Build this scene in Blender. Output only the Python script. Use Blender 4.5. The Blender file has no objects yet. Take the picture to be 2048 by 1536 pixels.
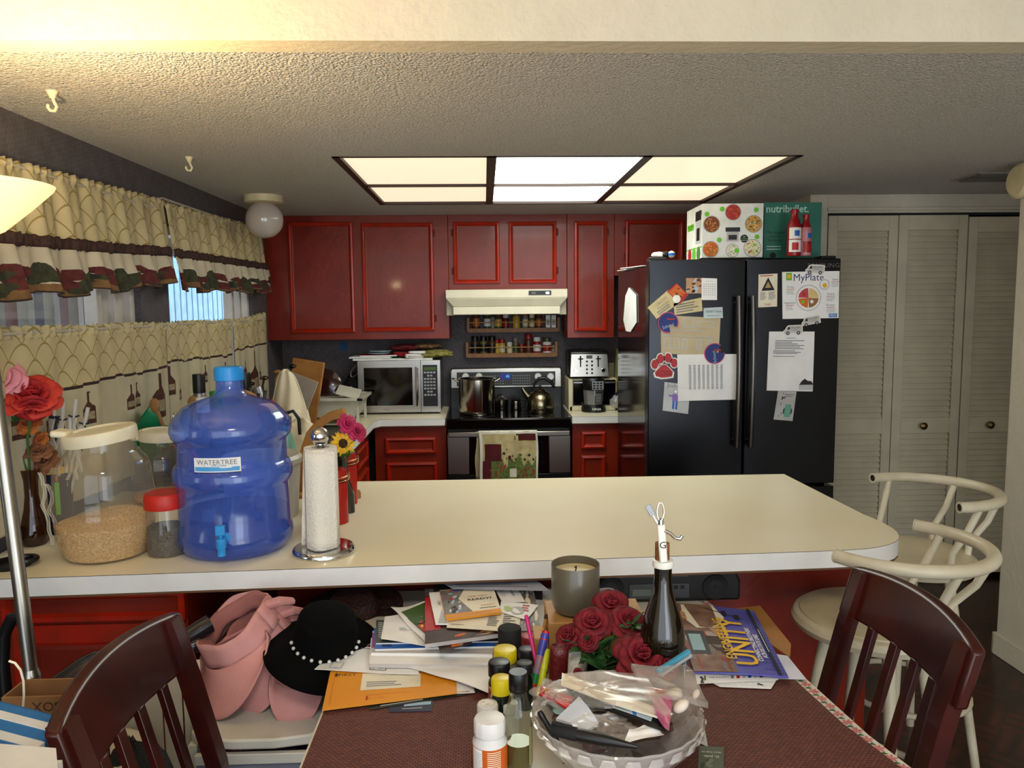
import bpy, math, random
from mathutils import Vector, Matrix, Euler
PI = math.pi
sc = bpy.context.scene
COL = sc.collection
# ------------------------------------------------------------------ camera, world, exposure
F_PX, CAM_H = 1540.0, 1.6
YAW, PITCH, ROLL = 0.0349317, 0.0992108, 0.0098443
def cam_axes():
    cy, sy = math.cos(YAW), math.sin(YAW); cp, sp = math.cos(PITCH), math.sin(PITCH); cr, sr = math.cos(ROLL), math.sin(ROLL)
    r = Vector((cy, -sy, 0)); f = Vector((sy*cp, cy*cp, -sp)); d = f.cross(r)
    return r*cr + d*sr, -r*sr + d*cr, f
CR, CD, CF = cam_axes()
cam = bpy.data.objects.new('camera', bpy.data.cameras.new('camera')); COL.objects.link(cam); sc.camera = cam
cam.data.sensor_width = 36.0; cam.data.lens = 36.0*F_PX/2048; cam.data.clip_start = 0.05
m4 = Matrix.Identity(4)
for i in range(3):
    m4[i][0] = CR[i]; m4[i][1] = -CD[i]; m4[i][2] = -CF[i]
m4[2][3] = CAM_H
cam.matrix_world = m4
w = bpy.data.worlds.new('world'); sc.world = w; w.use_nodes = True
nt = w.node_tree; nt.nodes.clear()
bg = nt.nodes.new('ShaderNodeBackground'); ow = nt.nodes.new('ShaderNodeOutputWorld')
bg.inputs[0].default_value = (0.82, 0.91, 1.0, 1); bg.inputs[1].default_value = 1.7
nt.links.new(bg.outputs[0], ow.inputs[0])
vs = sc.view_settings
vs.view_transform = 'Standard'; vs.look = 'None'; vs.gamma = 1.0; vs.use_curve_mapping = False; vs.exposure = 0.75
def lamp(name, kind, loc, energy, color, size=.1, rot=(0, 0, 0), sy=None, spot=None):
    l = bpy.data.lights.new(name, kind); l.energy = energy; l.color = color
    if kind == 'AREA':
        l.size = size
        if sy: l.shape = 'RECTANGLE'; l.size_y = sy
    else: l.shadow_soft_size = size
    if spot: l.spot_size = spot; l.spot_blend = .6
    o = bpy.data.objects.new(name, l); COL.objects.link(o); o.location = loc; o.rotation_euler = rot
    return o
# warm bulb of the torchiere, up in its bowl
lamp('torchiere_bulb', 'POINT', (-0.80, 1.12, 1.835), 22, (1.0, 0.76, 0.42), .04)
# unseen overhead lamp behind the camera, added as frontal fill
lamp('added_overhead_fill', 'AREA', (0.1, -0.3, 2.55), 16, (1.0, 0.95, 0.89), .5)
# large cool area lamp added behind the camera to brighten the right side
lamp('added_cool_fill', 'AREA', (1.3, -2.05, 1.35), 16, (0.93, 0.97, 1.0), 1.3, (PI/2, 0, 0), 2.0)
sc.cycles.transparent_max_bounces = 24
# ------------------------------------------------------------------ measuring helpers (photo 2048 x 1536 -> metres in the room)
def ray(px, py): return CR*((px-1024)/F_PX) + CD*((py-768)/F_PX) + CF
def az(px, py, z): d = ray(px, py); return Vector((0, 0, CAM_H)) + d*((z-CAM_H)/d.z)
def ay(px, py, y): d = ray(px, py); return Vector((0, 0, CAM_H)) + d*(y/d.y)
def ax(px, py, x): d = ray(px, py); return Vector((0, 0, CAM_H)) + d*(x/d.x)
def msz(px, P): return px*((Vector(P)-Vector((0, 0, CAM_H))).dot(CF))/F_PX
# ------------------------------------------------------------------ materials
def lin(h):
    if not isinstance(h, str): return tuple(h[:3])+(1,)
    h = h.lstrip('#'); c = [int(h[i:i+2], 16)/255 for i in (0, 2, 4)]
    return tuple((x/12.92 if x <= .04045 else ((x+.055)/1.055)**2.4) for x in c)+(1,)
MATS = {}
def mat(name, col=None, r=.5, metal=0, var=.07, vs=9, bump=0, bs=60, coat=0, trans=0, ior=1.45, emit=None, es=0, col2=None, cs=None, spec=None, transl=0, sheen=0, alpha=1):
    if name in MATS: return MATS[name]
    m = bpy.data.materials.new(name); m.use_nodes = True; n = m.node_tree; N = n.nodes; L = n.links; N.clear()
    out = N.new('ShaderNodeOutputMaterial'); b = N.new('ShaderNodeBsdfPrincipled'); L.new(b.outputs[0], out.inputs[0])
    tc = N.new('ShaderNodeTexCoord'); no = N.new('ShaderNodeTexNoise'); no.inputs['Scale'].default_value = cs or vs; no.inputs['Detail'].default_value = 4
    L.new(tc.outputs['Object'], no.inputs['Vector'])
    c = lin(col); c2 = lin(col2) if col2 else tuple(max(0, x*(1-2*var)) for x in c[:3])+(1,)
    mx = N.new('ShaderNodeMix'); mx.data_type = 'RGBA'; mx.inputs[6].default_value = c2
    mx.inputs[7].default_value = c if col2 else tuple(min(1, x*(1+var)) for x in c[:3])+(1,)
    rm = N.new('ShaderNodeMapRange'); rm.inputs[1].default_value = .35; rm.inputs[2].default_value = .65
    L.new(no.outputs[0], rm.inputs[0]); L.new(rm.outputs[0], mx.inputs[0]); L.new(mx.outputs[2], b.inputs['Base Color'])
    b.inputs['Roughness'].default_value = r; b.inputs['Metallic'].default_value = metal; b.inputs['IOR'].default_value = ior
    b.inputs['Coat Weight'].default_value = coat; b.inputs['Coat Roughness'].default_value = .08
    b.inputs['Transmission Weight'].default_value = trans; b.inputs['Alpha'].default_value = alpha
    if spec is not None: b.inputs['Specular IOR Level'].default_value = spec
    if sheen: b.inputs['Sheen Weight'].default_value = sheen
    if emit: b.inputs['Emission Color'].default_value = lin(emit); b.inputs['Emission Strength'].default_value = es
    if bump:
        nb = N.new('ShaderNodeTexNoise'); nb.inputs['Scale'].default_value = bs; nb.inputs['Detail'].default_value = 3
        L.new(tc.outputs['Object'], nb.inputs['Vector']); bp = N.new('ShaderNodeBump'); bp.inputs['Strength'].default_value = bump; bp.inputs['Distance'].default_value = .01
        L.new(nb.outputs[0], bp.inputs['Height']); L.new(bp.outputs[0], b.inputs['Normal'])
    if transl:
        tl = N.new('ShaderNodeBsdfTranslucent'); ms = N.new('ShaderNodeMixShader'); ms.inputs[0].default_value = transl
        L.new(mx.outputs[2], tl.inputs[0]); L.new(b.outputs[0], ms.inputs[1]); L.new(tl.outputs[0], ms.inputs[2]); L.new(ms.outputs[0], out.inputs[0])
    MATS[name] = m
    return m
def film(name, col, op=.25, r=.08, tint=None):
    """thin clear plastic or glass: see-through with a gloss"""
    if name in MATS: return MATS[name]
    m = bpy.data.materials.new(name); m.use_nodes = True; n = m.node_tree; N = n.nodes; L = n.links; N.clear()
    out = N.new('ShaderNodeOutputMaterial'); b = N.new('ShaderNodeBsdfPrincipled'); t = N.new('ShaderNodeBsdfTransparent'); ms = N.new('ShaderNodeMixShader')
    tc = N.new('ShaderNodeTexCoord'); no = N.new('ShaderNodeTexNoise'); no.inputs['Scale'].default_value = 14
    L.new(tc.outputs['Object'], no.inputs['Vector'])
    b.inputs['Base Color'].default_value = lin(col); b.inputs['Roughness'].default_value = r
    t.inputs[0].default_value = lin(tint or 'ffffff')
    fr = N.new('ShaderNodeFresnel'); fr.inputs[0].default_value = 1.5
    a = N.new('ShaderNodeMath'); a.operation = 'MULTIPLY_ADD'; a.inputs[1].default_value = .25*op; a.inputs[2].default_value = op*.85
    L.new(no.outputs[0], a.inputs[0]); L.new(a.outputs[0], ms.inputs[0])
    L.new(t.outputs[0], ms.inputs[1]); L.new(b.outputs[0], ms.inputs[2])
    gl = N.new('ShaderNodeBsdfGlossy'); gl.inputs['Roughness'].default_value = r; m2 = N.new('ShaderNodeMixShader')
    ge = N.new('ShaderNodeNewGeometry'); fm = N.new('ShaderNodeMath'); fm.operation = 'SUBTRACT'; fm.use_clamp = True
    L.new(fr.outputs[0], fm.inputs[0]); L.new(ge.outputs['Backfacing'], fm.inputs[1]); L.new(fm.outputs[0], m2.inputs[0]); L.new(ms.outputs[0], m2.inputs[1]); L.new(gl.outputs[0], m2.inputs[2]); L.new(m2.outputs[0], out.inputs[0])
    MATS[name] = m
    return m
# ------------------------------------------------------------------ mesh builder
TXT = {}
def text_mesh(s):
    if s not in TXT:
        c = bpy.data.curves.new('t', 'FONT'); c.body = s.lstrip('*'); c.offset = .018 if s[0] == '*' else 0; c.size = 1; c.resolution_u = 2; c.align_x = 'CENTER'; c.align_y = 'CENTER'
        o = bpy.data.objects.new('t', c); COL.objects.link(o)
        bpy.context.view_layer.update()
        me = bpy.data.meshes.new_from_object(o.evaluated_get(bpy.context.evaluated_depsgraph_get()))
        TXT[s] = ([tuple(v.co) for v in me.vertices], [tuple(p.vertices) for p in me.polygons])
        bpy.data.objects.remove(o); bpy.data.meshes.remove(me); bpy.data.curves.remove(c)
    return TXT[s]
class MB:
    def __init__(s): s.v = []; s.f = []; s.fm = []; s.mats = []; s.M = Matrix.Identity(4); s.uv = {}
    def at(s, loc=(0, 0, 0), rot=(0, 0, 0), sca=(1, 1, 1)):
        s.M = Matrix.Translation(loc) @ Euler(rot).to_matrix().to_4x4() @ Matrix.Diagonal((*sca, 1)); return s
    def mi(s, m):
        if m not in s.mats: s.mats.append(m)
        return s.mats.index(m)
    def add(s, vs, fs, m, uvs=None):
        b = len(s.v); k = s.mi(m) if not callable(m) else None
        s.v += [tuple(s.M @ Vector(p)) for p in vs]
        for i, f in enumerate(fs):
            s.f.append([b+j for j in f]); s.fm.append(k if k is not None else s.mi(m(i)))
            if uvs: s.uv[len(s.f)-1] = [uvs[j] for j in f]
        return s
    def box(s, a, b, m):
        x0, y0, z0 = a; x1, y1, z1 = b
        if x0 > x1: x0, x1 = x1, x0
        if y0 > y1: y0, y1 = y1, y0
        if z0 > z1: z0, z1 = z1, z0
        return s.add([(x0, y0, z0), (x1, y0, z0), (x1, y1, z0), (x0, y1, z0), (x0, y0, z1), (x1, y0, z1), (x1, y1, z1), (x0, y1, z1)],
              [(0, 3, 2, 1), (4, 5, 6, 7), (0, 1, 5, 4), (1, 2, 6, 5), (2, 3, 7, 6), (3, 0, 4, 7)], m)
    def hexa(s, p, m): return s.add(p, [(0, 3, 2, 1), (4, 5, 6, 7), (0, 1, 5, 4), (1, 2, 6, 5), (2, 3, 7, 6), (3, 0, 4, 7)], m)
    def lathe(s, prof, m, n=32, c=(0, 0, 0), sx=1, sy=1, fn=None, a0=0, a1=2*PI):
        full = abs(a1-a0-2*PI) < 1e-6; nn = n if full else n+1
        vs = []; fs = []
        for (r, z) in prof:
            for k in range(nn):
                a = a0+(a1-a0)*k/n; rr = r*(fn(a, z) if fn else 1)
                vs.append((c[0]+rr*math.cos(a)*sx, c[1]+rr*math.sin(a)*sy, c[2]+z))
        for i in range(len(prof)-1):
            for k in range(n):
                k2 = (k+1) % nn if full else k+1
                q = (i*nn+k, i*nn+k2, (i+1)*nn+k2, (i+1)*nn+k)
                if prof[i][0] < 1e-7: q = (i*nn, (i+1)*nn+k2, (i+1)*nn+k)
                elif prof[i+1][0] < 1e-7: q = (i*nn+k, i*nn+k2, (i+1)*nn)
                fs.append(q)
        return s.add(vs, fs, m)
    def cyl(s, c, r, h, m, n=24, r2=None, ax='z'):
        r2 = r if r2 is None else r2
        M0 = s.M
        if ax == 'x': s.M = M0 @ Matrix.Translation(c) @ Matrix.Rotation(PI/2, 4, 'Y'); c = (0, 0, 0)
        if ax == 'y': s.M = M0 @ Matrix.Translation(c) @ Matrix.Rotation(-PI/2, 4, 'X'); c = (0, 0, 0)
        s.lathe([(0, 0), (r, 0), (r2, h), (0, h)], m, n, c); s.M = M0; return s
    def sph(s, c, r, m, n=16, sz=1, sx=1, sy=1):
        return s.lathe([(r*math.sin(PI*i/n) if 0 < i < n else 0, -r*sz*math.cos(PI*i/n)) for i in range(n+1)], m, 2*n, c, sx, sy)
    def tube(s, pts, r, m, n=10, cap=True, closed=False):
        pts = [Vector(p) for p in pts]; K = len(pts); vs = []; fs = []
        up = None
        for i, p in enumerate(pts):
            if closed: t = pts[(i+1) % K]-pts[i-1]
            else: t = pts[min(i+1, K-1)]-pts[max(i-1, 0)]
            t = t.normalized() if t.length > 1e-9 else Vector((0, 0, 1))
            if up is None:
                a = Vector((0, 0, 1)) if abs(t.z) < .9 else Vector((1, 0, 0)); up = (a-t*a.dot(t)).normalized()
            up = (up-t*up.dot(t)).normalized(); sd = t.cross(up)
            rr = r[i] if isinstance(r, (list, tuple)) else r
            for k in range(n):
                a = 2*PI*k/n; vs.append(p+up*(rr*math.cos(a))+sd*(rr*math.sin(a)))
        for i in range(K if closed else K-1):
            j = (i+1) % K
            for k in range(n): fs.append((i*n+k, i*n+(k+1) % n, j*n+(k+1) % n, j*n+k))
        if cap and not closed: fs.append(tuple(range(n))[::-1]); fs.append(tuple((K-1)*n+k for k in range(n)))
        return s.add(vs, fs, m)
    def prism(s, o2, z0, z1, m, mt=None):
        n = len(o2); vs = [(x, y, z0) for x, y in o2]+[(x, y, z1) for x, y in o2]
        s.add(vs, [tuple(range(n))[::-1]]+[(i, (i+1) % n, n+(i+1) % n, n+i) for i in range(n)]+([] if mt else [tuple(n+i for i in range(n))]), m)
        if mt: s.add([(x, y, z1) for x, y in o2], [tuple(range(n))], mt)
        return s
    def poly(s, pts, m): return s.add([(p+(0,))[:3] if len(p) == 2 else p for p in pts], [tuple(range(len(pts)))], m)
    def grid(s, fn, nu, nv, m, uvs=None):
        vs = [fn(i/nu, j/nv) for j in range(nv+1) for i in range(nu+1)]
        fs = [(j*(nu+1)+i, j*(nu+1)+i+1, (j+1)*(nu+1)+i+1, (j+1)*(nu+1)+i) for j in range(nv) for i in range(nu)]
        mm = (lambda k: m((k % nu+.5)/nu, (k//nu+.5)/nv)) if callable(m) else m
        u = [(i/nu*(uvs[0] if uvs else 1), j/nv*(uvs[1] if uvs else 1)) for j in range(nv+1) for i in range(nu+1)]
        return s.add(vs, fs, mm, u)
    def text(s, st, size, m, loc=(0, 0, 0), rot=(0, 0, 0), sx=1.0):
        v, f = text_mesh(st); M0 = s.M
        s.M = M0 @ Matrix.Translation(loc) @ Euler(rot).to_matrix().to_4x4() @ Matrix.Diagonal((size*sx, size, size, 1))
        s.add(v, f, m); s.M = M0; return s
    def flat(s, x0, y0, x1, y1, z, m): return s.add([(x0, y0, z), (x1, y0, z), (x1, y1, z), (x0, y1, z)], [(0, 1, 2, 3)], m)
    def disc(s, x, y, r, z, m, n=20, ry=None):
        ry = ry or r; return s.add([(x+r*math.cos(2*PI*k/n), y+ry*math.sin(2*PI*k/n), z) for k in range(n)], [tuple(range(n))], m)
def make(name, mb, parent=None, bev=0, sub=0, sol=0, ang=38, loc=None, rot=None, label=None):
    me = bpy.data.meshes.new(name); me.from_pydata(mb.v, [], mb.f)
    for x in mb.mats: me.materials.append(x)
    me.polygons.foreach_set('material_index', mb.fm)
    if mb.uv:
        ul = me.uv_layers.new(name='uv')
        for fi, us in mb.uv.items():
            for li, uvc in zip(me.polygons[fi].loop_indices, us): ul.data[li].uv = uvc
    me.polygons.foreach_set('use_smooth', [True]*len(me.polygons)); me.update()
    me.set_sharp_from_angle(angle=math.radians(ang))
    o = bpy.data.objects.new(name, me); COL.objects.link(o)
    if parent: o.parent = parent
    if loc is not None: o.location = loc
    if rot is not None: o.rotation_euler = rot
    if sol: q = o.modifiers.new('solid', 'SOLIDIFY'); q.thickness = sol; q.offset = 0
    if bev: q = o.modifiers.new('bevel', 'BEVEL'); q.width = bev; q.segments = 2; q.limit_method = 'ANGLE'; q.angle_limit = math.radians(40)
    if sub: q = o.modifiers.new('sub', 'SUBSURF'); q.levels = sub; q.render_levels = sub
    if label: o['label'] = label
    return o
def tag(o, label=None, cat=None, group=None, kind=None):
    if label: o['label'] = label
    if cat: o['category'] = cat
    if group: o['group'] = group
    if kind: o['kind'] = kind
    return o
def thing(name, label, cat, loc=(0, 0, 0), rot=(0, 0, 0), group=None):
    o = bpy.data.objects.new(name, None); o.empty_display_size = .05; COL.objects.link(o)
    o.location = loc; o.rotation_euler = rot if isinstance(rot, (tuple, list)) else (0, 0, rot)
    return tag(o, label, cat, group)
def solo(name, mb, label, cat, loc=(0, 0, 0), rot=(0, 0, 0), group=None, **k):
    return tag(make(name, mb, loc=loc, rot=rot if isinstance(rot, (tuple, list)) else (0, 0, rot), **k), label, cat, group)
def struct(name, mb, parent=None, **k):
    o = make(name, mb, parent, **k)
    if not parent: o['kind'] = 'structure'
    return o
def kids(o): return list(o.children)
def dup(o, loc=None, rot=None, label=None, parent=None, group=None):
    c = o.copy(); COL.objects.link(c); c.parent = parent
    if loc is not None: c.location = loc
    if rot is not None: c.rotation_euler = rot
    if label: c['label'] = label
    if group: c['group'] = group
    for ch in kids(o): dup(ch, parent=c)
    return c
# ------------------------------------------------------------------ printed sheets
class SMB(MB):
    def add(s, vs, fs, m, uvs=None):
        b = len(s.v); k = s.mi(m) if not callable(m) else None
        s.v += [tuple(s.mapf(s.M @ Vector(p))) for p in vs]
        for i, f in enumerate(fs): s.f.append([b+j for j in f]); s.fm.append(k if k is not None else s.mi(m(i)))
        return s
def sheet(corners, draws=(), m=None, th=.0006, wave=0, seed=0, out=None, nx=1, ny=1, back=None, loft=None):
    """corners TL, TR, BR, BL in the room; returns builder relative to its centre, and the centre. x right, y up, 0..1"""
    TL, TR, BR, BL = [Vector(p) for p in corners]; c = (TL+TR+BR+BL)/4
    nrm = (TR-TL).cross(BL-TL).normalized(); nrm = -nrm
    if out is not None and nrm.dot(Vector(out)) < 0: nrm = -nrm
    W = (TR-TL).length; H = max(1e-6, (BL-TL).length); rnd = random.Random(seed); ph = [rnd.uniform(0, 6.28) for _ in range(4)]
    b = SMB()
    def mp(p):
        u, v = p.x, p.y
        q = (BL*(1-u)+BR*u)*(1-v)+(TL*(1-u)+TR*u)*v
        h = p.z
        if wave: h += wave*(math.sin(5*u+ph[0])*math.cos(4*v+ph[1])+.5*math.sin(9*v+ph[2]+3*u)+1.2)*.5
        if loft: h += loft(u, v)
        return q+nrm*h-c
    b.mapf = mp
    if wave or loft: nx, ny = max(nx, 10), max(ny, 10)
    M = m or PAPER
    n1 = (nx+1)*(ny+1)
    b.grid(lambda u, v: (u, v, th), nx, ny, M); b.grid(lambda u, v: (u, 1-v, 0), nx, ny, back or M)
    for i in range(nx):
        for (v, s) in ((0, 1), (1, -1)):
            a0, a1 = (i/nx, (i+1)/nx) if s > 0 else ((i+1)/nx, i/nx)
            b.add([(a0, v, 0), (a1, v, 0), (a1, v, th), (a0, v, th)], [(0, 1, 2, 3)], M)
    for i in range(ny):
        for (u, s) in ((0, -1), (1, 1)):
            a0, a1 = (i/ny, (i+1)/ny) if s > 0 else ((i+1)/ny, i/ny)
            b.add([(u, a0, 0), (u, a1, 0), (u, a1, th), (u, a0, th)], [(0, 1, 2, 3)], M)
    lay = th+(.0012 if (wave or loft) else .0004); ar = W/H
    for k, d in enumerate(draws):
        z = lay+k*(.00008 if (wave or loft) else .00003)
        if d[0] == 'r':
            x0, y0, x1, y1 = d[1:5]
            if wave or loft: 
                b.grid(lambda u, v: (x0+(x1-x0)*u, y0+(y1-y0)*v, z), max(1, int(abs(x1-x0)*10)), max(1, int(abs(y1-y0)*10)), d[5])
            else: b.flat(x0, y0, x1, y1, z, d[5])
        elif d[0] == 'c': b.disc(d[1], d[2], d[3], z, d[4], ry=d[3]*ar*(d[5] if len(d) > 5 else 1))
        elif d[0] == 'p': b.poly([(x, y, z) for x, y in d[1]], d[2])
        elif d[0] == 't':
            v, f = text_mesh(d[1]); sz = d[2]; rz = d[6] if len(d) > 6 else 0; cx, sx = math.cos(rz), math.sin(rz)
            kx = d[7] if len(d) > 7 else 1
            b.add([(d[3]+sz*(kx*x*cx-y*sx), d[4]+sz*ar*(kx*x*sx+y*cx), z) for x, y, _ in v], f, d[5])
        elif d[0] == 'l':
            x0, y0, x1, y1, n = d[1:6]
            for i in range(n):
                yy = y1-(y1-y0)*(i+.5)/n; hh = (y1-y0)/n*.22
                b.flat(x0, yy-hh, x0+(x1-x0)*rnd.uniform(.55, 1), yy+hh, z, d[6])
        elif d[0] == 'tb':    # columns of figures
            x0, y0, x1, y1, nc, nr = d[1:7]
            for i in range(nc):
                xx = x0+(x1-x0)*i/nc
                for j in range(nr):
                    yy = y1-(y1-y0)*j/nr; b.flat(xx, yy, xx+(x1-x0)/nc*.55, yy+(y1-y0)/nr*.45, z, d[7])
        elif d[0] == 'n':     # photo-like patches
            x0, y0, x1, y1, n, ms = d[1:7]
            for i in range(n):
                cx_, cy_ = rnd.uniform(x0, x1), rnd.uniform(y0, y1); r1 = rnd.uniform(.04, .16)*(x1-x0); r2 = rnd.uniform(.04, .16)*(y1-y0); a = rnd.uniform(0, 3)
                b.poly([(min(x1, max(x0, cx_+r1*math.cos(a+t*PI/3.5))), min(y1, max(y0, cy_+r2*math.sin(a+t*PI/3.5+.4))), z+i*.000006) for t in range(7)], ms[i % len(ms)])
    return b, c
def paper(name, corners, label, cat, draws=(), m=None, group=None, parent=None, **k):
    b, c = sheet(corners, draws, m, **k)
    o = make(name, b, loc=c)
    return tag(o, label, cat, group)
def in_world(b, parent):
    """vertices given in room coordinates, moved into the parent's own frame"""
    inv = (Matrix.Translation(parent.location) @ parent.rotation_euler.to_matrix().to_4x4()).inverted()
    b.v = [tuple(inv @ Vector(v)) for v in b.v]; return b
# ------------------------------------------------------------------ common materials
def nodes(m): return m.node_tree.nodes, m.node_tree.links
BLK = mat('black_plastic', '0c0c0d', .35); BLKM = mat('black_matt', '101011', .8); WHT = mat('white_plastic', 'e9e6da', .35)
CHR = mat('chrome', 'd8d8da', .08, 1, var=.02); STL = mat('brushed_steel', 'b9b5ac', .28, 1, var=.05, vs=3)
DST = mat('dark_steel', '8f8f92', .4, 1, var=.06); PAPER = mat('white_paper', 'e6e4e0', .75, var=.03)
PAP2 = mat('cream_paper', 'dfd6bf', .8, var=.05); INK = mat('black_ink', '1b1b1d', .7); GRY = mat('grey_ink', '77777a', .8)
LGRY = mat('light_grey_ink', 'b3b3b3', .8)
RED = mat('red_paint', '6f1a08', .36, col2='7d230b', cs=5, bump=.12, bs=30, coat=.08, spec=.35)
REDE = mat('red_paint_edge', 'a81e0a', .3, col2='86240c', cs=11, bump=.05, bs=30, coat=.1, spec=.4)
LAM = mat('cream_laminate', 'e6dcc0', .30, col2='dfd3b2', cs=1.5); LAMW = mat('white_laminate_edge', 'dcdad6', .4, var=.03)
LAMK = mat('laminate_dark_seam', '3a2a1c', .6); CHIP = mat('chipboard', '5f432b', .9)
WOOD = mat('light_wood', 'a96f32', .45, col2='8e5a26', cs=14); WOODP = mat('pale_wood', 'b88b52', .55, col2='a5763f', cs=14)
GOLD = mat('gold_trim', 'd6b48a', .25, 1)
# walls
def popcorn(name, c1, c2, sc1, strength):
    m = mat(name, c1, .95, col2=c2, cs=sc1, spec=.1); N, L = nodes(m)
    b = next(x for x in N if x.type == 'BSDF_PRINCIPLED'); tc = next(x for x in N if x.type == 'TEX_COORD')
    v = N.new('ShaderNodeTexVoronoi'); v.inputs['Scale'].default_value = sc1*.8; n2 = N.new('ShaderNodeTexNoise'); n2.inputs['Scale'].default_value = sc1*1.3; n2.inputs['Detail'].default_value = 2
    L.new(tc.outputs['Object'], v.inputs['Vector']); L.new(tc.outputs['Object'], n2.inputs['Vector'])
    ad = N.new('ShaderNodeMath'); ad.operation = 'SUBTRACT'; L.new(n2.outputs[0], ad.inputs[0]); L.new(v.outputs[0], ad.inputs[1])
    bp = N.new('ShaderNodeBump'); bp.inputs['Strength'].default_value = strength; bp.inputs['Distance'].default_value = .012
    L.new(ad.outputs[0], bp.inputs['Height']); L.new(bp.outputs[0], b.inputs['Normal'])
    return m
CEIL = popcorn('popcorn_ceiling', 'dedad4', 'bfb9b0', 150, .9)
PLAS = mat('textured_plaster', 'd0c5ae', .8, bump=.35, bs=45, spec=.2, var=.02); PLASG = mat('grey_plaster', 'b8af9c', .8, bump=.3, bs=50, var=.04, spec=.2)
def wallpaper():
    m = mat('grey_wallpaper', '5f595c', .75, col2='544f53', cs=30); N, L = nodes(m)
    b = next(x for x in N if x.type == 'BSDF_PRINCIPLED'); tc = next(x for x in N if x.type == 'TEX_COORD'); mx = next(x for x in N if x.type == 'MIX')
    mp = N.new('ShaderNodeMapping'); mp.inputs['Rotation'].default_value = (PI/4, PI/4, PI/4); L.new(tc.outputs['Object'], mp.inputs[0])
    v = N.new('ShaderNodeTexChecker'); v.inputs['Scale'].default_value = 75; L.new(mp.outputs[0], v.inputs[0])
    m2 = N.new('ShaderNodeMix'); m2.data_type = 'RGBA'; m2.blend_type = 'MULTIPLY'; m2.inputs[0].default_value = .30
    L.new(mx.outputs[2], m2.inputs[6]); L.new(v.outputs[0], m2.inputs[7]); v.inputs[1].default_value = (1, 1, 1, 1); v.inputs[2].default_value = (.3, .3, .3, 1)
    L.new(m2.outputs[2], b.inputs['Base Color'])
    return m
WP = wallpaper()
def parquet():
    m = mat('parquet', '4a2010', .35, col2='2c0f08', cs=6, coat=.2); N, L = nodes(m)
    b = next(x for x in N if x.type == 'BSDF_PRINCIPLED'); tc = next(x for x in N if x.type == 'TEX_COORD'); mx = next(x for x in N if x.type == 'MIX')
    mp = N.new('ShaderNodeMapping'); mp.inputs['Rotation'].default_value = (0, 0, PI/4); L.new(tc.outputs['Object'], mp.inputs[0])
    ch = N.new('ShaderNodeTexChecker'); ch.inputs['Scale'].default_value = 5.5; L.new(mp.outputs[0], ch.inputs[0])
    w1 = N.new('ShaderNodeTexWave'); w2 = N.new('ShaderNodeTexWave')
    for q, d in ((w1, 'X'), (w2, 'Y')):
        q.bands_direction = d; q.inputs['Scale'].default_value = 5.2; q.inputs['Distortion'].default_value = 1.2; q.inputs['Detail'].default_value = 2; L.new(mp.outputs[0], q.inputs[0])
    mm = N.new('ShaderNodeMix'); mm.data_type = 'RGBA'; L.new(ch.outputs[1], mm.inputs[0]); L.new(w1.outputs[0], mm.inputs[6]); L.new(w2.outputs[0], mm.inputs[7])
    m2 = N.new('ShaderNodeMix'); m2.data_type = 'RGBA'; m2.blend_type = 'MULTIPLY'; m2.inputs[0].default_value = .65
    L.new(mx.outputs[2], m2.inputs[6]); L.new(mm.outputs[2], m2.inputs[7]); L.new(m2.outputs[2], b.inputs['Base Color'])
    return m
PARQ = parquet()
# ------------------------------------------------------------------ room shell
CZ = 2.2; XL = -1.41; YB = 5.42; YH = 1.89
LX0, LX1, LY0, LY1 = -.595, 1.295, 3.14, 4.555       # ceiling light opening
struct('floor', MB().box((-3.2, -2.2, -.05), (4.2, 5.6, 0), PARQ))
b = MB()
for a, c in (((-1.45, YH, CZ), (LX0, 5.5, CZ+.08)), ((LX1, YH, CZ), (4.2, 5.5, CZ+.08)), ((LX0, YH, CZ), (LX1, LY0, CZ+.08)), ((LX0, LY1, CZ), (LX1, 5.5, CZ+.08))): b.box(a, c, CEIL)
struct('ceiling', b)
struct('trim_1', MB().box((-2.2, YH-.08, CZ), (4.2, YH, 2.75), PLAS))          # plaster drop over the kitchen opening
struct('ceiling_dining', MB().box((-2.2, -2.2, 2.7), (4.2, YH, 2.78), PLAS))
# left wall with two window openings
W1 = (1.2, 3.235, 1.02, 1.98); W2 = (3.52, 4.78, 1.02, 1.98)
b = MB(); X0, X1 = XL-.1, XL
for (y0, y1, z0, z1) in ((.6, 5.5, 0, 1.02), (.6, 5.5, 1.98, CZ), (.6, 1.2, 1.02, 1.98), (3.235, 3.52, 1.02, 1.98), (4.78, 5.5, 1.02, 1.98)): b.box((X0, y0, z0), (X1, y1, z1), WP)
struct('wall_left', b)
struct('wall_back', MB().box((XL-.1, YB, 0), (1.80, YB+.1, CZ), WP))
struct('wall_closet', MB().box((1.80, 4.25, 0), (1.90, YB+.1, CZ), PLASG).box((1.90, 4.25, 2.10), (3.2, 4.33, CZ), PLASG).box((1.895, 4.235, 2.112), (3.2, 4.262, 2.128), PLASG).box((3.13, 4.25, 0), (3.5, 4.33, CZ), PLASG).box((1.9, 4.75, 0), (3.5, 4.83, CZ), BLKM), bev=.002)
struct('wall_right', MB().box((2.32, -1.2, 0), (2.44, 3.31, 2.7), PLAS), bev=.006)
struct('wall_hall', MB().box((3.5, 1.0, 0), (3.6, 5.5, 2.7), PLAS))
struct('baseboard_right', MB().box((2.308, -1.2, 0), (2.32, 3.32, .10), PLAS).box((2.308, 3.31, 0), (2.45, 3.322, .10), PLAS), bev=.003)
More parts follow.
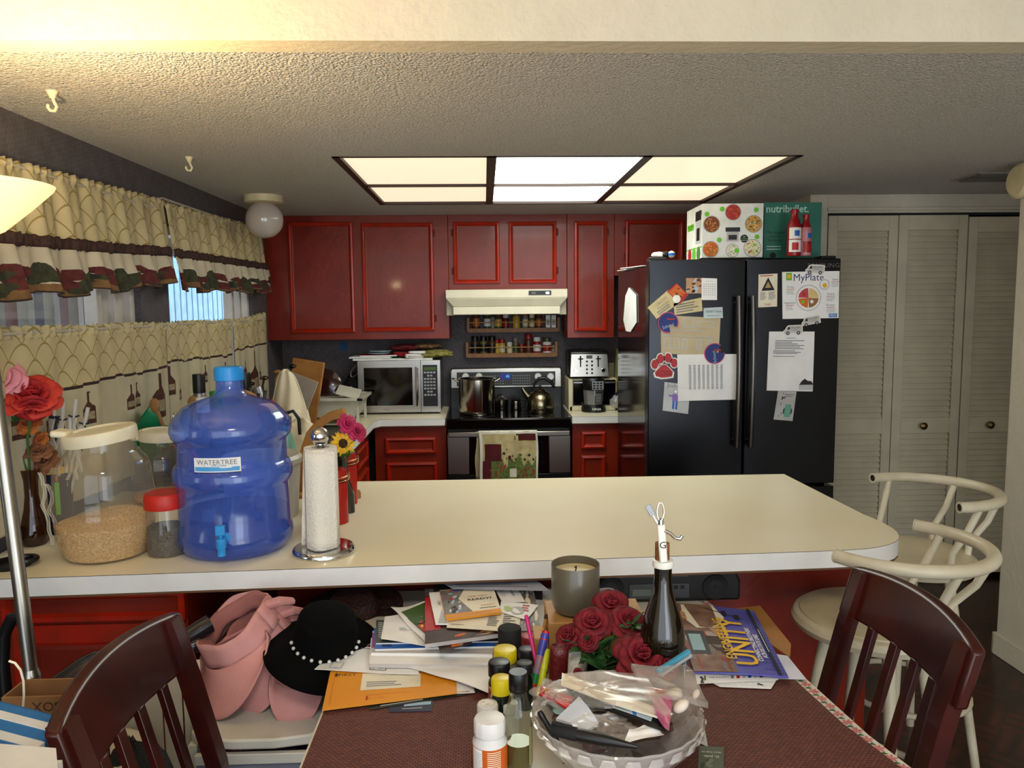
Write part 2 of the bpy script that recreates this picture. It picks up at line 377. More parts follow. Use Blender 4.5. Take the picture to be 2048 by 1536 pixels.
# side and rear walls of the dining room (beyond the frame)
struct('wall_dining', MB().box((-2.3, -2.2, 0), (-2.2, .6, 2.7), PLAS).box((-2.3, .6, 0), (XL, .7, 2.7), PLAS))
FRW = mat('window_frame_white', 'cdc6bd', .45); GLS = film('window_glass', 'dfe8ee', .02, .03)
for n, (y0, y1, z0, z1) in enumerate((W1, W2)):
    b = MB()
    t = .035
    for (a, c, zz0, zz1) in ((y0, y0+t, z0, z1), (y1-t, y1, z0, z1), (y0, y1, z0, z0+t), (y0, y1, z1-t, z1)): b.box((X0+.01, a, zz0), (X0+.075, c, zz1), FRW)
    ym = y1-.2 if n == 0 else (y1-.22)
    for yy in ((y1-.30, y1-.26), (y1-.16, y1-.13)): b.box((X0+.02, yy[0], z0), (X0+.07, yy[1], z1), FRW)
    if n == 0: b.box((X0+.03, y1-.26, z0), (X0+.045, y1-.03, z1), FRW)
    o = struct('window_%d' % (n+1), b, bev=.003)
    make('window_pane', MB().box((X0+.04, y0+t, z0+t), (X0+.046, y1-t, z1-t), GLS), o)
# outside: pale blue boarded wall by the second window, dark covered porch by the first
SID = mat('pale_blue_siding', '8fb6d6', .7); SIDD = mat('siding_groove', '6488a8', .8); DKP = mat('porch_dark', '2a2226', .8); DKW = mat('porch_wood', '4d2f28', .7)
b = MB()
b.box((-2.9, 6.95, 0), (-2.8, 13, 2.4), SID)
for k in range(44): b.box((-2.8, 6.97+.14*k, 0), (-2.795, 6.985+.14*k, 2.4), SIDD)
struct('wall_outside', b)
b = MB()
b.box((-4.4, .2, 2.05), (-1.65, 6.6, 2.12), DKP)
b.box((-4.6, .2, 0), (-4.5, 12.0, 2.04), DKW)
for k in range(8): b.box((-4.5, 1.4+1.25*k, 0), (-4.42, 1.95+1.25*k, 2.04), DKP)
struct('wall_porch', b)
PST = mat('porch_post_white', 'a8a49a', .6)
for k, (yy, lb) in enumerate(((4.13, 'leftmost of the pale porch posts outside the left window'), (4.40, 'second pale porch post from the left outside the window'), (4.66, 'third pale porch post from the left outside the window'), (4.93, 'rightmost pale porch post outside the left window'))):
    solo('porch_post', MB().box((-.03, -.03, 0), (.03, .03, 2.05), PST), lb, 'post', (-2.55, yy, 0), group='pale porch posts outside')
# ------------------------------------------------------------------ louvred folding closet doors
LOUV = mat('louvre_paint', 'b3a78e', .6, var=.04)
BRS = mat('old_brass', '6d5836', .35, 1)
def louvre(n, x0, x1, zt, knob):
    b = MB(); y0, y1 = 4.27, 4.30; st = .052; z0 = .03
    b.box((x0, y0, z0), (x0+st, y1, zt), LOUV).box((x1-st, y0, z0), (x1, y1, zt), LOUV)
    for a, c in ((zt-.085, zt), (.86, .95), (z0, z0+.14)): b.box((x0+st, y0, a), (x1-st, y1, c), LOUV)
    for a, c in ((z0+.14, .86), (.95, zt-.085)):
        k = int((c-a)/.0325); d = (c-a)/k
        for i in range(k):
            z = a+d*i
            b.hexa([(x0+st, y0+.003, z), (x1-st, y0+.003, z), (x1-st, y0+.009, z), (x0+st, y0+.009, z), (x0+st, y0+.021, z+d*1.15), (x1-st, y0+.021, z+d*1.15), (x1-st, y0+.027, z+d*1.15), (x0+st, y0+.027, z+d*1.15)], LOUV)
    o = struct('door_%d' % n, b, bev=.002)
    if knob: make('door_knob', MB().lathe([(0, 0), (.008, 0), (.008, .015), (.02, .02), (.021, .027), (.012, .034), (0, .035)], BRS), o, loc=(knob, y0, .905), rot=(PI/2, 0, 0))
louvre(1, 1.915, 2.310, 2.088, None); louvre(2, 2.314, 2.706, 2.092, 2.49); louvre(3, 2.712, 3.12, 2.078, 2.88)
struct('trim_2', MB().box((1.90, 4.268, 2.088), (3.13, 4.30, 2.10), BLKM))
# ------------------------------------------------------------------ ceiling lights and ceiling bits
FRM = mat('brown_light_frame', '2b1509', .5); DIF = mat('cream_diffuser', 'f0dfc0', .4, emit='ffe6c6', es=.58, var=.02); DIFC = mat('bright_diffuser', 'ffffff', .4, emit='f4fbf2', es=6.0, var=.01)
t = thing('ceiling_light_panel', 'wide recessed ceiling light of six cream diffuser panels in a dark brown frame', 'ceiling light', (.35, 3.85, CZ))
t0 = Vector((.35, 3.85, CZ)); b = MB().at(-t0)
x1_, x2_ = ay(985, 360, 3.85).x, ay(1250, 360, 3.5).x
xs = [LX0, az(983, 320, CZ).x, az(1290, 318, CZ).x, LX1]
ymid = az(980, 372, CZ).y
for a, c in (((LX0, LY0), (LX0+.03, LY1)), ((LX1-.03, LY0), (LX1, LY1)), ((LX0, LY0), (LX1, LY0+.012)), ((LX0, LY1-.03), (LX1, LY1)), ((xs[1]-.02, LY0), (xs[1]+.02, LY1)), ((xs[2]-.02, LY0), (xs[2]+.02, LY1)), ((LX0, ymid-.006), (LX1, ymid+.006))):
    b.box((a[0], a[1], CZ-.004), (c[0], c[1], CZ+.03), FRM)
make('light_frame', b, t)
for i in range(3):
    for (ya, yb) in ((LY0+.012, ymid-.006), (ymid+.006, LY1-.03)):
        make('diffuser', MB().at(-t0).box((xs[i]+.02, ya, CZ+.010), (xs[i+1]-.02, yb, CZ+.016), DIFC if i == 1 else DIF), t, label='brightly lit white diffuser' if i == 1 else None)
struct('trim_3', MB().box((LX0-.05, LY0-.05, CZ+.08), (LX1+.05, LY1+.05, CZ+.12), PLAS))
CRM = mat('cream_metal', 'cfc29c', .4); OPAL = mat('opal_glass', 'b5aaa2', .12, var=.02, coat=.6)
g = az(527, 392, CZ); t = thing('globe_light', 'unlit round opal glass globe ceiling light by the red wall cabinets', 'ceiling light', g)
make('light_base', MB().lathe([(0, 0), (.10, 0), (.10, -.035), (.075, -.04), (0, -.04)], CRM), t)
make('globe', MB().sph((0, 0, -.123), .098, OPAL, 20), t)
HKM = mat('cream_hook', 'd9cda9', .45)
for (px, py, lb) in ((104, 182, 'cream swag hook on the popcorn ceiling above the torchiere'), (378, 314, 'cream swag hook on the popcorn ceiling between the torchiere and the globe light')):
    p = az(px, py, CZ)
    solo('ceiling_hook', MB().lathe([(0, 0), (.016, 0), (.010, -.012), (.006, -.02), (0, -.02)], HKM, 16).tube([(0, 0, -.015), (.004, 0, -.03), (.010, 0, -.042), (.004, 0, -.053), (-.008, 0, -.052), (-.014, 0, -.043), (-.013, 0, -.036)], .0045, HKM), lb, 'hook', p, group='ceiling hooks')
p = az(1995, 352, CZ); b = MB().box((-.16, -.11, -.008), (.16, .11, 0), mat('vent_grey', '8d8678', .5)); 
for k in range(9): b.box((-.14, -.09+.02*k, -.016), (.14, -.084+.02*k, -.006), mat('vent_slat', '5c574e', .5))
solo('ceiling_vent', b, 'grey slatted air vent in the popcorn ceiling near the right wall', 'vent', p)
p = ax(2042, 362, 2.31)
solo('door_chime', MB().at(rot=(0, -PI/2, 0)).lathe([(0, 0), (.075, 0), (.075, .02), (.06, .035), (0, .037)], mat('old_cream_plastic', 'd3c49a', .4)), 'round cream plastic chime cover high on the right wall', 'chime', (2.32, p.y, p.z))
# ------------------------------------------------------------------ cabinets
def loops(b, x0, z0, x1, z1, L, m, me, yb=0):
    """nested rectangles (inset, y): a moulded panel facing -y"""
    rr = [[(x0+i, y, z0+i), (x1-i, y, z0+i), (x1-i, y, z1-i), (x0+i, y, z1-i)] for i, y in L]
    for k in range(len(rr)-1):
        for j in range(4):
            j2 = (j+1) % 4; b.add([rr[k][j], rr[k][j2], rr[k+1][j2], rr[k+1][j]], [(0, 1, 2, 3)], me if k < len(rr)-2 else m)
    b.add(rr[-1], [(0, 1, 2, 3)], m); return b
DL = [(0, 0), (0, -.016), (.004, -.020), (.014, -.022), (.020, -.018), (.026, -.010), (.030, -.009)]
DRWL = DL
HNG = mat('painted_hinge', '641008', .45)
def cabinet(name, label, o, x0, x1, z0, z1, yf, yb, fronts, cat='cabinet', rz=0):
    """o origin; fronts: (kind, x0, z0, x1, z1, hinge side)"""
    t = thing(name, label, cat, o, rz)
    b = MB().box((x0, yf, z0), (x1, yb, z1), RED); make('cabinet_body', b, t, bev=.002)
    for (k, a, c, d, e, hs) in fronts:
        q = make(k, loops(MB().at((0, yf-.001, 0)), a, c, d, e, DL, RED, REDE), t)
        if hs:
            hx = d+.006 if hs > 0 else a-.006
            for hz in (e-.09, c+.06): make('hinge', MB().cyl((hx, yf-.005, hz), .006, .045, HNG, 8).box((hx-.009, yf-.006, hz+.004), (hx+.009, yf-.001, hz+.04), HNG), q)
    return t
YF = 5.08
cabinet('wall_cabinet', 'red double-door wall cabinet above the microwave, left of the hood', (-.8, YF, 1.40), -.61, .57, 0, .80, 0, YB-YF-.002, [('door', -.457, .046, -.040, .757, 0), ('door', .012, .05, .475, .75, 1)])
cabinet('wall_cabinet', 'short red double-door wall cabinet directly above the range hood', (.158, YF, 1.715), -.387, .387, 0, .485, 0, YB-YF-.002, [('door', -.353, .04, -.053, .438, -1), ('door', .007, .04, .318, .438, 1)])
cabinet('wall_cabinet', 'narrow tall red wall cabinet with one door between hood and fridge', (.70, YF, 1.395), -.153, .157, 0, .805, 0, YB-YF-.002, [('door', -.108, .043, .107, .757, 1)])
cabinet('wall_cabinet', 'red wall cabinet above the black fridge, mostly behind the boxes', (1.33, YF, 1.80), -.472, .468, 0, .40, 0, YB-YF-.002, [('door', -.404, .04, -.02, .357, -1), ('door', .03, .04, .42, .357, 1)])
# base cabinets
cabinet('base_cabinet', 'red base cabinet with drawer under the microwave counter', (-.47, 4.83, 0), -.23, .22, .09, .860, 0, .58, [('drawer', -.165, .685, .155, .79, 0), ('door', -.16, .12, .16, .63, 0)])
cabinet('base_cabinet', 'red base cabinet with drawer between stove and fridge', (.67, 4.83, 0), -.12, .245, .09, .860, 0, .58, [('drawer', -.065, .70, .09, .81, 0), ('door', -.065, .12, .09, .655, 1)])
cabinet('base_cabinet', 'red sink cabinet run with drawers, turned toward the stove', (-.735, 3.95, 0), -.86, .84, .09, .860, 0, .66, [('drawer', .32, .69, .70, .80, 0), ('door', .30, .12, .70, .64, 0), ('drawer', -.16, .69, .24, .80, 0), ('door', -.16, .12, .24, .64, 0), ('door', -.70, .12, -.24, .80, 0)], rz=PI/2)
# worktops
def slab(name, o2, label, zt=.91, th=.042):
    cx = sum(p[0] for p in o2)/len(o2); cy = sum(p[1] for p in o2)/len(o2); q = [(x-cx, y-cy) for x, y in o2]
    b = MB(); b.prism(q, -th, -.0015, LAMW, None); b.prism(q, -.0015, 0, LAMK, LAM)
    b.prism([(x*.9995, y*.9995) for x, y in q], -th-.006, -th, CHIP)
    return solo(name, b, label, 'worktop', (cx, cy, zt))
slab('worktop', [(-1.405, 3.07), (-.69, 3.07), (-.69, 4.72), (-.655, 4.79), (-.255, 4.79), (-.255, 5.41), (-1.405, 5.41)], 'white L-shaped kitchen worktop carrying the microwave and the sink')
slab('worktop', [(.545, 4.79), (.92, 4.79), (.92, 5.41), (.545, 5.41)], 'short white worktop between stove and fridge carrying the toaster')
# peninsula bar
pf = [Vector((-1.40, 1.985)), Vector((.86, 2.072))]
rc = []
A, B_, C_ = Vector((.98, 2.078)), Vector((1.315, 2.087)), Vector((1.24, 2.44))
for k in range(13):
    u = k/12; rc.append(A*(1-u)**2+B_*2*u*(1-u)+C_*u*u)
barp = [tuple(pf[0]), tuple(pf[1])]+[tuple(p) for p in rc]+[(1.218, 3.06), (-1.40, 3.06)]
slab('peninsula_worktop', barp, 'long cream laminate breakfast bar top with white edge and rounded corner', th=.05)
t = thing('peninsula_cabinet', 'red painted cabinet under the breakfast bar with a drawer and door at its left end', 'cabinet', (-.3, 2.3, 0))
xr = ay(1737, 1200, 2.32).x
b = MB(); b.box((-.35, .02, 0), (xr+.3, .55, .850), RED); make('panel', b, t, bev=.002)
xe = ay(378, 1220, 2.09).x; zb = ay(378, 1240, 2.06).z
b = MB(); b.box((-1.08, -.22, 0), (xe+.3, .5, .850), RED); make('cabinet_body', b, t, bev=.002)
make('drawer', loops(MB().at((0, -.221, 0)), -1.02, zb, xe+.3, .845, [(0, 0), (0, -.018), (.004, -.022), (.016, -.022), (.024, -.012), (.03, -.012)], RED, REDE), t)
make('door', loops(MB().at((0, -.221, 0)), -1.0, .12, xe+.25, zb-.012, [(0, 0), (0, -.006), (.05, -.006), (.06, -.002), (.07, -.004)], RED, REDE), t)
# ------------------------------------------------------------------ range hood
HD = mat('almond_enamel', 'dcd3b8', .35, var=.03)
t = thing('range_hood', 'almond range hood under the short red cabinet', 'range hood', (.145, 4.95, 1.555))
b = MB(); W = .39
b.box((-W, 0, .105), (W, .46, .16), HD)
b.hexa([(-W+.045, .03, .05), (W-.045, .03, .05), (W-.045, .45, .05), (-W+.045, .45, .05), (-W, 0, .105), (W, 0, .105), (W, .45, .105), (-W, .45, .105)], HD)
b.box((-W+.045, .028, 0), (W-.045, .45, .05), HD)
make('hood_body', b, t, bev=.004)
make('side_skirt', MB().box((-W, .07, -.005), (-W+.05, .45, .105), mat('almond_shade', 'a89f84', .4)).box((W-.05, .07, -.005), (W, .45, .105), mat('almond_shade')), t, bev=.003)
make('switch_plate', MB().box((.14, -.004, .122), (.285, 0, .15), BLK).box((.25, -.006, .128), (.272, -.004, .142), CHR).box((.16, -.006, .130), (.185, -.004, .14), GRY), t)
# ------------------------------------------------------------------ stove
GLB = mat('black_glass', '050506', .06, var=.02, coat=.5); KNB = mat('white_knob', 'e4e2de', .3); PNL = mat('control_panel', '2c2b2c', .4); LCD = mat('blue_display', '060a3a', .3, emit='0a1880', es=.35); LCDT = mat('display_digits', '2aa0ff', .4, emit='38b0ff', es=.8)
t = thing('stove', 'black and stainless steel electric stove with towel on its handle', 'stove', (.145, 4.76, 0))
W = .385
make('stove_body', MB().box((-W, .05, .05), (W, .64, .895), BLK), t, bev=.003)
make('cooktop', MB().box((-W-.005, 0, .845), (W+.005, .60, .905), GLB).box((-W-.005, 0, .905), (W+.005, .60, .912), GLB), t, bev=.006)
RNG = mat('burner_ring', '1d1d20', .25)
b = MB()
for (x, y, r) in ((-.20, .16, .11), (.19, .16, .09), (-.19, .42, .08), (.19, .42, .11)):
    for rr in (r, r-.012): b.tube([(x+rr*math.cos(a*PI/20), y+rr*math.sin(a*PI/20), .9125) for a in range(40)], .0012, RNG, 4, closed=True)
make('burner_marks', b, t)
def zf(px, py, Y=4.76): p = ay(px, py, Y); return p.x-.145, p.z
b = MB(); b.box((-W, .0, .56), (-W+.135, .03, .815), STL).box((W-.135, 0, .56), (W, .03, .815), STL).box((-W+.135, .004, .56), (W-.135, .03, .815), GLB).box((-W, .004, .2), (W, .03, .555), BLK)
make('oven_door', b, t, bev=.003)
make('oven_window', MB().box((-W+.16, .000, .60), (W-.16, .004, .76), mat('oven_window_black', '0b0b0d', .1)), t, bev=.002)
make('door_handle', MB().box((-W+.005, -.035, .80), (W-.005, -.015, .832), STL).box((-W+.02, -.02, .805), (-W+.05, .01, .825), STL).box((W-.05, -.02, .805), (W-.02, .01, .825), STL), t, bev=.006)
make('drawer_front', MB().box((-W, .002, .08), (W, .03, .2), STL), t, bev=.003)
# backguard
b = MB(); b.box((-W, .54, .905), (W, .62, 1.06), BLK); make('backguard', b, t, bev=.004)
prof = [(-W+.0, 1.045), (W, 1.045), (W, 1.17), (W-.01, 1.187), (-W+.01, 1.187), (-W, 1.17)]
b = MB(); b.M = Matrix.Translation((0, .59, 0)) @ Matrix.Rotation(PI/2, 4, 'X'); b.prism(prof, 0, .06, STL); make('control_frame', b, t, bev=.008)
make('control_panel', MB().box((-W+.045, .524, 1.062), (W-.045, .531, 1.158), PNL), t, bev=.002)
b = MB()
rnd = random.Random(4)
for i in range(9):
    for j in range(4): b.box((-.17+.018*i, .5225, 1.075+.018*j), (-.163+.018*i, .524, 1.079+.018*j), LGRY)
for i in range(8):
    for j in range(4): b.box((.045+.016*i, .5225, 1.075+.018*j), (.051+.016*i, .524, 1.079+.018*j), LGRY)
make('panel_print', b, t)
make('clock_display', MB().box((-.045, .521, 1.105), (.028, .525, 1.148), LCD).text('45', .026, LCDT, (.010, .5205, 1.127), (PI/2, 0, 0)), t)
for px in (931, 958, 1076, 1101):
    x, z = zf(px, 753, 5.28); make('knob', MB().cyl((0, 0, 0), .024, .012, KNB, 24, .022).box((-.003, -.006, .012), (.003, .02, .016), KNB), t, loc=(x, .523, z), rot=(PI/2, 0, 0))
# ------------------------------------------------------------------ fridge
BST = mat('black_stainless', '2a2b2f', .27, .85, var=.10, vs=1.5); FSD = mat('gloss_black_side', '120607', .12, var=.05); HND = mat('handle_steel', '5f5e5d', .3, 1)
FX, FY = 1.265, 3.70
t = thing('fridge', 'black stainless french-door fridge covered in papers and magnets', 'fridge', (FX, FY, 0)); FRIDGE = t
make('fridge_body', MB().box((-.455, .09, .03), (.455, .96, 1.80), FSD), t, bev=.006)
def cdoor(x0, x1, z0, z1):
    n = 10; o = []
    for i in range(n+1):
        u = i/n; x = x0+(x1-x0)*u; o.append((x, .0+.004*(2*abs(u-.5))**3))
    o += [(x1, .085), (x0, .085)]; return MB().prism(o, z0, z1, BST)
zs = .715
dl = make('door', cdoor(-.472, -.004, zs, 1.82), t, bev=.004); dr = make('door', cdoor(.004, .462, zs, 1.82), t, bev=.004)
make('freezer_drawer', cdoor(-.472, .462, .07, zs-.015), t, bev=.004)
for q, px in ((dl, 1478), (dr, 1506)):
    x = ay(px, 700, FY-.05).x-FX; z1 = ay(px, 592, FY-.05).z; z0 = ay(px, 895, FY-.05).z
    b = MB(); n = 12
    b.tube([(x, -.035-.022*math.sin(PI*i/n), z0+(z1-z0)*i/n) for i in range(n+1)], .0135, HND, 12)
    for z in (z0+.03, z1-.03): b.cyl((x, -.04, z), .009, .045, HND, 10, ax='y')
    make('handle', b, q)
make('hinge_cover', MB().box((-.46, .03, 1.82), (-.38, .13, 1.835), BLK).box((.38, .03, 1.82), (.45, .13, 1.835), BLK), t, bev=.004)
b = MB().text('SAMSUNG', .030, mat('logo_silver', '77777a', .3, 1), (.375, -.0015, ay(1651, 531, FY).z), (PI/2, 0, 0), 1.15); make('logo', b, dr)
make('button_panel', MB().box((.33, -.001, 1.755), (.40, .004, 1.768), BLKM), dr)
make('fridge_foot', MB().box((-.40, .1, 0), (-.34, .8, .03), BLK), t); make('fridge_foot', MB().box((.34, .1, 0), (.40, .8, .03), BLK), t)
# ------------------------------------------------------------------ small things on the back counter and the stove
ZC = .9115
def rel(P, O): return (P.x-O[0], P.y-O[1], P.z-O[2])
# microwave
O = Vector((-.50, 5.03, ZC)); Pm = ay(715, 722, 5.03); xr_, xl_ = ay(880, 722, 5.03).x-O.x, Pm.x-O.x; h = Pm.z-ZC
t = thing('microwave', 'stainless microwave oven with keypad on the back counter', 'microwave', O)
make('microwave_body', MB().box((xl_, .012, .012), (xr_, .36, h), DST), t, bev=.004)
make('microwave_foot', MB().box((xl_+.02, .03, 0), (xl_+.06, .3, .012), BLK), t); make('microwave_foot', MB().box((xr_-.06, .03, 0), (xr_-.02, .3, .012), BLK), t)
dx = xl_+(xr_-xl_)*.765
make('microwave_door', MB().box((xl_, -.012, .012), (dx-.002, .012, h), STL).box((xl_+.04, -.0135, .058), (dx-.055, -.011, h-.045), GLB).text('Haier', .021, GRY, ((xl_+dx)/2-.02, -.0128, .033), (PI/2, 0, 0)), t, bev=.003)
make('door_handle', MB().box((dx-.035, -.04, .05), (dx-.015, -.026, h-.04), CHR).box((dx-.032, -.03, .06), (dx-.018, -.01, .075), CHR).box((dx-.032, -.03, h-.065), (dx-.018, -.01, h-.05), CHR), t, bev=.004)
KEY = mat('keypad_key', '9a9a9c', .5); GDIG = mat('green_display', '1c2a08', .3, emit='6a8a20', es=.12)
b = MB().box((dx+.001, -.012, .012), (xr_, .012, h), STL).box((dx+.012, -.0135, .05), (xr_-.018, -.011, h-.03), BLK); b.box((dx+.02, -.0142, h-.065), (xr_-.026, -.013, h-.045), GDIG)
kw = (xr_-dx-.046)/4
for j in range(8):
    for i in range(4):
        if j in (1, 6) and i in (0, 3): continue
        b.box((dx+.02+kw*i, -.0145, h-.085-.021*j), (dx+.02+kw*i+kw*.75, -.013, h-.085-.021*j+.011), KEY)
make('control_panel', b, t)
mt = O.z+h; MX0, MX1 = O.x+xl_, O.x+xr_
GRN_ = mat('green_card', '2f7a4a', .6); RCL = mat('red_cloth', '9c1620', .9, col2='7d0f18', cs=30); DRC = mat('dark_red_cloth', '4a0c14', .9, col2='6d1622', cs=40); OLV = mat('olive_cloth', '6e6630', .9, col2='9c9550', cs=35)
PLT = mat('pale_blue_plate', '9fb3bf', .3)
def flatbox(name, label, cat, P, w, d, h_, m, rz=0, group=None, edge=None):
    b = MB().box((-w/2, -d/2, 0), (w/2, d/2, h_), edge or m)
    if edge: b.box((-w/2, -d/2, h_-.001), (w/2, d/2, h_+.0004), m); b.box((-w/2, -d/2, -.0004), (w/2, d/2, .001), m)
    return solo(name, b, label, cat, P, rz, group, bev=.0008)
flatbox('notebook', 'green-backed notebook lowest in the pile on the microwave', 'notebook', (MX0+.11, 5.17, mt), .30, .22, .012, GRN_, .05, edge=PAPER)
flatbox('magazine', 'white magazine on the green notebook on the microwave', 'magazine', (MX0+.08, 5.17, mt+.013), .27, .21, .010, PAPER, -.08)
flatbox('magazine', 'magazine with dark red cover under the plates on the microwave', 'magazine', (MX0+.12, 5.18, mt+.024), .25, .18, .008, RCL, .12, edge=PAPER)
flatbox('magazine', 'thin white magazine under the oven mitt on the microwave', 'magazine', (MX0+.36, 5.16, mt), .24, .2, .010, PAPER, .04)
for k in range(2):
    solo('plate', MB().lathe([(0, 0), (.045, 0), (.075, .010), (.073, .013), (.044, .004), (0, .004)], PLT, 36), ('pale blue plate on the magazines on the microwave, under another', 'topmost pale blue plate on the microwave pile')[k], 'plate', (MX0+.12+.01*k, 5.16, mt+.0325+.0135*k), group='plates on the microwave')
def lump(b, c, rx, ry, rz, m, seed=0, amp=.12, n=18):
    rd = random.Random(seed); ph = [rd.uniform(0, 6) for _ in range(6)]
    M0 = b.M; b.M = M0 @ Matrix.Translation(c)
    vs = []; fs = []; nn = 2*n
    for i in range(n+1):
        th = PI*i/n
        for k in range(nn):
            a = 2*PI*k/nn; q = 1+amp*(math.sin(3*a+ph[0]+2*th)+.6*math.sin(5*a+ph[1]-3*th)+.5*math.sin(7*th+ph[2]+a)+.35*math.sin(11*a+ph[3]+9*th))
            st = math.sin(th); z = -math.cos(th)
            vs.append((rx*q*st*math.cos(a), ry*q*st*math.sin(a), rz*(z if z > 0 else z)*(q if z > -.5 else 1)))
    for i in range(n):
        for k in range(nn): fs.append((i*nn+k, i*nn+(k+1) % nn, (i+1)*nn+(k+1) % nn, (i+1)*nn+k))
    b.add(vs, fs, m); b.M = M0; return b
def mitt(m, m2, L=.25, W_=.09):
    o = [(-W_, 0), (W_, 0), (W_*1.05, L*.5), (W_*.9, L*.85), (W_*.3, L), (-W_*.5, L*.97), (-W_*.85, L*.8), (-W_*.95, L*.62), (-W_*1.5, L*.72), (-W_*1.75, L*.6), (-W_*1.5, L*.42), (-W_*1.05, L*.3)]
    return MB().prism(o, 0, .022, m).prism([(x*1.03, y) for x, y in o[:2]]+[(W_*1.03, .03), (-W_*1.03, .03)], -.001, .024, m2)
solo('pot_holder', lump(MB(), (0, 0, .022), .105, .08, .022, DRC, 3, .07), 'dark red folded cloth heaped on the microwave pile', 'cloth', (MX0+.30, 5.20, mt+.055))
solo('oven_mitt', mitt(RCL, PAPER, .2, .06), 'red oven mitt with white cuff lying on the microwave', 'oven mitt', (MX0+.37, 5.07, mt+.012), (.12, .02, .5), bev=.006)
o = MB(); o.tube([(.05*math.cos(a*PI/10), .022*math.sin(a*PI/10), .012) for a in range(20)], .008, PAPER, 8, closed=True)
solo('cloth_loop', o, 'white oval loop lying on the red oven mitt on the microwave', 'ring', (MX0+.38, 5.10, mt+.036))
solo('oven_mitt', lump(MB(), (0, 0, .03), .12, .085, .026, OLV, 8, .1), 'olive green patterned oven mitt at the right end of the microwave top', 'oven mitt', (MX0+.50, 5.15, mt+.004))
solo('dish_cloth', lump(MB(), (0, 0, .022), .10, .07, .02, mat('patterned_cloth', '5a2f24', .9, col2='8d7448', cs=45), 5, .08), 'brown patterned cloth heaped above the olive oven mitt', 'cloth', (MX0+.44, 5.20, mt+.062))
# stock pot, kettle and small pots
STP = mat('polished_steel', 'b4aea6', .14, 1, var=.03); KET = mat('kettle_steel', '8c8268', .22, 1, var=.04); DKS = mat('dark_pot_steel', '6d675d', .2, 1)
P = az(954, 832, .9135); P.y += .09; P = Vector((ay(954, 800, P.y).x, P.y, .9135)); r = msz(36, P); hh = msz(72, P)
t = thing('stock_pot', 'tall stainless stock pot on the front left burner', 'pot', P)
make('pot_body', MB().lathe([(0, 0), (r*.93, 0), (r*.98, .008), (r, .02), (r, hh-.004), (r+.004, hh), (r-.003, hh), (r-.005, .01), (0, .01)], STP, 48), t)
for s in (-1, 1): make('pot_handle', MB().tube([(s*(r-.002), -.035, hh-.02), (s*(r+.03), -.03, hh-.004), (s*(r+.038), 0, hh), (s*(r+.03), .03, hh-.004), (s*(r-.002), .035, hh-.02)], .0055, STP), t)
make('ladle', MB().tube([(-.02, -.03, hh*.3), (-.03, -.06, hh+.002), (-.04, -.09, hh+.015)], .006, STP), t)
P = az(1080, 826, .9135); P.y += .08; P = Vector((ay(1080, 800, P.y).x, P.y, .9135)); r = msz(28, P); s_ = r/.028*.001
t = thing('kettle', 'stainless whistling kettle with black arched handle on the stove', 'kettle', P)
r_ = r
make('kettle_body', MB().lathe([(0, 0), (r*.92, 0), (r*.99, r*.12), (r, r*.5), (r*.94, r*.95), (r*.78, r*1.25), (r*.5, r*1.45), (r*.3, r*1.52), (0, r*1.54)], KET, 40), t)
make('kettle_lid', MB().lathe([(0, r*1.53), (r*.42, r*1.5), (r*.3, r*1.62), (0, r*1.66)], KET, 30), t)
make('lid_knob', MB().sph((0, 0, r*1.75), r*.13, BLK, 8), t)
make('spout', MB().tube([(-r*.72, 0, r*.95), (-r*1.05, 0, r*1.35), (-r*1.25, 0, r*1.7)], [r*.26, r*.19, r*.13], KET, 14), t)
make('kettle_handle', MB().tube([(-r*.45, 0, r*1.4), (-r*.4, 0, r*1.95), (-r*.1, 0, r*2.35), (r*.35, 0, r*2.4), (r*.8, 0, r*2.1), (r*1.05, 0, r*1.65)], [r*.07, r*.08, r*.12, r*.14, r*.13, r*.09], BLK, 12), t)
P = az(1003, 818, .9135); P = Vector((P.x, P.y+.03, .9135)); r = msz(14, P)
t = thing('saucepan', 'small lidded steel saucepan between stock pot and kettle', 'pot', P)
make('pot_body', MB().lathe([(0, 0), (r*.9, 0), (r, r*.3), (r, r*1.3), (r*.93, r*1.3), (r*.93, .01), (0, .01)], DKS, 30), t)
make('pot_lid', MB().lathe([(0, r*1.9), (r*.3, r*1.8), (r*.8, r*1.5), (r*1.02, r*1.32), (0, r*1.31)], STP, 30).sph((0, 0, r*2.0), r*.14, BLK, 8), t)
make('pot_handle', MB().tube([(-.01, r*.9, r), (-.02, r*2.1, r*1.9), (-.01, r*2.6, r*2.1)], .008, BLK), t)
P = az(1032, 820, .9135); P = Vector((P.x, P.y+.03, .9135)); r = msz(10, P)
t = thing('coffee_maker', 'tiny stovetop coffee pot beside the kettle', 'coffee pot', P)
make('pot_body', MB().lathe([(0, 0), (r*1.05, 0), (r*1.1, r*.2), (r, r*1.5), (r*.9, r*1.6), (r*.85, r*1.8), (0, r*1.8)], DKS, 10), t)
make('pot_lid', MB().lathe([(0, r*2.6), (r*.3, r*2.5), (r*1.05, r*2.0), (r*.9, r*1.8), (0, r*1.8)], BLK, 10), t)
make('pot_handle', MB().tube([(r*.8, 0, r*2), (r*2, 0, r*2), (r*1.9, 0, r*.8)], .006, BLK), t)
